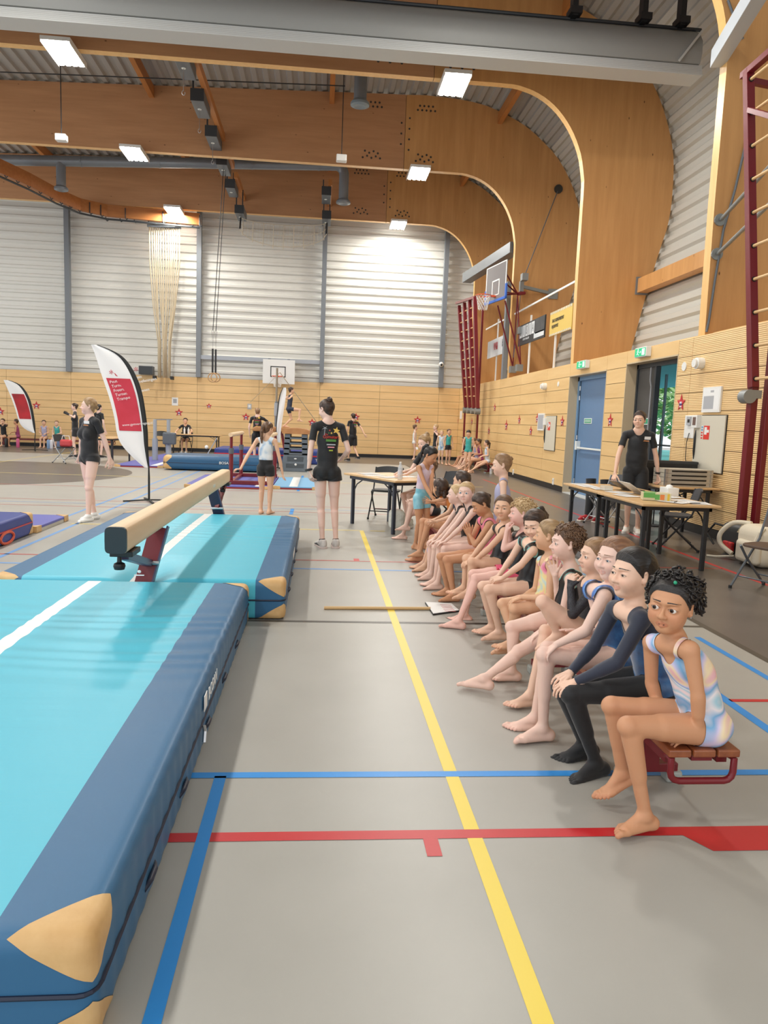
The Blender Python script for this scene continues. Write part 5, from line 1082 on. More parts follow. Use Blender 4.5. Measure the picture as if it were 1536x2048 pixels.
t = thing('tissue_box', 'white tissue box behind the silver laptop', 'tissue box', (4.22, 8.55, zt)); b = MB(); b.box((4.24, 8.52, zt+.05), (.14, .22, .10)); b.build('carton', M_plw, t, bevel=.006); b = MB(); b.ball((4.24, 8.52, zt+.105), (.04, .06, .03), 8); b.build('tissue', M_paper, t, smooth=True)
t = thing('plastic_cup', 'clear plastic box standing on the sheets of the farther right table', 'plastic box', (3.6, 8.92, zt)); b = MB(); b.box((3.62, 8.93, zt+.035), (.12, .14, .06)); b.build('tub', mat('clear_plastic', (226, 226, 216), rough=.2, alpha=.55), t, bevel=.01)
for i, (x, y, a, lab) in enumerate(((3.86, 7.62, .9, 'dark pen at the near end of the right tables'), (4.0, 7.55, .2, 'grey pen at the near edge of the right tables'))):
    t = thing('pen', lab, 'pen', (x, y, zt), 'pens on the right tables'); b = MB(); b.cyl((x, y, zt+.01), (x+.13*math.cos(a), y+.13*math.sin(a), zt+.01), .005, 8); b.build('barrel', M_plast, t); b = MB(); b.cyl((x+.13*math.cos(a), y+.13*math.sin(a), zt+.01), (x+.145*math.cos(a), y+.145*math.sin(a), zt+.01), .003, 8); b.build('tip', M_csil, t)
# flight cases and a black bar-shaped loudspeaker on the wall table
for k in range(4):
    z = zt+.062*k; t = thing('flat_case', ('lowest', 'second', 'third', 'topmost')[k]+' flat aluminium case of the stack on the wall table', 'case', (5.24, 10.2, z), 'stacked aluminium cases')
    b = MB(); b.bx((4.92, 10.02, z+.001), (5.60, 10.42, z+.058)); b.build('case_body', mat('case_beige', (198, 190, 172), rough=.45), t); b = MB()
    for zz in (.001, .049): b.bx((4.912, 10.012, z+zz), (5.608, 10.03, z+zz+.010)); 
    b.build('edge_strip', M_alu, t)
    b = MB(); b.bx((4.905, 10.005, z+.002), (4.94, 10.045, z+.057)); b.bx((5.58, 10.005, z+.002), (5.612, 10.045, z+.057)); b.build('corner_guard', M_chrome, t); b = MB(); b.bx((5.0, 10.008, z+.02), (5.52, 10.014, z+.04)); b.build('painted_gap_shadow', M_plast, t)  # solid black strip paints in the shadow of a front gap
t = thing('soundbar', 'long black case lying behind the aluminium cases', 'case', (5.3, 10.62, zt)); b = MB(); b.bx((4.84, 10.50, zt+.001), (5.64, 10.68, zt+.34)); b.build('case_body', M_cblk, t, bevel=.01); b = MB(); b.bx((4.84, 10.49, zt+.30), (5.64, 10.505, zt+.335)); b.build('lid_edge', M_hoistd, t)
t = thing('microphone_stand', 'thin black stand behind the man in black', 'stand', (5.0, 11.2, 0)); q = at(1317, 915, 11.2); b = MB(); b.cyl((q[0], 11.2, 0), (q[0], 11.2, 1.55), .012, 8); b.build('tube', M_cable, t); b = MB(); b.lathe((q[0], 11.2, 0), [(.14, 0), (.14, .02), (.02, .03)], 16); b.build('foot', M_cable, t)
# bottles
M_bot = mat('bottle_clear', (226, 232, 236), rough=.1, alpha=.5, spec=.6); M_lil = mat('bottle_lilac', (190, 170, 214), rough=.35); M_label = mat('bottle_label', (224, 222, 228), rough=.5)
def bottle(lab, c, h=.23, r=.033, m_=None, cap=None, group=None, metal=False):
    t = thing('drinking_bottle' if metal else 'water_bottle', lab, 'bottle', c, group)
    b = MB(); pr_ = [(r*.9, 0), (r, .008), (r, h*.62), (r*.95, h*.70), (r*.42, h*.88), (r*.42, h*.92)] if not metal else [(r*.94, 0), (r, .008), (r, h*.86), (r*.86, h*.93), (r*.6, h*.97)]
    b.lathe(c, pr_, 20); b.build('bottle_body', m_ or M_bot, t, smooth=2)
    b = MB(); b.lathe((c[0], c[1], c[2]+h*.92), [(r*.5, 0), (r*.5, h*.08), (r*.2, h*.085)], 14); b.build('cap', cap or M_plw, t, smooth=2)
    if not metal: b = MB(); b.lathe((c[0], c[1], c[2]), [(r*1.01, h*.3), (r*1.01, h*.55)], 18); b.build('label', M_label, t)
    return t
c = fl(859, 1142); bottle('lilac drinking bottle standing on the floor by the bench feet', (c[0], c[1], 0), .265, .036, M_lil, M_lil, metal=True)
q = at(800, 957, 9.72); bottle('clear water bottle on the middle judges table', (q[0], q[1], zt), .235, .033)
for px, lab in ((369, 'left clear bottle on the far judge table'), (377, 'right clear bottle on the far judge table')): q = at(px, 865, 28.5); bottle(lab, (q[0], q[1], zt), .26, .035, M_plw, group='bottles on the far table')
c = fl(982, 948); bottle('white bottle on the floor at the end of the far right bench', (c[0], c[1], 0), .26, .05, M_plw)
for i, (px, m_, lab) in enumerate(((13, M_plast, 'dark bottle under the feet of the child in black, far left'), (36, mat('bottle_pink', (214, 96, 140), rough=.4), 'pink bottle before the far left bench'), (97, mat('bottle_blue', (130, 160, 196), rough=.4), 'blue bottle beside the child in teal'), (103, M_label, 'pale bottle between the two children far left'), (117, mat('bottle_slate', (104, 124, 160), rough=.4), 'slate-blue bottle right of the child in teal'))):
    q = at(px, 893, 28.9); bottle(lab, (q[0], q[1], 0), .34, .06, m_, m_, group='bottles at the far left bench', metal=True)
# stick with a clipboard on the floor
a, c = fl(649, 1219), fl(853, 1220); t = thing('wooden_stick', 'long pale wooden stick lying across the yellow line', 'stick', a); b = MB(); b.cyl((a[0], a[1], .0135), (c[0]+.03, c[1], .0135), .0135, 12); b.build('stick', mat('stick_wood', (212, 176, 124), rough=.45), t, smooth=2); b = MB(); b.cyl((a[0]-.004, a[1], .0135), (a[0], a[1], .0135), .0128, 12); b.build('end_grain', M_rung, t)
P4 = [fl(850, 1207), fl(903, 1210), fl(919, 1224), fl(866, 1231)]; t = thing('clipboard', 'black clipboard with printed sheet lying at the end of the stick', 'clipboard', P4[0])
b = MB(); b.prism([p+[0, 0, .001] for p in P4], (0, 0, .012)); b.build('board', M_cblk, t); cc = sum(P4)/4
b = MB(); b.prism([cc+(p-cc)*.97+[0, 0, .013] for p in P4], (0, 0, .003)); b.build('sheet', M_paper, t); b = MB()
for k in range(5): u = .2+.13*k; p = P4[0]+(P4[1]-P4[0])*.5+(P4[3]-P4[0])*u; q = P4[0]+(P4[1]-P4[0])*.9+(P4[3]-P4[0])*u; b.bar(p+[0, 0, .0165], q+[0, 0, .0165], .008, .001)
b.build('print', mat('print_red', (204, 90, 92), rough=.6), t)
# rucksacks at the right wall
t = thing('sports_bag', 'black sports bag with a red tag against the right wall', 'bag', (5.3, 8.8, 0)); b = MB(); b.box((5.34, 8.62, .20), (.34, .70, .40)); o = b.build('bag_body', M_cblk, t, bevel=.11, seg=6, smooth=2); b = MB(); b.box((5.14, 8.66, .11), (.05, .20, .12)); b.build('red_tag', mat('tag_red', (206, 46, 44), rough=.5, var=((140, 30, 34), 20)), t, bevel=.015); b = MB(); b.tube([(5.25, 8.95, .32), (5.18, 9.08, .34), (5.15, 9.2, .20), (5.2, 9.1, .06)], .014, 6); b.build('strap', M_cblk, t, smooth=2)
t = thing('rucksack', 'cream rucksack with padded straps lying at the right wall', 'rucksack', (5.0, 8.05, 0)); M_cr = mat('canvas_cream', (226, 216, 194), rough=.8, bump=(40, .2, (1, 1, 1), .004))
b = MB(); b.box((5.12, 7.96, .24), (.36, .52, .47)); b.build('bag_body', M_cr, t, bevel=.12, seg=6, smooth=2); b = MB(); b.box((4.95, 7.92, .17), (.10, .42, .26)); b.build('front_pocket', M_cr, t, bevel=.06, seg=5, smooth=2)
b = MB(); b.tube(curve([(5.08, 8.12, .47), (4.98, 8.32, .45), (4.90, 8.44, .31), (4.90, 8.43, .18), (4.97, 8.28, .08)]), .028, 10); b.build('strap', M_cr, t, smooth=2); b = MB(); b.tube(curve([(4.94, 7.72, .42), (4.89, 7.74, .25), (4.90, 7.80, .06)]), .022, 8); b.build('strap', M_cr, t, smooth=2); b = MB(); b.tube([(4.98, 8.25, .06), (4.86, 8.42, .02), (4.78, 8.5, .015)], .012, 6); b.build('strap_end', M_cr, t)
b = MB(); b.tube([(5.02, 7.75, .46), (4.955, 7.73, .36), (4.955, 8.18, .36), (5.02, 8.2, .44)], .008, 6); b.build('piping', mat('canvas_tan', (178, 164, 136), rough=.8), t)
# white carrier bag under the middle table
t = thing('carrier_bag', 'crumpled white carrier bag under the judges table', 'carrier bag', (1.0, 10.0, 0)); b = MB(); q = fl(787, 1060); b.box((q[0]+.05, q[1]+.1, .14), (.22, .26, .27)); b.build('bag_body', mat('bag_white', (220, 222, 214), rough=.5, bump=(14, .9, (1, 1, 1), .03)), t, bevel=.06, seg=3)
# trousers and red trainers behind the right tables
# low benches of the far children
bench('low maroon bench along the right wall under the far children', 5.30, 22.2, 26.3, group='far benches', w=.28)
t = bench('low maroon bench at the far wall under the left children', 0, -2.3, 2.3, group='far benches', w=.28); t.location = (-10.3, 29.6, 0); t.rotation_euler = (0, 0, math.pi/2)
# ------------------------------------------------------------------ people: one implicit surface per body
class Field:
    "signed distance values on a regular grid, blended primitive by primitive"
    def __init__(s, lo, hi, h):
        s.lo = np.array(lo, float); s.h = h; s.n = np.maximum(((np.array(hi)-s.lo)/h).astype(int)+2, 4); s.D = np.full(s.n, 1e3, np.float32)
    def block(s, lo, hi):
        i0 = np.clip(((np.array(lo)-s.lo)/s.h).astype(int), 0, s.n); i1 = np.clip(((np.array(hi)-s.lo)/s.h).astype(int)+2, 0, s.n)
        if (i1 <= i0).any(): return None, None
        sl = tuple(slice(a, b) for a, b in zip(i0, i1))
        ax = [(s.lo[k]+s.h*np.arange(i0[k], i1[k])).astype(np.float32) for k in range(3)]
        return sl, (ax[0][:, None, None], ax[1][None, :, None], ax[2][None, None, :])
def smin(a, b, k):
    h = np.maximum(k-np.abs(a-b), 0)/np.maximum(k, 1e-6); return np.minimum(a, b)-h*h*k*.25
class Cap:
    "capsule whose radius changes from a to b"
    def __init__(s, a, b, ra, rb, k=.012): s.a = np.array(a, float); s.b = np.array(b, float); s.ra, s.rb, s.k = ra, rb, k
    def bb(s, m): r = max(s.ra, s.rb)+m; return np.minimum(s.a, s.b)-r, np.maximum(s.a, s.b)+r
    def d(s, X, Y, Z):
        a = s.a; ba = s.b-a; L2 = ba@ba+1e-12; x, y, z = X-a[0], Y-a[1], Z-a[2]
        h = np.clip((x*ba[0]+y*ba[1]+z*ba[2])/L2, 0, 1)
        return np.sqrt((x-ba[0]*h)**2+(y-ba[1]*h)**2+(z-ba[2]*h)**2)-(s.ra+(s.rb-s.ra)*h)
class Ell:
    "ellipsoid with its own axes (rows of A)"
    def __init__(s, c, r, A=None, k=.015): s.c = np.array(c, float); s.r = np.array(r, float); s.A = np.eye(3) if A is None else np.array(A, float); s.k = k
    def bb(s, m): e = np.sqrt(((s.A.T*s.r)**2).sum(1))+m; return s.c-e, s.c+e
    def d(s, X, Y, Z):
        x, y, z = X-s.c[0], Y-s.c[1], Z-s.c[2]; q0 = q1 = 0
        for i in range(3):
            u = (s.A[i, 0]*x+s.A[i, 1]*y+s.A[i, 2]*z)/s.r[i]; q0 = q0+u*u; q1 = q1+(u/s.r[i])**2
        k0 = np.sqrt(q0); return k0*(k0-1)/np.maximum(np.sqrt(q1), 1e-6)
class Cut:
    "a primitive to be carved away"
    def __init__(s, p, k=.004): s.p = p; s.k = k
    def bb(s, m): return s.p.bb(m)
    def d(s, *a): return s.p.d(*a)
def lay(F, prims):
    for p in prims:
        lo, hi = p.bb(p.k+2.5*F.h); sl, G = F.block(lo, hi)
        if sl is None: continue
        d = p.d(*G).astype(np.float32)
        if isinstance(p, Cut): F.D[sl] = -smin(-F.D[sl], d, p.k)
        else: F.D[sl] = smin(F.D[sl], d, p.k)
def pts_d(prims, P):
    o = np.full(len(P), 1e3)
    for p in prims:
        if not isinstance(p, Cut): o = np.minimum(o, p.d(P[:, 0], P[:, 1], P[:, 2]))
    return o
_E = [((0, 0, 0), (1, 0, 0)), ((0, 1, 0), (1, 1, 0)), ((0, 0, 1), (1, 0, 1)), ((0, 1, 1), (1, 1, 1)), ((0, 0, 0), (0, 1, 0)), ((1, 0, 0), (1, 1, 0)), ((0, 0, 1), (0, 1, 1)), ((1, 0, 1), (1, 1, 1)), ((0, 0, 0), (0, 0, 1)), ((1, 0, 0), (1, 0, 1)), ((0, 1, 0), (0, 1, 1)), ((1, 1, 0), (1, 1, 1))]
def nets(F):
    "surface nets: one vertex per crossed cell, one quad per crossed edge"
    D = F.D; neg = D < 0; n = np.array(D.shape)
    c = np.zeros(n-1, np.int8)
    for i in (0, 1):
        for j in (0, 1):
            for k in (0, 1): c += neg[i:n[0]-1+i, j:n[1]-1+j, k:n[2]-1+k]
    I = np.argwhere((c > 0) & (c < 8))
    if len(I) == 0: return np.zeros((0, 3)), np.zeros((0, 4), int)
    idx = np.full(n-1, -1, np.int32); idx[tuple(I.T)] = np.arange(len(I))
    acc = np.zeros((len(I), 3)); cnt = np.zeros(len(I))
    for a, b in _E:
        da = D[I[:, 0]+a[0], I[:, 1]+a[1], I[:, 2]+a[2]]; db = D[I[:, 0]+b[0], I[:, 1]+b[1], I[:, 2]+b[2]]
        m = (da < 0) != (db < 0); t = np.where(m, da/np.where(m, da-db, 1), 0)[:, None]
        acc += np.where(m[:, None], np.array(a)+(np.array(b)-np.array(a))*t, 0); cnt += m
    V = F.lo+F.h*(I+acc/cnt[:, None]); Q = []
    for ax in range(3):
        o1, o2 = [k for k in range(3) if k != ax]
        s0 = [slice(None)]*3; s1 = [slice(None)]*3; s0[ax] = slice(0, -1); s1[ax] = slice(1, None)
        ch = neg[tuple(s0)] != neg[tuple(s1)]; J = np.argwhere(ch)
        J = J[(J[:, o1] > 0) & (J[:, o2] > 0) & (J[:, o1] < n[o1]-1) & (J[:, o2] < n[o2]-1)]
        if len(J) == 0: continue
        def cell(d1, d2): K = J.copy(); K[:, o1] += d1; K[:, o2] += d2; return idx[tuple(K.T)]
        q = np.stack([cell(-1, -1), cell(0, -1), cell(0, 0), cell(-1, 0)], 1)
        ng = neg[tuple(J.T)]
        flip = ng if ax != 1 else ~ng
        q = np.where(flip[:, None], q, q[:, ::-1]); Q.append(q)
    Q = np.concatenate(Q); return V, Q[(Q >= 0).all(1)]
def vnormals(V, Q):
    N = np.zeros_like(V); fn = np.cross(V[Q[:, 2]]-V[Q[:, 0]], V[Q[:, 3]]-V[Q[:, 1]])
    for k in range(4): np.add.at(N, Q[:, k], fn)
    return N/(np.linalg.norm(N, axis=1, keepdims=True)+1e-12)
def relax(V, Q, it=1, lam=.5):
    for _ in range(it):
        S_ = np.zeros_like(V); c = np.zeros(len(V))
        for a, b in ((0, 1), (1, 2), (2, 3), (3, 0)):
            np.add.at(S_, Q[:, a], V[Q[:, b]]); np.add.at(S_, Q[:, b], V[Q[:, a]]); np.add.at(c, Q[:, a], 1); np.add.at(c, Q[:, b], 1)
        V = V+lam*(S_/np.maximum(c, 1)[:, None]-V)
    return V
def unit(v): v = np.array(v, float); return v/(np.linalg.norm(v)+1e-12)
def ik(a, c, l1, l2, hint):
    "middle joint of a two-bone limb from a to c, bending towards hint"
    a, c = np.array(a, float), np.array(c, float); d = c-a; L = np.linalg.norm(d); s = max(1.0, L/(l1+l2)*1.002); l1, l2 = l1*s, l2*s
    x = (l1*l1-l2*l2+L*L)/(2*L); h = math.sqrt(max(l1*l1-x*x, 0)); u = d/L; hv = np.array(hint, float); hv = unit(hv-u*(hv@u)); return a+u*x+hv*h
# ---------------------------------------------- skin, hair, cloth
def tone_mat(name, rough=.5):
    if name in _M: return _M[name]
    mt = bpy.data.materials.new(name); mt.use_nodes = True; _M[name] = mt; nt = mt.node_tree; b = nt.nodes['Principled BSDF']; b.inputs['Roughness'].default_value = rough
    a = nt.nodes.new('ShaderNodeVertexColor'); a.layer_name = 'tone'; nt.links.new(a.outputs[0], b.inputs['Base Color']); b.inputs['Specular IOR Level'].default_value = .35
    b.inputs['Subsurface Weight'].default_value = .06; b.inputs['Subsurface Radius'].default_value = (.012, .005, .003); b.inputs['Subsurface Scale'].default_value = .5
    return mt
M_skin = tone_mat('skin', .5)
SK = dict(pale=(238, 202, 186), fair=(236, 196, 172), rosy=(238, 192, 178), light=(228, 184, 154), olive=(222, 176, 142), tan=(212, 160, 124), brown=(204, 150, 114), dark=(158, 104, 72))
def hair_mat(name, c1, c2, scale=110, st=(.10, 1, .55)):
    if name in _M: return _M[name]
    m_ = mat(name, c1, rough=.42, spec=.5, var=(c2, scale*.5, st), bump=(scale, .7, st, .006)); return m_
HM = dict(black=hair_mat('hair_black', (24, 20, 19), (44, 37, 35)), dbrown=hair_mat('hair_dark_brown', (48, 34, 27), (82, 60, 46)), brown=hair_mat('hair_brown', (84, 60, 44), (122, 90, 64)), lbrown=hair_mat('hair_light_brown', (124, 92, 64), (164, 128, 92)), auburn=hair_mat('hair_auburn', (118, 82, 60), (156, 114, 84)), blond=hair_mat('hair_blond', (184, 150, 104), (214, 184, 140)), dblond=hair_mat('hair_dark_blond', (142, 112, 78), (180, 148, 106)))
M_eyew = mat('eye_white', (226, 220, 214), rough=.25); M_iris = mat('eye_iris_brown', (66, 40, 26), rough=.15); M_irisb = mat('eye_iris_blue', (92, 118, 136), rough=.15); M_pup = mat('eye_pupil', (12, 10, 10), rough=.1)

def person(label, J, hh=.195, g=1.0, skin='light', det=1, hair=None, clothes=(), hands=None, feet=None, foot_l=.195, mouth=0.0, iris=None, adult=False, shoe=None, cat='person', child_face=True, group=None, lean_hair=None, gaze=None, eye_o=.028, smile=0.0):
    """J: joints in world space (pel, chest, neck, head, face, up, sl sr el er wl wr hl hr kl kr al ar); hh head height; g girth"""
    J = {k: np.array(v, float) for k, v in J.items()}
    s = g
    Lv = unit(J['sl']-J['sr']); LH = unit(J['hl']-J['hr'])
    U1 = unit(J['chest']-J['pel']); U2 = unit(J['neck']-J['chest'])
    F1 = unit(np.cross(LH, U1)); F2 = unit(np.cross(Lv, U2)); X1 = np.cross(U1, F1); X2 = np.cross(U2, F2)
    A1 = np.array([X1, F1, U1]); A2 = np.array([X2, F2, U2])
    mid = (J['pel']+J['chest'])/2; Am = np.array([unit(X1+X2), unit(F1+F2), unit(U1+U2)])
    tl = np.linalg.norm(J['chest']-J['pel'])
    sw = np.linalg.norm(J['sl']-J['sr'])/2
    ff = unit(J['face']); uu = unit(J['up']-ff*(J['up']@ff)); le = np.cross(uu, ff); AH = np.array([le, ff, uu]); H0 = J['head']
    def hp(x, y, z): return H0+(le*x+ff*y+uu*z)*hh
    kk = .022*s
    ws, hs_ = (1.12, .98) if adult == 'm' else ((1.0, .95) if adult else (1.03, .98))
    T = [Ell(J['pel']+U1*.01*s, (.093*s*hs_, .074*s, .100*s), A1, kk), Ell(mid, (.093*s*ws, .070*s*ws, tl*.66), Am, kk), Ell(J['chest'], (.096*s, .072*s, .105*s), A2, kk),
         Cap(J['sl']-Lv*.016*s-U2*.004, J['sr']+Lv*.016*s-U2*.004, .031*s, .031*s, kk), Ell(J['chest']+U2*.05*s+F2*.008, (.088*s, .062*s, .075*s), A2, kk)]
    for sd in (1, -1): T.append(Ell(J['pel']+X1*sd*.042*s-F1*.026*s-U1*.030*s, (.052*s, .056*s, .060*s), A1, .018))
    if adult == 'f':
        for sd in (1, -1): T.append(Ell(J['chest']+X2*sd*.047*s+F2*.050*s-U2*.01*s, (.047*s, .042*s, .05*s), A2, .03))
    nb = J['neck']; hb = hp(0, -.10, -.36)
    nr = (.0335 if not adult else .0345)*s*(1.0 if adult != 'm' else 1.18)
    T += [Cap(nb-U2*.02, hb, nr*1.12, nr, .02), Cap(nb+unit(hb-nb)*.012, J['sl']-Lv*.02, nr*.85, .024*s, .03*s), Cap(nb+unit(hb-nb)*.012, J['sr']+Lv*.02, nr*.85, .024*s, .03*s)]
    c = 1.0 if child_face else .0
    Hd = [Ell(hp(0, -.06, .13), np.array((.345+.01*c, .40, .365))*hh, AH, .02), Ell(hp(0, .10, -.13), np.array((.275+.02*c, .265, .33))*hh, AH, .03), Ell(hp(0, .215, -.385), np.array((.125, .125, .10))*hh, AH, .022), Ell(hp(0, -.02, -.24), np.array((.255, .25, .20))*hh, AH, .03)]
    for sd in (1, -1):
        Hd += [Ell(hp(sd*.165, .215, -.17), np.array((.12, .13, .135+.02*c))*hh, AH, .02), Ell(hp(sd*.09, .315, .10), np.array((.12, .07, .045))*hh, AH, .014)]
    ears = []
    for sd in (1, -1):
        Ae = np.array([unit(le*sd*.85-ff*.5), unit(ff*.85+le*sd*.5-uu*.15), uu]); Ae[2] = np.cross(Ae[0], Ae[1])*(1 if sd > 0 else 1)
        ears += [Ell(hp(sd*.362, -.045, -.02), np.array((.026, .072, .115))*hh, Ae, .008), Ell(hp(sd*.345, -.02, -.11), np.array((.026, .04, .05))*hh, Ae, .008)]
    Hd += ears
    if det >= 1:
        Hd += [Cap(hp(0, .345, .03), hp(0, .425, -.125), .026*hh, .042*hh, .010), Ell(hp(0, .425, -.135), np.array((.050, .048, .042))*hh, AH, .008)]
        for sd in (1, -1): Hd.append(Ell(hp(sd*.058, .385, -.145), np.array((.034, .045, .032))*hh, AH, .006))
        for sd in (1, -1):
            Hd.append(Cut(Ell(hp(sd*.150, .375, -.005), np.array((.088, .075, .062))*hh, AH), .02))
            ec = hp(sd*.150, .268, -.005)
            Hd.append(Ell(ec, np.array((.098, .090, .090))*hh, AH, .004))
            Hd.append(Cut(Ell(hp(sd*.150, .372, -.010), np.array((.072, .06, eye_o))*hh, AH), .002))
        cz, cw = -.276+.030*smile, .104+.022*smile
        for sd in (1, -1):
            Hd += [Cap(hp(sd*.012, .362, -.257), hp(sd*cw*.9, .314-.01*smile, cz+.004), .018*hh, .009*hh, .006), Cap(hp(sd*.010, .354, -.300-.03*mouth), hp(sd*cw*.85, .314-.01*smile, cz-.006), .021*hh, .010*hh, .006)]
            if smile: Hd.append(Ell(hp(sd*.185, .235, -.135), np.array((.10, .12, .085))*hh, AH, .03))
        for sd in (1, -1): Hd.append(Cut(Cap(hp(0, .405, -.276-.012*mouth), hp(sd*cw*.82, .352, cz), (.006+.026*mouth)*hh, (.005+.006*mouth)*hh, .001), .002))
        for sd in (1, -1): Hd.append(Cut(Ell(hp(sd*.385, -.02, -.015), np.array((.022, .040, .075))*hh, AH), .004))
    limbs = []
    info = {}
    for q in 'lr':
        sd = 1 if q == 'l' else -1
        S_, E_, W_ = J['s'+q], J['e'+q], J['w'+q]
        hd = (hands or {}).get(q, {})
        d = unit(hd.get('d', W_-E_)); pn = hd.get('n'); 
        if pn is None: pn = np.cross(d, F2) if abs(d@F2) < .9 else -Lv*sd
        pn = unit(np.array(pn, float)-d*(np.array(pn, float)@d)); tv = np.cross(d, pn)*(1 if sd < 0 else -1)      # towards the thumb
        hl = hd.get('len', (.118 if not adult else .172)*(s if not adult else 1.0)*1.0)
        k = hl/.175
        a = [Ell(S_, (.031*s, .031*s, .031*s), None, .006), Cap(S_, E_, .0305*s, .0240*s, .006), Cap(E_, W_, .0245*s, .0165*s, .006), Cap(E_+(W_-E_)*.10, E_+(W_-E_)*.42, .0252*s, .0228*s, .008)]
        hand = []
        pw = .040*k
        for i, u in enumerate((.9, .32, -.3, -.88)):
            hand.append(Cap(W_+d*.012*k+tv*u*pw*.55, W_+d*(.092-.006*abs(i-1))*k+tv*u*pw, .0120*k, .0112*k, .010*k+.001))
        cl = hd.get('curl', (.35, .45, .35)); spread = hd.get('spread', .10)
        if not hasattr(cl[0], '__len__'): cl = [cl]*4
        for i, (u, L) in enumerate(((.98, .072), (.33, .080), (-.33, .075), (-.97, .058))):
            p = W_+d*(.092-.006*abs(i-1))*k+tv*u*pw; dv = unit(d+tv*spread*(1.2, .4, -.4, -1.3)[i]); ang = 0; r0 = (.0088, .0090, .0086, .0078)[i]*k
            for j, fr in enumerate((.46, .30, .24)):
                ang += cl[i][j]; v = dv*math.cos(ang)+pn*math.sin(ang); p2 = p+v*L*fr*k; hand.append(Cap(p, p2, r0*(1-.09*j), r0*(.91-.09*j), .0022*k+.0004)); p = p2
        ta = hd.get('thumb', .7)
        p = W_+d*.028*k+tv*.026*k+pn*.004*k; v = unit(d*.75+tv*ta+pn*.25)
        for L, r0 in ((.042, .0125), (.034, .0104), (.027, .0092)):
            p2 = p+v*L*k; hand.append(Cap(p, p2, r0*k, r0*.9*k, .004*k)); p = p2; v = unit(v+d*.22+pn*.10)
        limbs.append(('arm'+q, a, hand, S_, .055*s))
        Hp, K_, An = J['h'+q], J['k'+q], J['a'+q]
        ft = (feet or {}).get(q, {}); fd = unit(ft.get('d', F1-np.array([0, 0, F1[2]]))); fu = unit(np.array(ft.get('u', (0, 0, 1.0)))-fd*(np.array(ft.get('u', (0, 0, 1.0)))@fd)); fs_ = np.cross(fd, fu)  # fs_: to the right of the toes
        bk = unit(An-K_); cb = -F1-bk*((-F1)@bk); tdir = unit(K_-Hp)
        kneef = unit((Hp-K_)*-1/np.linalg.norm(Hp-K_)+(An-K_)*-1/np.linalg.norm(An-K_)+1e-6)
        cal = unit(cb) if np.linalg.norm(cb) > .05 else -F1
        # the back of the calf lies opposite to the toes
        cal = -unit(fd-bk*(fd@bk)) if np.linalg.norm(fd-bk*(fd@bk)) > .2 else cal
        l_ = [Ell(Hp, (.060*s, .060*s, .060*s), None, .01), Cap(Hp, K_, .060*s, .0365*s, .01), Cap(Hp+(K_-Hp)*.12, Hp+(K_-Hp)*.6, .060*s, .050*s, .008), Ell(K_-cal*.006*s, (.0365*s, .0365*s, .0365*s), None, .008), Cap(K_, An, .0345*s, .0205*s, .008), Cap(K_+bk*.05*s+cal*.010*s, K_+(An-K_)*.55+cal*.006*s, .0335*s, .0255*s, .016), Cap(K_+(An-K_)*.7, An, .0225*s, .0205*s, .008)]
        fl_ = foot_l; hl_ = ft.get('heel'); He = An-fu*(.036*fl_/.195)-fd*(.032*fl_/.195) if hl_ is None else np.array(hl_, float)
        kf = fl_/.195; foot = [Ell(He+fu*.004*kf, np.array((.022, .024, .021))*kf, np.array([fs_, fd, fu]), .014), Cap(An, He+fu*.008*kf, .022*kf, .022*kf, .02), Cap(An+fd*.012*kf, He+fd*.128*kf-fu*.002*kf, .024*kf, .015*kf, .02), Cap(He-fs_*.006*kf, He+fd*.125*kf+fs_*.017*kf*sd*-1-fu*.003*kf, .019*kf, .0165*kf, .014), Cap(He+fs_*.004*kf*sd, He+fd*.115*kf+fs_*.020*kf*sd-fu*.006*kf, .018*kf, .0135*kf, .014)]
        base = He+fd*.135*kf-fu*.006*kf
        for i, (u, L, r0, back) in enumerate(((-.024, .036, .0118, 0), (-.0065, .033, .0080, .002), (.0065, .029, .0075, .006), (.018, .024, .0072, .013), (.028, .020, .0068, .022))):
            p = base+fs_*u*kf*sd-fd*back*kf; p2 = p+fd*L*.6*kf+fu*.003*kf; p3 = p+fd*L*kf-fu*.003*kf; foot += [Cap(p-fd*.01*kf, p2, r0*kf*.95, r0*kf, .005*kf), Cap(p2, p3, r0*kf, r0*kf*.9, .002*kf)]
        limbs.append(('leg'+q, l_, foot, Hp, .085*s)); info['He'+q] = He; info['fd'+q] = fd; info['fu'+q] = fu; info['fs'+q] = fs_; info['tv'+q] = tv; info['d'+q] = d; info['pn'+q] = pn
    allp = T+Hd+[p for L in limbs for p in L[1]+L[2]]
    lo = np.min([p.bb(.02)[0] for p in allp], 0); hi = np.max([p.bb(.02)[1] for p in allp], 0)
    def evaluate(lo, hi, h):
        Fd = Field(lo, hi, h); lay(Fd, T+Hd)
        for nm, a, b, jt, rj in limbs:
            pr_ = a+b; l0 = np.min([p.bb(.03)[0] for p in pr_], 0); h0 = np.max([p.bb(.03)[1] for p in pr_], 0)
            sl, G = Fd.block(l0, h0)
            if sl is None: continue
            Fl = Field.__new__(Field); Fl.h = h; Fl.lo = np.array([g_.ravel()[0] for g_ in G], float); Fl.n = np.array([g_.size for g_ in G]); Fl.D = np.full(Fl.n, 1e3, np.float32)
            lay(Fl, pr_)
            r = np.sqrt((G[0]-jt[0])**2+(G[1]-jt[1])**2+(G[2]-jt[2])**2)
            kmap = .0025+.016*s*np.exp(-(r/(rj*1.25))**2); Fd.D[sl] = smin(Fd.D[sl], Fl.D, kmap)
        return Fd
    hc, hf, hhd = {0: (.013, .0065, .0075), 1: (.0085, .0045, .0050), 2: (.0065, .0030, .0032), 3: (.0055, .0026, .0026)}[det]
    boxes = []
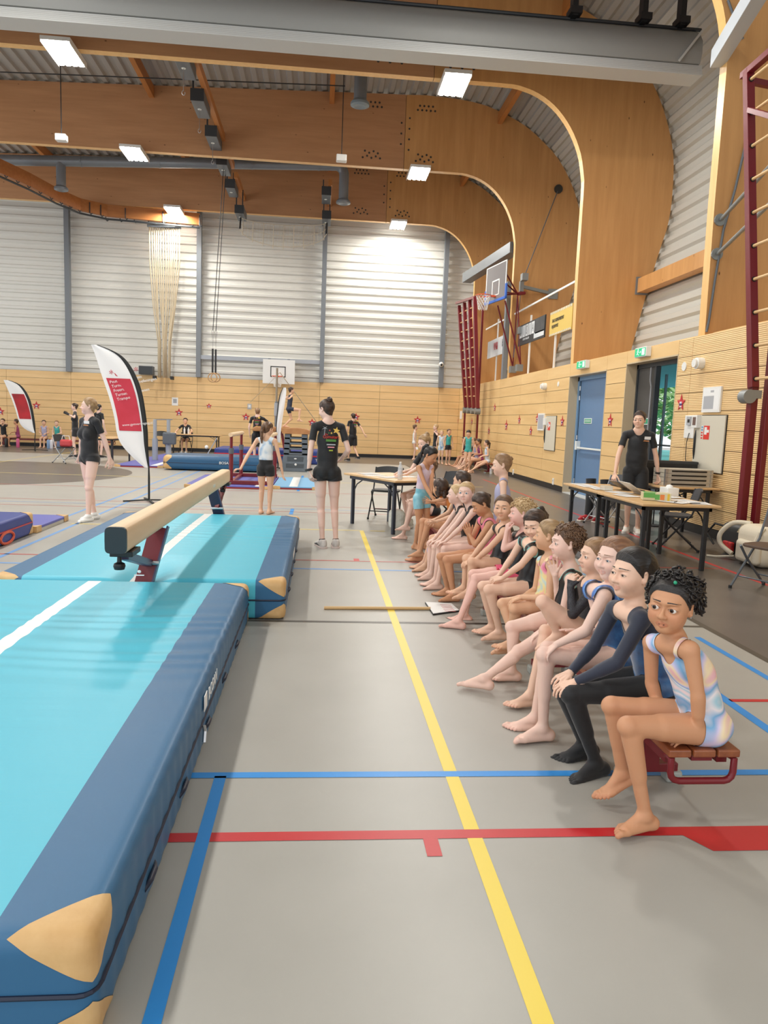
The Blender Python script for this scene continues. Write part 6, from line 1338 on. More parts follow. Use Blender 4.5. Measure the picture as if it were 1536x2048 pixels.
    if det >= 0:
        r_ = .62*hh; boxes.append((H0-r_, H0+r_, hhd))
        for q in 'lr':
            hnd = [L for L in limbs if L[0] == 'arm'+q][0][2]; boxes.append((np.min([p.bb(.008)[0] for p in hnd], 0), np.max([p.bb(.008)[1] for p in hnd], 0), hf))
            if shoe is None: ftp = [L for L in limbs if L[0] == 'leg'+q][0][2]; boxes.append((np.min([p.bb(.008)[0] for p in ftp], 0), np.max([p.bb(.008)[1] for p in ftp], 0), hf*1.05))
    V, Q = nets(evaluate(lo, hi, hc))
    for (bl, bh, h) in boxes:
        ins = ((V > bl+1.1*hc) & (V < bh-1.1*hc)).all(1); Q = Q[~ins[Q].all(1)]
    for (i, (bl, bh, h)) in enumerate(boxes):
        v2, q2 = nets(evaluate(bl, bh, h))
        for (ol, oh, _) in boxes[:i]:
            ins = ((v2 > ol+1.1*h) & (v2 < oh-1.1*h)).all(1); q2 = q2[~ins[q2].all(1)]
        Q = np.concatenate([Q, q2+len(V)]); V = np.concatenate([V, v2])
    used = np.zeros(len(V), bool); used[Q.ravel()] = True; rm = np.cumsum(used)-1; V = V[used]; Q = rm[Q]
    V = relax(V, Q, 1, .35); N = vnormals(V, Q)
    V[:, 2] = np.maximum(V[:, 2], .002)
    # tones of the skin: lips, cheeks, knees, toes and finger tips
    base = np.array(lin(SK.get(skin, skin) if isinstance(skin, str) else skin)); cols = np.tile(base, (len(V), 1))
    hl_ = (V-H0)@AH.T/hh
    def blend(m, c, a): 
        m = np.clip(m, 0, 1)[:, None]*a; cols[:] = cols*(1-m)+np.array(c)*m
    rosy = base*np.array((.93, .72, .70))
    onhead = (np.abs(hl_) < .6).all(1)
    for sd in (1, -1): blend(np.exp(-(((hl_[:, 0]-sd*.2)/.12)**2+((hl_[:, 2]+.16)/.11)**2+((hl_[:, 1]-.3)/.2)**2))*onhead, rosy, .5)
    lipd = ((hl_[:, 0])/(.112+.02*smile))**2+((hl_[:, 2]+.279+.012*mouth-.03*smile*(hl_[:, 0]/.11)**2)/(.042+.02*mouth))**2
    blend((1.15-lipd)*4*(hl_[:, 1] > .29)*onhead, base*np.array((.82, .56, .55)), .65)
    for sd in (1, -1):
        q_ = ((hl_[:, 0]-sd*.150)/.076)**2+((hl_[:, 2]+.010)/(eye_o+.002))**2
        blend((1.6-q_)*3*(hl_[:, 2] > -.010)*(hl_[:, 1] > .2)*onhead, base*.25, .7); blend((1.5-q_)*3*(hl_[:, 2] <= -.010)*(hl_[:, 1] > .2)*onhead, base*.5, .5)
    if mouth > .3: blend((1-((hl_[:, 0])/.06)**2-((hl_[:, 2]+.285)/(.022*mouth+.008))**2)*5*(hl_[:, 1] < .365)*(hl_[:, 1] > .25)*onhead, np.array((.09, .03, .03)) if smile < .3 else np.array((.62, .56, .52)), .9)
    for q in 'lr':
        K_ = J['k'+q]; blend(np.exp(-(((V-K_)**2).sum(1))/(.035*s)**2), rosy, .3)
        hnd = [L for L in limbs if L[0] == 'arm'+q][0][2]; tips = [hnd[i].b for i in (6, 9, 12, 15, 18)]
        for tp in tips: blend(1.4-np.linalg.norm(V-tp, axis=1)/.010, rosy, .4)
        ftp = [L for L in limbs if L[0] == 'leg'+q][0][2]; tips = [ftp[i].b for i in (6, 8, 10, 12, 14)]
        for tp in tips: blend(1.5-np.linalg.norm(V-tp, axis=1)/.011, rosy, .55)
        blend(1.2-np.linalg.norm(V-info['He'+q], axis=1)/.03, rosy, .4)
    rootz = lo.copy(); ORG_ = np.array([J['pel'][0], J['pel'][1], max(0.0, V[:, 2].min()) if True else 0])
    body = mesh_obj('person', V-0, Q, M_skin, None, cols=cols)
    # move the origin to the base of the figure
    for_me = body.data; co = np.empty(len(V)*3); for_me.vertices.foreach_get('co', co); co = co.reshape(-1, 3)-ORG_; for_me.vertices.foreach_set('co', co.ravel()); body.location = ORG_; ORG[body] = tuple(ORG_); for_me.update()
    tag(body, label, cat, group)
    # ---- eyes and brows
    if det >= 1:
        gz = unit(unit(gaze)+ff*.8) if gaze is not None else ff
        for sd in (1, -1):
            ec = hp(sd*.150, .268, -.006); r = .0885*hh; b = MB(); nn = 20; up_ = unit(uu-gz*(uu@gz)); rt_ = np.cross(gz, up_)
            rings = [0, .10, .20, .32, .45, .56, .7, .9, 1.1, 1.3]; vs = [ec+gz*r]; fs = []; ms = []
            for a in rings[1:]:
                for kq in range(nn): t_ = 2*math.pi*kq/nn; vs.append(ec+(gz*math.cos(a)+(up_*math.sin(t_)+rt_*math.cos(t_))*math.sin(a))*r)
            for kq in range(nn): fs.append((0, 1+kq, 1+(kq+1) % nn)); ms.append(0)
            for j in range(len(rings)-2):
                for kq in range(nn): fs.append((1+j*nn+kq, 1+(j+1)*nn+kq, 1+(j+1)*nn+(kq+1) % nn, 1+j*nn+(kq+1) % nn)); ms.append(0 if rings[j+2] <= .21 else (1 if rings[j+2] <= .46 else 2))
            mesh_obj('eye', vs, fs, [M_pup, iris or M_iris, M_eyew], body, ms)
        if hair:
            x, y, z = hl_.T; ax_ = np.abs(x); t_ = np.clip((ax_-.05)/.21, 0, 1); fl0 = np.minimum(np.minimum((ax_-.055)/.02, (.262-ax_)/.03), (.0110-.0075*t_-np.abs(z-.122-.016*np.sin(t_*2.7)+.024*t_))/.01); fl0 = np.where(onhead & (y > .2), fl0, -1)
            fq = Q[(fl0[Q] > -1).all(1)]; pv, pf_, _ = clip(V+N*.0006, fq, fl0)
            if len(pf_): mesh_obj('eyebrows', pv, pf_, HM[hair.get('brow', hair['c'])], body)
    # ---- hair
    if hair:
        x, y, z = hl_.T; st = hair.get('style', 'slick'); fr = hair.get('front', .30)
        zl = np.interp(y, [-.5, -.28, -.16, -.06, .02, .14, .24, .34], [-.40, -.36, -.22, .0, -.03, .10, fr-.04, fr])
        if st in ('long', 'bob'): zl = np.where(y < .05, -.46, zl)
        fld = (z-zl)
        ear = np.full(len(V), 9.0)
        for e_ in ears: ear = np.minimum(ear, e_.d(V[:, 0], V[:, 1], V[:, 2])/hh)
        fld = np.minimum(fld, (ear-.012)*1.0); fld = np.where(onhead & (z > -.45), fld, -1)
        th = hair.get('thick', .035)*1.45
        off = np.minimum(.008+np.maximum(fld, 0)*.32, th)*hh
        if hair.get('puff'): off = off+hair['puff']*hh*np.clip(fld*3, 0, 1)*(.5+.5*np.sin(17*x+5*np.sin(11*z))*np.sin(15*z+4*y))
        fq = Q[(fld[Q] > -.3).all(1)]; Vh = V+N*off[:, None]; pv, pf_, _ = clip(Vh, fq, fld)
        hv, hf_ = [pv], [list(pf_)]
        def more(prims, h, dispf=None):
            l0 = np.min([p.bb(.02)[0] for p in prims], 0); h0 = np.max([p.bb(.02)[1] for p in prims], 0); Fh = Field(l0, h0, h); lay(Fh, prims); v2, q2 = nets(Fh)
            if dispf is not None: v2 = v2+vnormals(v2, q2)*dispf(v2)[:, None]
            o = sum(len(a) for a in hv); hv.append(v2); hf_.append([tuple(int(i)+o for i in q) for q in q2])
        hs = {0: .008, 1: .006, 2: .0042, 3: .0036}[det]
        rip = lambda v: .0022*np.sin(v[:, 2]*260+v[:, 0]*140)*np.sin(v[:, 1]*210+v[:, 0]*90)
        if hair.get('bun'):
            bx__, by__, bz__, br = hair['bun']; c = hp(bx__, by__, bz__); pr_ = [Ell(c, np.array((br, br, br*.85))*hh, AH, .004)]
            for i in range(7): a = i*.9; pr_.append(Ell(c+(le*math.cos(a)+uu*math.sin(a))*br*.55*hh+ff*.02*hh*math.sin(3*a), np.array((br*.55,)*3)*hh, AH, .004))
            more(pr_, hs, rip)
        if hair.get('tail'):
            P = [np.array(p, float) for p in hair['tail']]; w = hair.get('tail_w', .10); P = [hp(*p) for p in P] if hair.get('tail_local', True) else P
            m_ = len(P)-1; pr_ = []
            for i in range(m_): f0 = w*hh*(.62 if i == 0 else 1-.10*i); f1 = w*hh*(1-.10*(i+1)) if i < m_-1 else w*hh*.35; pr_.append(Cap(P[i], P[i+1], f0, f1, .012))
            more(pr_, hs, rip)
        if hair.get('blobs'):
            rr = random.Random(hair.get('seed', 1)); pr_ = []
            for i in range(hair['blobs']):
                u = rr.uniform(-1, 1); ph = rr.uniform(0, 6.283); q = np.array([math.sqrt(1-u*u)*math.cos(ph), math.sqrt(1-u*u)*math.sin(ph), u])
                if q[1] > .55 and q[2] < hair.get('bl_front', .62): continue
                if q[2] < hair.get('bl_low', -.35): continue
                if abs(q[0]) > .55 and q[1] > .0 and q[2] < .12: continue
                R_ = hair.get('bl_r', 1.08)
                c = hp(q[0]*.37*R_, -.06+q[1]*.42*R_, .12+q[2]*.39*R_); r = hair.get('bl_s', .075)*rr.uniform(.7, 1.25)*hh; pr_.append(Ell(c, (r, r, r), None, .003))
            more(pr_, hs*.8, rip)
        if hair.get('extra'):
            more([Cap(hp(*a), hp(*b_), ra*hh, rb*hh, .006) for a, b_, ra, rb in hair['extra']], hs, rip)
        if hair.get('curls'):
            rr = random.Random(hair.get('seed', 1)); mb = MB()
            n_ = 0
            while n_ < hair['curls']:
                u = rr.uniform(-.75, 1); ph = rr.uniform(0, 6.283); q = np.array([math.sqrt(1-u*u)*math.cos(ph), math.sqrt(1-u*u)*math.sin(ph), u])
                if q[1] > .50 and q[2] < hair.get('bl_front', .78): continue
                if abs(q[0]) > .35 and q[1] > -.10 and q[2] < .30: continue
                if q[2] < hair.get('bl_low', -.35): continue
                n_ += 1
                p = hp(q[0]*.37, -.06+q[1]*.42, .12+q[2]*.39); nrm_ = unit(AH.T @ (q/np.array([.37, .42, .39]))); t_ = unit(np.cross(nrm_, [rr.uniform(-1, 1) for _ in range(3)])); b_ = np.cross(nrm_, t_)
                rc = rr.uniform(.028, .052)*hh; Lh = rr.uniform(.05, .16)*hh*hair.get('cl', 1.0)*(1.5 if q[1] < -.1 else 1); dv = unit(nrm_*.6-uu*rr.uniform(.1, .9)-ff*.3); pts = []; turns = rr.uniform(1.2, 2.4)
                for i in range(int(8*turns)+1): a = i/8*2*math.pi; pts.append(p+dv*Lh*i/(8*turns)+(t_*math.cos(a)+b_*math.sin(a))*rc)
                mb.tube(pts, .0042*hh/.2, 4)
            o = sum(len(a) for a in hv); hv.append(np.array(mb.v)); hf_.append([tuple(i+o for i in q) for q in mb.f])
        mesh_obj('hair', np.concatenate(hv), [q for fs_l in hf_ for q in fs_l], HM[hair['c']], body)
        for acc in hair.get('clips', []):
            b = MB(); b.ball(hp(*acc[0]), acc[1]*hh, 8); b.build('hair_clip', acc[2], body, smooth=True)
        for acc in hair.get('bands', []):
            c = hp(*acc[0]); ax__ = unit(AH.T @ np.array(acc[1], float)); u_ = unit(np.cross(ax__, le+.01)); w_ = np.cross(ax__, u_); b = MB(); b.tube([c+(u_*math.cos(t_)+w_*math.sin(t_))*acc[2]*hh for t_ in np.linspace(0, 2*math.pi, 17)[:-1]], acc[3]*hh, 6, closed=True); b.build('hair_band', acc[4], body, smooth=True)
    # ---- clothes: a shell lifted off the body between its hems
    dT = pts_d(T, V); gd = {nm: pts_d(a+b, V) for nm, a, b, _, _ in limbs}
    def along(P0, P1): e = P1-P0; return ((V-P0)@e)/(e@e)
    pt = {q: dict(ua=along(J['s'+q], J['e'+q]), fa=along(J['e'+q], J['w'+q]), th=along(J['h'+q], J['k'+q]), sh=along(J['k'+q], J['a'+q])) for q in 'lr'}
    hgt = (V-nb)@U2; fwd_ = (V-J['chest'])@F2; lat = (V-nb)@X2; hz = (V-J['pel'])@U1; hfw = (V-J['pel'])@F1
    tor = np.full(len(V), 9.0); lim = dict()
    for q in 'lr':
        lim['arm'+q] = gd['arm'+q]; lim['leg'+q] = gd['leg'+q]
    torso_only = dT
    for cl in clothes:
        kind = cl['kind']; f = None
        neckd = cl.get('neck', .05)*s; wide = cl.get('neckw', .055)*s
        # neckline: a scoop that is lower in front
        scoop = -(hgt+.002)+.0-np.where(fwd_ > 0, neckd, cl.get('back', .02)*s)*np.clip(1-(lat/wide)**2, -1.5, 1)
        armin = np.minimum.reduce([np.linalg.norm(V-(J['s'+q]+Lv*(1 if q == 'l' else -1)*.018*s-U2*.022*s), axis=1)-cl.get('hole', .060)*s for q in 'lr'])
        hipc = {q: cl.get('leg', .10)-pt[q]['th'] for q in 'lr'}
        nearleg = np.minimum(gd['legl'], gd['legr']); thl = np.where(gd['legl'] < gd['legr'], pt['l']['th'], pt['r']['th']); shl = np.where(gd['legl'] < gd['legr'], pt['l']['sh'], pt['r']['sh'])
        nearp = np.minimum(gd['arml'], gd['armr']); ual = np.where(gd['arml'] < gd['armr'], pt['l']['ua'], pt['r']['ua']); fal = np.where(gd['arml'] < gd['armr'], pt['l']['fa'], pt['r']['fa'])
        isleg = (nearleg < dT-.004) & (nearleg < nearp); isarm = (nearp < dT-.001) & (nearp <= nearleg)
        low = hz+cl.get('low', .5)*s
        if kind in ('leotard', 'tank', 'unitard'):
            f = np.minimum(scoop, armin)
            if kind == 'leotard': f = np.minimum(f, (hz+.055*s-.55*np.abs((V-J['pel'])@X1)*-1*.0)+.02*s); f = np.where(isleg, np.minimum(f, (cl.get('leg', .10)-thl)*.2), f); f = np.minimum(f, np.where(isleg, (dT+.03*s-nearleg*0)-.0-np.maximum(dT-.028*s, 0)*3, f))
            if kind == 'tank': f = np.minimum(f, hz-cl.get('hem', -.01)*s)
            if kind == 'unitard': f = np.where(isleg, np.minimum(f, (cl.get('leg', .3)-thl)*.3), f)
        elif kind == 'tshirt':
            f = np.minimum(scoop, np.where(isarm, (cl.get('sleeve', .55)-ual)*.2, 1)); f = np.minimum(f, hz-cl.get('hem', -.05)*s); f = np.where(isleg, np.minimum(f, hz-cl.get('hem', -.05)*s), f)
        elif kind == 'longsleeve':
            f = np.minimum(scoop, np.where(isarm, np.where(ual < .98, 1, (cl.get('sleeve', .93)-fal)*.2), 1)); f = np.minimum(f, hz-cl.get('hem', -.12)*s)
        elif kind == 'sleeves':
            f = np.where(isarm, np.where(ual < .98, 1, (cl.get('sleeve', .93)-fal)*.2), -1.0); f = np.where(~isarm & (armin < .02), np.minimum(scoop, .02-armin), f)
        elif kind == 'shorts':
            f = np.minimum(cl.get('top', .075)*s-hz, np.where(isleg, (cl.get('leg', .45)-thl)*.3, 1)); f = np.where(isarm, -1, f)
        elif kind == 'tights':
            f = np.minimum(cl.get('top', .05)*s-hz, 1.0); f = np.where(isarm | onhead, -1, f); f = np.where(isleg, 1.0, f)
            if 'end' in cl: f = np.where(isleg & (thl > .9), np.minimum(f, (cl['end']-shl)*.3), f)
        elif kind == 'socks':
            f = np.where(isleg & (thl > .8), (shl-cl.get('from', .9))*.3, -1.0)
        elif kind == 'ruffle':
            f = np.minimum(scoop+.01, .035*s-np.abs(armin-.005))
        if kind in ('leotard', 'tank', 'unitard', 'tshirt', 'longsleeve'): f = np.where(isleg & (kind != 'unitard'), np.minimum(f, (cl.get('leg', .10 if kind != 'tshirt' else .2)-thl)*.25), f)
        f = np.where(onhead & (hl_[:, 2] > -.45), -1, f)
        if kind not in ('tights', 'shorts', 'socks', 'tshirt', 'longsleeve', 'sleeves'): f = np.minimum(f, np.where(nearp < nearleg, nearp-dT+cl.get('armgap', .007)*s, 9))
        off = cl.get('off', .003); 
        Vo = V+N*off
        if cl.get('loose'):
            lo_ = cl['loose']; keep = (f > -.06)
            w_ = np.clip((-hz+.16*s)/(.2*s), 0, 1)*(~isarm)+.5*isarm
            wr_ = .35*np.sin(V[:, 2]*62+V[:, 0]*28+V[:, 1]*21)+.35*np.sin(V[:, 2]*31-V[:, 0]*47); Vo = V+N*(off+lo_*np.where(isarm, np.clip(.1+1.3*ual, .1, 1), .55+.55*w_)*(1+.35*wr_))[:, None]
        if kind == 'shorts' and cl.get('loose'): Vo = V+N*(cl.get('off', .003)+cl['loose']*np.where(isleg, .35+1.5*np.clip(thl/cl.get('leg', .45), 0, 1), .35))[:, None]
        fq = Q[(f[Q] > -.1).all(1)]
        # pieces of another limb that merely touch the cloth stay out
        pv, pf_, _ = clip(Vo, fq, f)
        if len(pf_): mesh_obj(cl.get('name', kind), pv, pf_, cl['m'], body)
    if shoe is not None:
        for q in 'lr':
            He, fd, fu, fs_ = info['He'+q], info['fd'+q], info['fu'+q], info['fs'+q]; kf = foot_l/.195; An = J['a'+q]
            gl = He-fu*.026*kf; P = lambda x, y, z: gl+fs_*x*kf+fd*y*kf+fu*z*kf
            up = [Ell(P(0, .005, .036), np.array((.033, .042, .036))*kf, np.array([fs_, fd, fu]), .02), Cap(P(0, .0, .06), P(0, .04, .055), .030*kf, .030*kf, .02), Cap(P(0, .03, .045), P(0, .125, .028), .032*kf, .029*kf, .02), Ell(P(0, .150, .026), np.array((.036, .045, .024))*kf, np.array([fs_, fd, fu]), .02)]
            so = [Cap(P(0, -.005, .013), P(0, .155, .013), .036*kf, .038*kf, .01)]
            for prs, nm, m_, lo_c in ((up, 'shoe', shoe[0], .012), (so, 'sole', shoe[1], 0)):
                l0 = np.min([p.bb(.01)[0] for p in prs], 0); h0 = np.max([p.bb(.01)[1] for p in prs], 0); Fs = Field(l0, h0, .005); lay(Fs, prs)
                G = np.meshgrid(*[Fs.lo[k]+Fs.h*np.arange(Fs.n[k]) for k in range(3)], indexing='ij'); hz_ = sum((G[k]-gl[k])*fu[k] for k in range(3))
                if nm == 'sole': Fs.D = np.maximum(Fs.D, np.maximum(hz_-.020*kf, .001-hz_)).astype(np.float32)
                else: Fs.D = np.maximum(Fs.D, np.maximum(hz_-.080*kf, .012*kf-hz_)).astype(np.float32)
                v2, q2 = nets(Fs); ob = mesh_obj(nm, v2, q2, m_, body)
            if len(shoe) > 2:
                b = MB()
                for i in range(4): b.tube([P(-.020, .055+.018*i, .066-.009*i), P(0, .055+.018*i, .073-.009*i), P(.020, .055+.018*i, .066-.009*i)], .003*kf, 5)
                b.build('laces', shoe[2], body)
    return body, info
# ---------------------------------------------- skeletons
def skel(pel, yaw, h, lean=0, swf=1.0, child=True, side=0, head_yaw=0, head_pitch=0, head_roll=0, curl=0, hh=None, shrug=0):
    "upper body of a figure of standing height h; yaw: direction it faces (radians from +x)"
    hh = hh or (.155*h if child else .132*h)
    Fh = np.array([math.cos(yaw), math.sin(yaw), 0]); L = np.array([-Fh[1], Fh[0], 0]); Z = np.array([0, 0, 1.0])
    U = unit(Z*math.cos(lean)+Fh*math.sin(lean)+L*side); U_ = unit(Z*math.cos(lean+curl)+Fh*math.sin(lean+curl)+L*side)
    pel = np.array(pel, float); J = dict(pel=pel)
    J['chest'] = pel+U*.185*h; J['neck'] = J['chest']+U_*.125*h
    sw = (.098 if child else .104)*h*swf; hw = (.047 if child else .046)*h
    J['sl'] = J['neck']-U_*(.030-shrug)*h+L*sw; J['sr'] = J['neck']-U_*(.030-shrug)*h-L*sw
    J['hl'] = pel-U*.02*h+L*hw; J['hr'] = pel-U*.02*h-L*hw
    fy = yaw+head_yaw; ff = np.array([math.cos(fy)*math.cos(head_pitch), math.sin(fy)*math.cos(head_pitch), math.sin(head_pitch)])
    side_ = np.array([-math.sin(fy), math.cos(fy), 0]); uu = np.cross(ff, side_); uu = uu*math.cos(head_roll)+side_*math.sin(head_roll)
    J['face'] = ff; J['up'] = uu; J['head'] = J['neck']+unit(U_+uu)*(.032*h)+uu*.43*hh+ff*.085*hh
    return J, dict(F=Fh, L=L, Z=Z, h=h, hh=hh, ua=.160*h, fa=.138*h, th=.240*h, sh=.225*h, child=child)
def arms(J, S, wl=None, wr=None, hintl=None, hintr=None):
    for q, w_, hn in (('l', wl, hintl), ('r', wr, hintr)):
        sd = 1 if q == 'l' else -1
        if w_ is None: w_ = J['s'+q]+S['L']*sd*.035*S['h']-S['Z']*.285*S['h']+S['F']*.03*S['h']
        J['w'+q] = np.array(w_, float); J['e'+q] = ik(J['s'+q], w_, S['ua'], S['fa'], hn if hn is not None else (-S['F']*.6+S['L']*sd*.5-S['Z']*.3))
def legs(J, S, al=None, ar=None, hintl=None, hintr=None):
    for q, a, hn in (('l', al, hintl), ('r', ar, hintr)):
        J['a'+q] = np.array(a, float); J['k'+q] = ik(J['h'+q], a, S['th'], S['sh'], hn if hn is not None else S['F']+S['Z']*.3)
# ------------------------------------------------------------------ the people
BX = 1.475; SEAT = .338
def C(n, c, r=.55, **k): return mat('cloth_'+n, c, rough=r, **k)
M_blk = C('black', (24, 25, 28), .7, sheen=.2); M_blk2 = C('black_shiny', (26, 27, 30), .4); M_nav = C('navy', (26, 38, 62), .55)
M_tie = ramp_mat('cloth_tie_dye', ((248, 246, 248), (244, 226, 232), (170, 214, 232), (246, 240, 246), (120, 178, 222), (216, 206, 238), (250, 230, 190), (244, 190, 200), (250, 248, 250)), 5.5, rough=.45, detail=1.0, distort=.7)
M_rain = ramp_mat('cloth_rainbow', ((178, 216, 232), (176, 212, 226), (240, 226, 150), (246, 170, 190), (236, 120, 160), (206, 150, 214)), 7, rough=.4, stretch=(1, 1, .8))
M_spark = mat('cloth_sparkle_black', (24, 24, 28), rough=.35, var=((56, 56, 64), 220), bump=(300, .4))
M_velv = mat('cloth_velvet_blue', (22, 66, 116), rough=.35, sheen=.8, var=((40, 104, 160), 22)); M_mesh = mat('cloth_mesh_navy', (38, 44, 62), rough=.7, sheen=.3); M_rufb = mat('cloth_ruffle_blue', (58, 96, 186), rough=.45, var=((110, 170, 226), 60, (1, 1, .3)))
M_mint = C('mint', (150, 214, 200)); M_pink = C('pink', (238, 96, 130), .45); M_pinks = C('pink_swirl', (240, 110, 140), .4, var=((246, 160, 180), 30)); M_oran = C('orange', (208, 120, 40), .5); M_lilw = ramp_mat('cloth_white_lilac', ((236, 232, 226), (226, 206, 218), (214, 190, 212)), 4, rough=.5); M_sky = mat('cloth_sky_shiny', (120, 190, 210), rough=.3, var=((160, 214, 228), 18)); M_wht = C('white', (238, 238, 236)); M_teal = C('teal', (60, 168, 164), .4); M_whblue = ramp_mat('cloth_white_blue', ((238, 240, 242), (220, 230, 238), (90, 160, 214)), 8); M_purp = C('purple', (150, 60, 110), .5); M_lav = C('lavender', (176, 176, 206), .5); M_trim = C('trim_white', (232, 232, 232)); M_trimm = C('trim_mint', (140, 214, 206))
DEV = []
def sgirl(label, Yc, h, px, theta=0.0, pitch=0.0, roll=0.0, girth=1.0, hipx=BX, hands=None, feet=None, dz=0.0, hh=None, **kw):
    "a girl on the bench facing -x; px gives seen joints as (pixel x, pixel y, offset of the plane from Yc)"
    J, S = skel((hipx, Yc, SEAT+.062*h+dz), math.pi, h, lean=.12, child=True, hh=hh)
    P = {k: at(v[0], v[1], Yc+v[2]) for k, v in px.items()}
    for k in ('neck', 'sl', 'sr', 'head', 'hl', 'hr'):
        if k in P: J[k] = P[k]
    if 'neck' in P:
        sp = J['neck']-J['pel']; J['chest'] = J['pel']+sp*.58+np.array([.012, 0, .01])
        if 'sl' not in P: U = unit(sp); J['sl'] = J['neck']-U*.030*h+S['L']*.098*h; J['sr'] = J['neck']-U*.030*h-S['L']*.098*h
    a = math.pi+theta; ff = np.array([math.cos(a)*math.cos(pitch), math.sin(a)*math.cos(pitch), math.sin(pitch)]); side = np.array([-math.sin(a), math.cos(a), 0]); uu = np.cross(ff, side)
    J['face'] = ff; J['up'] = uu*math.cos(roll)+side*math.sin(roll)
    if 'head' not in P: J['head'] = J['neck']+np.array([-.02, 0, .032*h+.43*S['hh']])+ff*.03*S['hh']
    for q, o in (('l', -.065), ('r', .065)):
        J['a'+q] = P.get('a'+q, np.array([1.10, Yc+o, .055])); J['k'+q] = P['k'+q] if 'k'+q in P else ik(J['h'+q], J['a'+q], S['th'], S['sh'], (-1, 0, .8))
        J['w'+q] = P.get('w'+q, np.array([1.20, Yc+o, .52])); J['e'+q] = P['e'+q] if 'e'+q in P else ik(J['s'+q], J['w'+q], S['ua'], S['fa'], (.4, o*6, -.6))
    DEV.append((label[:40], h, [round(float(np.linalg.norm(J[a_]-J[b_])/h), 3) for a_, b_ in (('pel', 'neck'), ('neck', 'head'), ('sl', 'sr'), ('sl', 'el'), ('el', 'wl'), ('sr', 'er'), ('er', 'wr'), ('hl', 'kl'), ('kl', 'al'), ('hr', 'kr'), ('kr', 'ar'))], [round(float(J[k][2]), 2) for k in ('al', 'ar', 'kl', 'kr', 'neck')]))
    return person(label, J, hh=S['hh'], g=h/1.3*girth, foot_l=.152*h, hands=hands, feet=feet, **kw)
def H(d, n, curl=(.35, .45, .35), **k): return dict(d=d, n=n, curl=curl, **k)
GR = 'children seated on the long benches'
LEFTF = dict(l=dict(d=(-1, -.12, 0)), r=dict(d=(-1, .05, 0)))
sgirl('girl with dark curls and green hair clips in a white tie-dyed unitard, nearest the camera', 2.585, 1.27, dict(neck=(1352, 1283, 0), sl=(1381, 1300, -.11), sr=(1302, 1285, .11), head=(1341, 1209, -.01), el=(1396, 1392, -.13), wl=(1397, 1476, -.10), er=(1303, 1365, .13), wr=(1327, 1446, .10), kl=(1257, 1452, -.10), kr=(1224, 1411, .09), al=(1291, 1632, -.10), ar=(1245, 1547, .10)),
      theta=.80, pitch=-.04, roll=.06, hh=.212, girth=1.03, det=3, skin='brown', mouth=.5, hipx=1.50, group=GR, hands=dict(l=H((-.85, .4, -.22), (0, 0, -1), (.3, .3, .2)), r=H((-.6, -.3, -.6), (.3, 0, -1))), feet=dict(l=dict(d=(-.97, -.25, 0)), r=dict(d=(-.86, -.12, -.40), u=(-.40, 0, .9))),
      hair=dict(c='black', style='slick', front=.31, thick=.03, curls=680, seed=4, bl_front=.86, bl_low=-.30, cl=1.1, clips=[((.10, .24, .47), .035, M_sgreen), ((.36, -.04, .30), .035, M_sgreen), ((.37, .0, -.15), .018, M_csil)]), gaze=(-.9, -.45, -.05),
      clothes=[dict(kind='unitard', m=M_tie, leg=.20, neck=.055, neckw=.050, name='unitard', off=.0028, hole=.064)])
sgirl('girl with sleek black hair, blue velvet leotard, navy mesh sleeves and black tights', 2.99, 1.38, dict(neck=(1270, 1214, 0), sl=(1284, 1240, -.115), sr=(1229, 1217, .10), head=(1264, 1147, 0), el=(1234, 1326, -.13), wl=(1151, 1364, -.06), er=(1188, 1293, .10), wr=(1140, 1346, .03), kl=(1142, 1388, -.08), kr=(1122, 1374, .07), al=(1193, 1527, -.05), ar=(1170, 1490, .11)),
      theta=.28, pitch=.02, det=3, skin='fair', mouth=.25, smile=.8, hipx=1.50, group=GR, hands=dict(l=H((-.95, .1, -.35), (.1, .1, -1), (.45, .5, .3)), r=H((-.8, -.45, -.3), (.1, .2, -1), (.4, .5, .3))), feet=dict(l=dict(d=(-.90, -.30, -.12)), r=dict(d=(-.9, -.1, -.15))),
      hair=dict(c='black', style='slick', front=.29, thick=.045, tail=[(0, -.42, .20), (0, -.54, .10), (.02, -.60, -.10), (.02, -.58, -.34)], tail_w=.11), gaze=(-1, -.1, 0),
      clothes=[dict(kind='tights', m=M_blk, off=.0022, top=.05), dict(kind='longsleeve', m=M_mesh, off=.003, hem=.02, neck=.085, neckw=.055, sleeve=.97, name='mesh_sleeves'), dict(kind='tank', m=M_velv, off=.005, neck=.16, neckw=.075, hem=-.03, hole=.09, name='velvet_bodice')])
sgirl('fair girl with auburn hair and blue frilled shoulders stretching out her fingers', 3.37, 1.36, dict(neck=(1222, 1181, 0), sl=(1209, 1193, -.12), sr=(1184, 1178, .10), head=(1229, 1118, 0), el=(1171, 1262, -.14), wl=(1113, 1289, -.11), er=(1204, 1268, .02), wr=(1166, 1263, -.05), kl=(1090, 1309, -.09), kr=(1096, 1298, .06), al=(1086, 1457, -.09), ar=(1070, 1438, .05)),
      theta=.38, pitch=.0, det=2, skin='pale', mouth=.4, smile=.5, group=GR, hands=dict(l=H((-.75, 0, -.65), (.45, 0, -.9), (.5, .5, .3)), r=H((-1, -.05, .12), (0, -.25, -1), (.05, .12, .1), spread=.32, thumb=1.1)), feet=LEFTF,
      hair=dict(c='auburn', style='slick', front=.33, thick=.035, bun=(0, -.46, .30, .10)), iris=M_irisb, gaze=(-1, -.1, -.05),
      clothes=[dict(kind='leotard', m=M_velv, neck=.06, hole=.058), dict(kind='ruffle', m=M_rufb, off=.012, name='frills')])
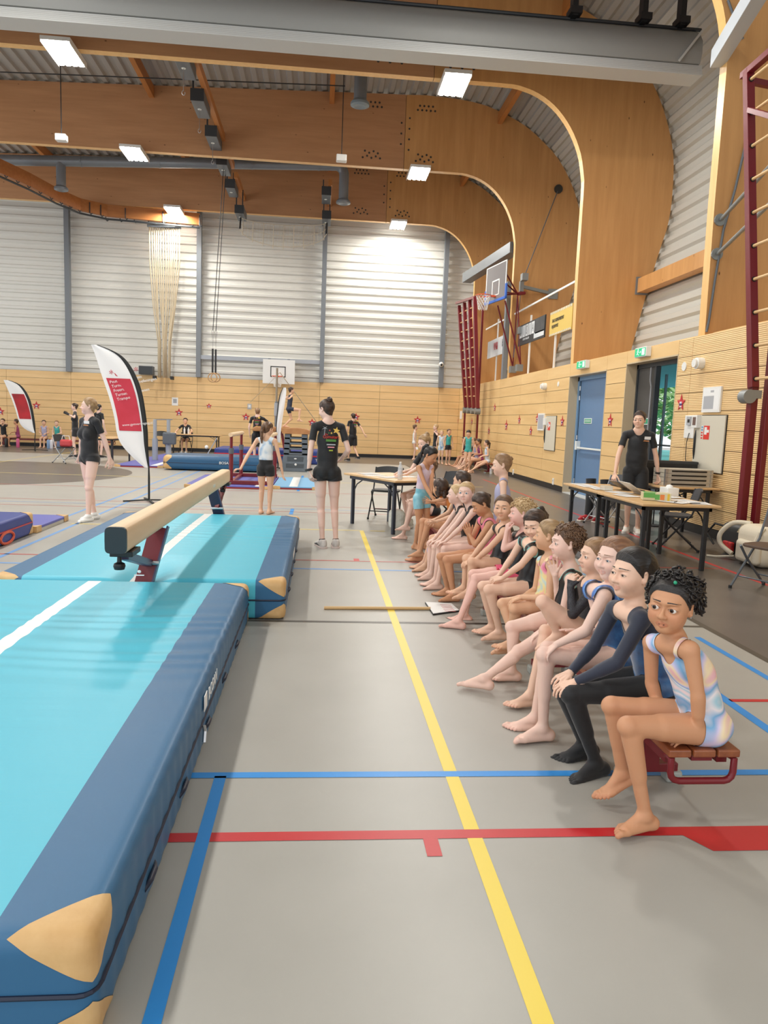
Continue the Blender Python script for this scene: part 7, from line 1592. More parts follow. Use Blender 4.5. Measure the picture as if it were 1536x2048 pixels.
sgirl('girl in sparkling black leotard, hand at her mouth, one knee drawn up', 3.72, 1.25, dict(neck=(1186, 1161, 0), sl=(1190, 1178, -.115), sr=(1166, 1168, .10), head=(1190, 1112, 0), el=(1146, 1228, -.13), wl=(1141, 1175, -.09), kl=(1086, 1203, -.07), kr=(1092, 1262, .07), al=(1118, 1270, -.04), ar=(1060, 1392, -.02), wr=(1140, 1262, .05)),
      theta=.06, det=2, skin='fair', group=GR, hands=dict(l=H((.12, .1, 1), (.9, .3, 0), (.9, 1.1, .7)), r=H((-.8, 0, -.6), (.3, 0, -1))), feet=dict(l=dict(d=(-.95, 0, -.2)), r=dict(d=(-.97, -.2, 0))),
      hair=dict(c='lbrown', style='slick', front=.31, thick=.03, bun=(0, -.44, .30, .13)),
      clothes=[dict(kind='longsleeve', m=M_spark, neck=.028, neckw=.05, sleeve=.15, hem=-.10, name='leotard'), dict(kind='ruffle', m=M_trim, off=.0045, name='white_piping') if False else dict(kind='longsleeve', m=M_trim, neck=.022, neckw=.046, sleeve=.20, hem=.35, off=.0022, name='white_piping')])
sgirl('pale child with brown curls, one open palm raised, one leg stretched out', 4.08, 1.30, dict(neck=(1143, 1140, 0), sl=(1143, 1158, -.115), sr=(1121, 1148, .11), head=(1131, 1086, 0), er=(1119, 1203, .05), wr=(1110, 1150, .0), el=(1124, 1236, -.12), wl=(1081, 1265, -.10), kl=(1038, 1303, -.11), kr=(1024, 1254, .06), al=(968, 1358, -.15), ar=(1024, 1342, .02)),
      theta=.0, det=2, skin='pale', group=GR, hands=dict(l=H((-.8, 0, -.6), (.3, -.2, -1), (.4, .5, .3)), r=H((-.30, 0, 1), (-.55, -.8, 0), (.1, .2, .15), spread=.22)), feet=dict(l=dict(d=(-.9, .40, .0)), r=dict(d=(-1, 0, 0))),
      hair=dict(c='brown', style='slick', front=.30, thick=.05, curls=560, seed=8, bl_front=.60, cl=.8, brow='lbrown'),
      clothes=[dict(kind='leotard', m=M_trimm, neck=.045, neckw=.048, hole=.056, off=.0022, name='mint_piping'), dict(kind='leotard', m=M_blk2, neck=.055, neckw=.054, hole=.062, name='leotard')])
sgirl('girl with dark blond tied hair in a pastel rainbow leotard, turning her face away', 4.46, 1.25, dict(neck=(1103, 1113, 0), sl=(1104, 1131, -.11), sr=(1082, 1122, .11), head=(1096, 1070, 0), wl=(1043, 1195, -.08), wr=(1036, 1200, .05), kl=(1030, 1217, -.09), kr=(1006, 1207, .05), al=(1022, 1290, .03), ar=(1030, 1282, -.04)),
      theta=-.35, det=2, skin='olive', group=GR, hands=dict(l=H((-.9, .2, -.4), (0, 0, -1)), r=H((-.9, -.2, -.4), (0, 0, -1))), feet=LEFTF,
      hair=dict(c='dblond', style='slick', front=.30, thick=.03, bun=(0, -.40, .38, .11), tail=[(0, -.42, .36), (0, -.56, .30), (0, -.62, .10)], tail_w=.08),
      clothes=[dict(kind='leotard', m=M_rain, neck=.06, neckw=.05, hole=.062, name='leotard')])
sgirl('smiling girl with brown tied hair leaning forward, hands clasped over her knees', 4.91, 1.26, dict(neck=(1071, 1085, 0), sl=(1066, 1101, -.11), sr=(1045, 1080, .11), head=(1070, 1049, -.03), el=(1042, 1130, -.13), wl=(1005, 1156, -.07), er=(1022, 1118, .11), wr=(998, 1151, .03), kl=(978, 1179, -.07), kr=(966, 1172, .08), al=(1000, 1264, -.04), ar=(985, 1253, .12)),
      theta=.75, pitch=-.32, roll=-.10, det=2, skin='fair', mouth=.35, smile=1.0, group=GR, hands=dict(l=H((-.9, .35, -.25), (0, .4, -.9), (.6, .6, .4)), r=H((-.9, -.35, -.25), (0, -.3, -.9), (.7, .6, .4))), feet=LEFTF,
      hair=dict(c='dbrown', style='slick', front=.29, thick=.045, tail=[(0, -.36, .40), (.02, -.52, .36), (.10, -.60, .10), (.24, -.40, -.20)], tail_w=.13, extra=[((.30, .16, .16), (.36, .10, -.16), .035, .02), ((-.32, .14, .16), (-.37, .10, -.20), .04, .02)], bands=[((0, -.38, .40), (0, -1, .2), .075, .022, M_trimm)]),
      clothes=[dict(kind='leotard', m=M_trimm, neck=.05, neckw=.050, hole=.050, off=.0022, name='mint_piping'), dict(kind='leotard', m=M_blk2, neck=.062, neckw=.056, hole=.056, name='leotard')])
sgirl('child with curly blond hair resting the chin on both hands', 5.33, 1.24, dict(neck=(1054, 1064, 0), sl=(1049, 1079, -.11), sr=(1031, 1070, .11), head=(1041, 1026, 0), el=(1008, 1098, -.10), wl=(1013, 1064, -.05), er=(1022, 1093, .10), wr=(1018, 1062, .04), kl=(952, 1157, -.07), kr=(947, 1148, .08), al=(917, 1243, -.14), ar=(930, 1230, .12)),
      theta=-.05, det=2, skin='rosy', group=GR, hands=dict(l=H((.15, .15, 1), (.9, .2, .1), (.7, .8, .5)), r=H((.15, -.15, 1), (.9, -.2, .1), (.7, .8, .5))), feet=dict(l=dict(d=(-.9, .35, 0)), r=dict(d=(-1, .1, 0))),
      hair=dict(c='blond', style='slick', front=.28, thick=.05, curls=420, seed=5, bl_front=.50, cl=1.1),
      clothes=[dict(kind='leotard', m=M_blk2, neck=.06, hole=.06), dict(kind='shorts', m=M_pink, leg=.40, top=.0, off=.006, loose=.004)])
sgirl('girl looking towards the camera, light brown hair combed back, arms folded long over her knees', 5.73, 1.27, dict(neck=(1014, 1049, 0), sl=(1010, 1063, -.11), sr=(990, 1056, .11), head=(1007, 1015, -.02), el=(978, 1097, -.12), wl=(946, 1124, -.06), er=(964, 1090, .10), wr=(939, 1121, .03), kl=(944, 1124, -.07), kr=(934, 1117, .08), al=(938, 1184, -.06), ar=(928, 1176, .08)),
      theta=1.02, pitch=-.02, det=2, skin='light', mouth=.3, smile=.5, group=GR, hands=dict(l=H((-.9, .35, -.25), (0, .3, -.9), (.6, .6, .4)), r=H((-.9, -.35, -.25), (0, -.3, -.9), (.6, .6, .4))), feet=LEFTF,
      hair=dict(c='brown', style='slick', front=.33, thick=.03, bun=(0, -.44, .25, .10), brow='dbrown'), gaze=(-.5, -.85, .1),
      clothes=[dict(kind='leotard', m=M_blk2, neck=.09, neckw=.062, hole=.066)])
sgirl('tanned girl in a pink and black leotard looking down at her folded hands', 6.11, 1.24, dict(neck=(978, 1035, 0), sl=(979, 1049, -.11), sr=(960, 1041, .11), head=(962, 1008, 0), el=(951, 1090, -.10), wl=(939, 1070, -.04), er=(942, 1085, .07), wr=(936, 1068, .02), kl=(894, 1119, -.07), kr=(882, 1113, .08), al=(908, 1190, -.10), ar=(896, 1180, .10)),
      theta=.10, pitch=-.50, det=2, skin='brown', group=GR, hands=dict(l=H((-.35, .1, 1), (0, 1, 0), (.2, .3, .2)), r=H((-.35, -.1, 1), (0, -1, 0), (.2, .3, .2))), feet=LEFTF, eye_o=.012,
      hair=dict(c='dbrown', style='slick', front=.30, thick=.035, bun=(0, -.46, .16, .12)),
      clothes=[dict(kind='leotard', m=M_blk2, neck=.045, neckw=.05, hole=.058, off=.0022, name='dark_piping'), dict(kind='leotard', m=M_pinks, neck=.058, neckw=.056, hole=.066, name='leotard')])
sgirl('pale blond girl facing the camera in a black leotard, second of the two blond girls', 6.52, 1.24, dict(neck=(940, 1012, 0), head=(932, 985, -.01), wl=(892, 1082, -.05), wr=(884, 1080, .05), kl=(890, 1098, -.07), kr=(880, 1093, .07)),
      theta=1.0, det=1, skin='pale', mouth=.3, group=GR, hands=dict(l=H((-.9, .2, -.4), (0, 0, -1)), r=H((-.9, -.2, -.4), (0, 0, -1))), feet=LEFTF, iris=M_irisb, gaze=(-.4, -.9, .1),
      hair=dict(c='blond', style='slick', front=.31, thick=.025, bun=(0, -.44, .28, .10), brow='dblond'), clothes=[dict(kind='leotard', m=M_blk2, neck=.04, hole=.062)])
sgirl('pale blond girl in profile in a black leotard, beyond her blond neighbour', 6.92, 1.22, dict(neck=(918, 1012, 0), head=(912, 988, 0), wl=(876, 1080, -.05), wr=(868, 1078, .05), kl=(871, 1095, -.07), kr=(862, 1090, .07)),
      theta=-.08, det=1, skin='pale', group=GR, hands=dict(l=H((-.9, .2, -.4), (0, 0, -1)), r=H((-.9, -.2, -.4), (0, 0, -1))), feet=LEFTF, iris=M_irisb,
      hair=dict(c='blond', style='slick', front=.31, thick=.025, bun=(0, -.42, .32, .09), brow='dblond'), clothes=[dict(kind='leotard', m=M_blk2, neck=.04, hole=.062)])
sgirl('dark-haired child mostly hidden behind the two blond girls', 7.32, 1.26, dict(head=(922, 962, 0)), theta=-.5, det=0, skin='light', group=GR, feet=LEFTF, hair=dict(c='dbrown', style='slick', thick=.05, bun=(0, -.4, .3, .12)), clothes=[dict(kind='leotard', m=M_nav)])
sgirl('girl with loose dark brown hair in an orange leotard, turned towards the standing girl', 7.72, 1.24, dict(head=(880, 976, 0), wl=(868, 1002, .25), wr=(862, 1004, .32), kl=(856, 1046, -.07), kr=(846, 1042, .06), al=(840, 1104, .0)),
      theta=-.95, pitch=-.1, det=1, skin='tan', group=GR, feet=LEFTF, hair=dict(c='dbrown', style='long', thick=.06, extra=[((.26, -.15, .0), (.28, -.15, -.42), .14, .10), ((-.26, -.15, .0), (-.28, -.15, -.42), .14, .10), ((0, -.32, .0), (0, -.34, -.46), .16, .12)]), clothes=[dict(kind='leotard', m=M_oran, neck=.04)])
sgirl('pale child at the far end of the bench, half hidden behind the standing girl', 9.2, 1.3, dict(al=(812, 1052, -.02)), theta=-.3, det=0, skin='pale', group=GR, feet=LEFTF, hair=dict(c='brown', style='slick', bun=(0, -.44, .25, .1)), clothes=[dict(kind='leotard', m=M_blk)])
# a generic standing or sitting figure
def stand(label, x, y, yaw, h, child=False, lean=0, dl=(0, 0), dr=(0, 0), wl=None, wr=None, hands=None, head=(0, 0, 0), g=None, ank=None, side=0, hintl=None, hintr=None, **kw):
    hh = kw.pop('hh', None); ank = ank or (.045*h if child else .043*h)
    J, S = skel((x, y, ank+(.462)*h+.018*h), yaw, h, lean=lean, child=child, head_yaw=head[0], head_pitch=head[1], head_roll=head[2], hh=hh, side=side, swf=.86 if kw.get('adult') == 'f' else (.97 if kw.get('adult') else 1))
    J['pel'] = J['pel'].copy()
    arms(J, S, wl, wr, hintl, hintr)
    Fv, Lv_ = S['F'], S['L']
    foot = lambda q, d: np.array([J['h'+q][0], J['h'+q][1], ank])+Fv*d[0]+Lv_*d[1]+np.array([0, 0, d[2] if len(d) > 2 else 0])
    legs(J, S, foot('l', dl), foot('r', dr))
    feet = kw.pop('feet', None) or dict(l=dict(d=Fv+Lv_*.12), r=dict(d=Fv-Lv_*.12))
    return person(label, J, hh=S['hh'], g=g or h/1.3*(1.0 if child else .98), foot_l=(.152 if child else .15)*h, hands=hands, feet=feet, **kw)
def sit(label, x, y, yaw, h, seat=.335, child=True, lean=.1, wl=None, wr=None, hands=None, head=(0, 0, 0), g=None, fwd=(.32, .34), spread=.0, **kw):
    ank = .045*h; J, S = skel((x, y, seat+.062*h), yaw, h, lean=lean, child=child, head_yaw=head[0], head_pitch=head[1], head_roll=head[2], hh=kw.pop('hh', None), swf=.86 if kw.get('adult') == 'f' else 1)
    Fv, Lv_ = S['F'], S['L']; b0 = np.array([x, y, 0])
    arms(J, S, wl if wl is not None else b0+Fv*.17*h/1.2+Lv_*.07+np.array([0, 0, seat+.19*h/1.2]), wr if wr is not None else b0+Fv*.19*h/1.2-Lv_*.06+np.array([0, 0, seat+.18*h/1.2]))
    legs(J, S, b0+Fv*fwd[0]+Lv_*(.05*h+spread)+np.array([0, 0, ank]), b0+Fv*fwd[1]-Lv_*(.05*h+spread)+np.array([0, 0, ank]), Fv+np.array([0, 0, .8]), Fv+np.array([0, 0, .8]))
    return person(label, J, hh=S['hh'], g=g or h/1.3, foot_l=.152*h, hands=hands or dict(l=dict(d=Fv-np.array([0, 0, .5]), n=(0, 0, -1)), r=dict(d=Fv-np.array([0, 0, .5]), n=(0, 0, -1))), feet=kw.pop('feet', None) or dict(l=dict(d=Fv), r=dict(d=Fv)), **kw)
SHOE_W = (mat('shoe_white', (226, 222, 212), rough=.6), mat('sole_white', (236, 234, 228), rough=.6), mat('lace_grey', (190, 186, 178), rough=.7))
SHOE_B = (mat('shoe_mixed', (224, 219, 214), rough=.6, var=((186, 180, 176), 14)), mat('sole_pinkish', (214, 196, 190), rough=.6), M_cblk)
SHOE_K = (mat('shoe_black', (34, 34, 36), rough=.6), mat('sole_grey', (150, 150, 150), rough=.6))
TEE = lambda **k: dict(dict(kind='tshirt', m=M_blk, loose=.010, hem=-.04, sleeve=.58, neck=.045, neckw=.05, name='t_shirt'), **k)
SHO = lambda **k: dict(dict(kind='shorts', m=M_blk, leg=.16, off=.005, loose=.006, top=.06, name='shorts'), **k)
def back_print(body, c, u, r, k=1.0):
    "the club print on the back of a shirt: star, palm, lettering and bars"
    def M(x, y): return frame_m(np.array(c)+np.array(u)*y*k+np.array(r)*x*k, r, u)
    n = np.cross(np.array(r, float), np.array(u, float))*.004
    def poly(P, m_, nm): b = MB(); b.prism([tuple(np.array(c)+np.array(r)*x*k+np.array(u)*y*k) for x, y in P], tuple(n)); b.build(nm, m_, body)
    st = lambda cx_, cy_, R_: [(cx_+(R_ if i % 2 == 0 else R_*.45)*math.sin(math.pi*i/5+.2), cy_+(R_ if i % 2 == 0 else R_*.45)*math.cos(math.pi*i/5+.2)) for i in range(10)]
    My, Mr_, Mg_ = mat('print_gold', (236, 196, 96), rough=.6), mat('print_signal_red', (214, 60, 44), rough=.6), mat('print_leaf_green', (86, 140, 62), rough=.6)
    poly(st(.055, .075, .042), My, 'star_print'); poly(st(.0, .045, .014), My, 'star_print'); poly(st(-.02, .075, .010), Mr_, 'star_print'); poly(st(-.03, .045, .010), Mg_, 'star_print')
    poly([(-.083, .02), (-.078, .02), (-.072, .10), (-.077, .10)], M_print, 'palm_print'); poly([(-.11, .085), (-.075, .105), (-.045, .09), (-.075, .095)], M_print, 'palm_print'); poly([(-.10, .115), (-.073, .10), (-.05, .118), (-.073, .108)], M_print, 'palm_print')
    text('Gymstars', 'lettering', .050*k, M(0, .0), Mr_, body, .002); text('De', 'lettering', .03*k, M(-.055, .028), Mr_, body, .002)
    poly([(-.06, -.052), (.055, -.052), (.055, -.027), (-.06, -.027)], Mg_, 'green_print')
    for y_, m_, w_ in ((-.085, M_print, .05), (-.115, mat('print_rose', (226, 150, 160), rough=.6), .038), (-.152, mat('print_lime', (176, 190, 60), rough=.6), .022)): poly([(-w_, y_-.008), (w_, y_-.008), (w_, y_+.006), (-w_, y_+.006)], m_, 'small_print')
def badge(body, c, u, r, k=1.0):
    n = np.cross(np.array(r, float), np.array(u, float)); b = MB(); c = np.array(c, float); u = np.array(u, float); r = np.array(r, float)
    b.prism([tuple(c+r*x*k+u*y*k) for x, y in ((-.03, -.012), (.03, -.012), (.03, .018), (-.03, .018))], tuple(n*.004)); b.build('name_badge', M_wht, body); b = MB(); b.prism([tuple(c+r*x*k+u*y*k) for x, y in ((-.04, -.03), (.02, -.034), (.015, -.024), (-.03, -.02))], tuple(n*.003)); b.build('chest_print', mat('print_ochre', (206, 140, 90), rough=.6), body)
# standing woman seen from behind
wx, wy = .095, 8.55
bd, _ = stand('young woman seen from behind in black t-shirt and shorts beside the judges table', wx, wy, R(97), 1.76, lean=.02, dl=(-.02, -.045), dr=(.0, -.045), wl=np.array([wx-.215, wy-.06, .90]), wr=np.array([wx+.16, wy+.16, 1.03]), hands=dict(l=H((.35, .05, -1), (.8, .5, 0), (.4, .5, .4)), r=H((-.7, .4, -.5), (-.5, .3, -.5))), hintr=(.5, -.8, -.4), hintl=(-.2, -.9, 0), head=(.62, -.18, 0), det=2, skin='pale', adult='f', child_face=False, hh=.222, g=1.24,
      hair=dict(c='dbrown', style='slick', front=.30, thick=.035, bun=(.04, -.36, .44, .15)), clothes=[SHO(leg=.20, top=.10, loose=.010), TEE(hem=.06, sleeve=.60, loose=.008), dict(kind='socks', m=M_blk, **{'from': .93}, off=.003)], shoe=SHOE_B)
back_print(bd, (wx+.035, wy-.145, 1.30), (0, -.10, 1), (1, .12, 0), 1.0)
b = MB(); c = np.array([wx-.215, wy-.06, .915]); b.tube([c+np.array([.034*math.cos(a), .034*math.sin(a), .006*math.cos(a)]) for a in np.linspace(0, 6.283, 17)[:-1]], .014, 6, closed=True); b.build('wristband', M_blk, bd)
# woman in white socks
sx, sy = -3.12, 10.3
SOCK = dict(kind='socks', m=M_wht, off=.004, **{'from': .93})
bd, _ = stand('woman in black t-shirt, black briefs and white socks, looking left with open mouth', sx, sy, R(-128), 1.68, lean=-.02, dl=(.10, .03), dr=(-.10, .04), wl=np.array([sx+.27, sy-.0, .86]), wr=np.array([sx-.20, sy+.25, .88]), head=(-.62, .05, 0), det=2, skin='pale', adult='f', child_face=False, mouth=.8, hh=.228, g=1.34, eye_o=.014,
      hair=dict(c='dblond', style='slick', front=.31, thick=.03, bun=(.0, -.48, -.05, .10)), clothes=[SHO(leg=.10, top=.10, loose=.004), TEE(hem=.0, loose=.008), SOCK])
badge(bd, (sx+.02, sy-.166, 1.335), (0, -.1, 1), (.95, -.25, 0), 1.3)
# ponytail girl at the far end of the beam
px_, py_ = -.82, 11.42
bd, _ = stand('girl with long brown ponytail, white top and black shorts, touching the beam end', px_, py_, R(80), 1.42, child=True, dl=(0, .0), dr=(0, .0), wl=np.array([-1.16, 11.0, .72]), wr=np.array([px_+.26, py_-.02, .64]), hintl=(-.6, -.2, -.6), hands=dict(l=H((-.9, -.4, -.05), (0, 0, -1), (.5, .6, .4))), head=(-.55, -.15, 0), det=1, skin='light', hh=.205, g=1.10,
      hair=dict(c='brown', style='slick', thick=.05, tail=[(0, -.40, .12), (0, -.55, .05), (.02, -.58, -.3), (.03, -.50, -.75), (.02, -.44, -1.1)], tail_w=.16, bands=[((0, -.47, .09), (0, -1, .2), .10, .03, M_pink)]), clothes=[SHO(leg=.34, top=.09, loose=.004), dict(kind='tank', m=M_whblue, neck=.06, back=.055, neckw=.055, hem=.03, hole=.062, name='white_top')])
# standing girl at the bench end
gx, gy = 1.22, 8.55
bd, _ = stand('girl with dark ponytail, lilac top and sky-blue shorts, standing by the bench end', gx, gy, R(-50), 1.22, child=True, lean=.10, dl=(.06, .0), dr=(-.02, .0), wl=at(862, 990, 8.25), wr=at(868, 1002, 8.15), hintl=(.2, .8, -.5), hands=dict(l=H((.7, -.4, -.5), (-.3, 0, -1)), r=H((.7, -.2, -.6), (0, .5, -.8))), head=(.20, -.45, 0), det=1, skin='brown', hh=.20, eye_o=.012,
      hair=dict(c='black', style='slick', front=.30, thick=.04, tail=[(0, -.36, .34), (0, -.50, .38), (0, -.62, .20), (0, -.60, -.15), (0, -.52, -.4)], tail_w=.13, bands=[((0, -.42, .36), (0, -1, .2), .07, .025, M_wht)]), clothes=[SHO(m=M_sky, leg=.42, top=.10, loose=.003, name='sky_shorts'), dict(kind='tank', m=M_lilw, neck=.065, neckw=.055, hem=-.03, hole=.06, name='lilac_top')])
# girl behind the bench
stand('girl with brown tied hair standing behind the bench, seen in profile', at(1006, 975, 6.38)[0], 6.38, R(165), 1.24, child=True, head=(.15, -.1, 0), det=1, skin='fair', hair=dict(c='lbrown', style='slick', thick=.04, bun=(0, -.44, .25, .12)), clothes=[dict(kind='leotard', m=M_lav)])
# judge at the middle table
q = at(832, 893, 10.55)
bd, _ = sit('judge with blond hair bun and black t-shirt sitting at the middle table', 1.62, 10.62, R(208), 1.70, seat=.45, child=False, lean=.14, wl=np.array([1.20, 9.98, .79]), wr=np.array([1.22, 10.5, .79]), hands=dict(l=H((-.9, -.15, -.1), (0, 0, -1), (.1, .2, .2), spread=.2), r=H((-.9, .1, -.1), (0, 0, -1))), head=(.05, -.30, 0), det=1, skin='pale', adult='f', child_face=False, hh=.225, g=1.24, fwd=(.42, .30), eye_o=.012,
      hair=dict(c='dblond', style='slick', front=.31, thick=.03, bun=(0, -.36, .44, .17), brow='lbrown'), clothes=[SHO(leg=.45, top=.08), TEE(hem=-.05)], shoe=SHOE_W)
badge(bd, (1.40, 10.50, 1.13), (-.2, -.1, 1), (.35, -.9, 0), 1.1)
# man at the right
mx, my = 4.62, 10.36
bd, _ = stand('man in black t-shirt and shorts with white trainers, standing behind the right tables', mx, my, R(-112), 1.80, dl=(.05, .0), dr=(-.06, .02), wl=np.array([mx+.30, my-.10, .87]), wr=np.array([mx-.36, my-.12, .88]), hands=dict(l=H((0, -.2, -1), (-1, -.2, 0), (.6, .7, .5)), r=H((-.3, -.3, -.9), (.8, .3, -.4), (.5, .5, .4))), hintr=(-.8, .4, 0), head=(-.28, .0, 0), det=2, skin='fair', adult='m', child_face=False, hh=.232, g=1.38,
      hair=dict(c='dbrown', style='slick', front=.32, thick=.07, puff=.025), clothes=[SHO(leg=.66, top=.07, loose=.020, off=.007), TEE(hem=-.07, loose=.012)], shoe=SHOE_W)
badge(bd, (mx+.06, my-.175, 1.40), (0, -.1, 1), (1, -.2, 0), 1.4)
b = MB(); c = np.array([mx+.297, my-.105, .905]); b.tube([c+np.array([.034*math.cos(a), .040*math.sin(a), 0]) for a in np.linspace(0, 6.283, 17)[:-1]], .014, 6, closed=True); b.build('wrist_watch', M_plast, bd)
# added trousers that stand in for a person's legs, red trainers below
M_shr = mat('shoe_red', (176, 36, 44), rough=.5); M_shw = mat('shoe_sole_cream', (232, 222, 206), rough=.5)
t = thing('trousers', 'black trousers standing in for the legs of a person behind the far right table', 'trousers', (4.42, 11.6, 0))
for dx, dy in ((0, 0), (.20, -.12)):
    c = np.array([4.45+dx, 11.66+dy, 0]); b = MB(); b.tube([c+[0, 0, .10], c+[.01, 0, .3], c+[.02, .02, .5], c+[.02, .05, .69]], [.065, .072, .080, .085], 12); b.build('trouser_leg', M_blk, t, smooth=2)
    s = thing('trainer', ('red trainer under the farther trouser leg' if dx == 0 else 'red trainer under the nearer trouser leg'), 'shoe', c, 'pair of red trainers')
    b = MB(); d = np.array([-.85, -.5, 0]); d /= np.linalg.norm(d); b.tube([c-d*.07+[0, 0, .06], c+d*.0+[0, 0, .068], c+d*.09+[0, 0, .052], c+d*.19+[0, 0, .040], c+d*.235+[0, 0, .034]], [.040, .048, .045, .040, .018], 12); b.build('shoe', M_shr, s, smooth=2); b = MB(); b.bar(c-d*.10+[0, 0, .012], c+d*.24+[0, 0, .012], .088, .024); b.build('sole', M_shw, s, bevel=.01); b = MB(); b.tube([c+d*.02+[0, -.046, .045], c+d*.08+[0, -.048, .035], c+d*.15+[0, -.05, .06]], .008, 5); b.build('side_swoosh', M_wht, s)
# people in the background
M_khaki = C('navy_short', (40, 50, 70))
def far(f_, *a, **k): return f_(*a, det=0, **k)
bx0 = at(517, 905, 24.2)
bd, _ = far(stand, 'fair-haired boy from behind in black t-shirt and shorts, standing by the vaulting horse', bx0[0], 24.2-.6, R(88), 1.80, skin='pale', hh=.22, hair=dict(c='lbrown', thick=.05), clothes=[SHO(leg=.8, loose=.02), TEE(hem=-.06)], shoe=SHOE_W, wr=np.array([bx0[0]+.42, 23.95, 1.24]), adult='m', child_face=False, g=1.30)
back_print(bd, (bx0[0], 23.6-.19, 1.38), (0, 0, 1), (1, 0, 0), 1.15)
bx1 = at(704, 915, 27.0)
bd, _ = far(stand, 'man in black t-shirt and shorts walking along the far wall, one foot raised', bx1[0], 27.0, R(120), 1.78, skin='light', hh=.22, hair=dict(c='dbrown', thick=.05), clothes=[SHO(leg=.75, loose=.02), TEE(hem=-.06)], shoe=SHOE_K, dl=(.12, 0), dr=(-.30, 0, .10), wr=np.array([bx1[0]+.42, 26.75, 1.0]), adult='m', child_face=False, g=1.30, hintr=(1, -.2, 0))
back_print(bd, (bx1[0]+.08, 26.82, 1.40), (0, 0, 1), (.9, .4, 0), 1.1)
v = at(571, 868, 23.4)
far(stand, 'gymnast in dark shorts stepping off the vaulting horse behind the narrow flag', v[0]+.02, 23.35, R(0), 1.35, child=True, skin='light', hair=dict(c='dbrown', bun=(0, -.4, .3, .12)), clothes=[dict(kind='leotard', m=M_khaki, leg=.3)], dl=(.02, 0, 1.205), dr=(.62, 0, 1.42), wl=np.array([v[0]+.02, 23.9, 1.9])) if False else None
J, S = skel((v[0]+.10, 23.35, 1.80), R(20), 1.36, lean=.1); arms(J, S, np.array([v[0]-.0, 23.75, 2.1]), np.array([v[0]-.05, 22.95, 2.1])); legs(J, S, (v[0]-.04, 23.38, 1.26), np.array(at(598, 839, 23.2)), hintr=(1, 0, .3)); person('gymnast in dark shorts balancing on the vaulting horse behind the narrow flag', J, hh=.2, g=1.02, skin='light', det=0, hair=dict(c='dbrown', bun=(0, -.4, .3, .12)), foot_l=.2, clothes=[dict(kind='unitard', m=M_khaki, leg=.4)], feet=dict(l=dict(d=(1, 0, 0)), r=dict(d=(1, 0, -.1))))
jq = at(347, 880, 29.2)
far(sit, 'judge in black t-shirt sitting at the far table by the wall', -5.2, 29.2, R(-88), 1.70, seat=.45, child=False, lean=.15, skin='light', hh=.225, hair=dict(c='dbrown', bun=(0, -.4, .3, .13)), clothes=[SHO(leg=.4), TEE()], shoe=SHOE_W, adult='f', wl=np.array([-4.95, 28.75, .79]), wr=np.array([-5.5, 28.75, .79]), g=1.24, fwd=(.42, .36))
for xpx, ypos, yaw, hc, lab in ((151, 24.0, 200, 'dbrown', 'woman in black half hidden left of the woman in socks'), (198, 24.2, 60, 'black', 'dark-haired woman in black seen from behind, right of the woman in socks')):
    q = at(xpx, 905, ypos); far(stand, lab, q[0], ypos, R(yaw), 1.72, skin='pale', hh=.225, hair=dict(c=hc, bun=(0, -.42, .25, .15)), clothes=[SHO(leg=.5), TEE()], shoe=SHOE_K, adult='f', g=1.22, wl=np.array([q[0]-.1, ypos-.3, 1.35]) if xpx < 170 else None)
# children at the far right
FR_ = 'children along the far right wall'
yy = 26.0
for i, (y, hc, sk, m_, lab) in enumerate(((22.55, 'dbrown', 'light', M_whblue, 'girl in white and blue leotard with long dark ponytail, nearest on the far right bench'), (23.5, 'dbrown', 'tan', M_purp, 'second child on the far right bench, leaning forward in a dark leotard'), (24.05, 'brown', 'light', M_lav, 'third child on the far right bench, in lavender'), (24.6, 'dbrown', 'fair', M_blk, 'fourth child on the far right bench, in black'), (25.15, 'brown', 'light', M_nav, 'fifth child on the far right bench, in navy'), (25.7, 'black', 'brown', M_blk, 'last child on the far right bench, with black hair'))):
    far(sit, lab, 5.24, y, R(180), 1.30+.03*(i % 3), lean=.12+.08*(i % 3), skin=sk, group=FR_, head=(.2*(i % 3)-.2, -.1*(i % 2), 0), hair=dict(c=hc, bun=(0, -.44, .25, .13)) if i else dict(c=hc, tail=[(0, -.42, .2), (0, -.55, 0), (0, -.5, -.6), (0, -.45, -.9)], tail_w=.13), clothes=[dict(kind='leotard', m=m_)], fwd=(.55, .45) if i in (0, 2) else (.40, .44))
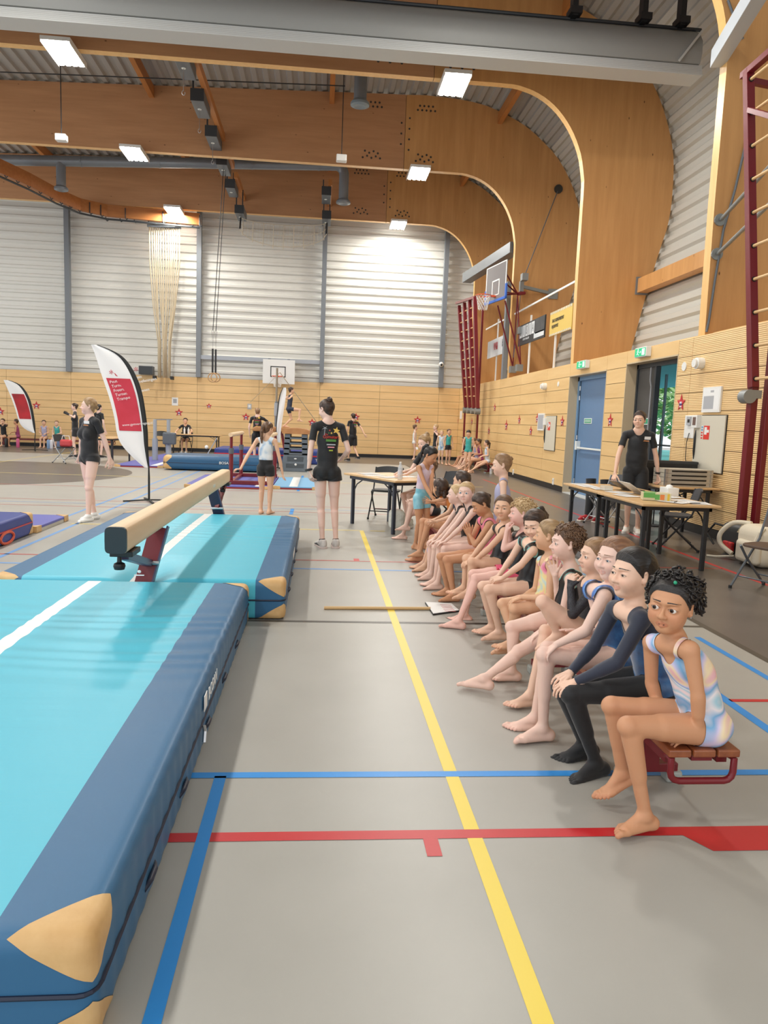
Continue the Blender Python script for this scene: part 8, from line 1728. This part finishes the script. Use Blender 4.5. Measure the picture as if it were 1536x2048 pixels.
far(stand, 'girl in teal leotard standing among the seated children at the far right', 4.72, 23.1, R(-115), 1.32, child=True, skin='light', group=FR_, hair=dict(c='black', bun=(0, -.4, .3, .12)), clothes=[dict(kind='leotard', m=M_teal)], head=(0, -.35, 0))
for xpx, ypos, hgt, hc, sk, cl, yaw, lab in ((870, 27.4, 1.45, 'blond', 'pale', [dict(kind='unitard', m=M_blk, leg=.3)], 190, 'girl in a black unitard with hands at her mouth, standing at the far right'), (882, 27.0, 1.25, 'blond', 'fair', [dict(kind='unitard', m=M_whblue, leg=.4)], -100, 'fair girl in a white unitard standing at the far right'), (896, 26.4, 1.30, 'brown', 'light', [SHO(leg=.3), dict(kind='tank', m=M_teal, hem=.02)], -70, 'girl in teal top and black shorts standing at the far right'), (828, 29.3, 1.40, 'brown', 'fair', [dict(kind='leotard', m=M_wht)], 0, 'girl in a white leotard at the far wall, seen over the judge')):
    q = at(xpx, 900, ypos); far(stand, lab, q[0], ypos, R(yaw), hgt, child=True, skin=sk, group=FR_, hair=dict(c=hc, bun=(0, -.42, .3, .12)), clothes=cl, wl=np.array([q[0]-.05, ypos-.18, hgt*.80]) if xpx == 870 else None, wr=np.array([q[0]+.03, ypos-.18, hgt*.80]) if xpx == 870 else None)
# children at the far left
FL_ = 'children along the far left wall'
for xpx, hc, sk, cl, yaw, lab in ((8, 'dbrown', 'light', [TEE()], -95, 'child in a black t-shirt with hands at the mouth, on the far left bench'), (36, 'dbrown', 'tan', [dict(kind='leotard', m=M_purp)], 190, 'child in a purple leotard in profile, on the far left bench'), (89, 'dbrown', 'light', [dict(kind='leotard', m=M_lav)], -85, 'child in a lavender leotard on the far left bench, left of the child in teal'), (115, 'lbrown', 'fair', [dict(kind='tank', m=M_teal, hem=.02), SHO(m=M_blk, leg=.1)], -95, 'child in a teal top on the far left bench')):
    q = at(xpx, 880, 29.5); hd = dict(wl=np.array([q[0]+.05, 29.22, .90]), wr=np.array([q[0]-.08, 29.22, .90])) if xpx == 8 else {}
    far(sit, lab, q[0], 29.5, R(yaw), 1.32, skin=sk, group=FL_, hair=dict(c=hc, bun=(0, -.42, .25, .15)), clothes=cl, head=(.2 if xpx > 80 else 0, 0, 0), **hd)
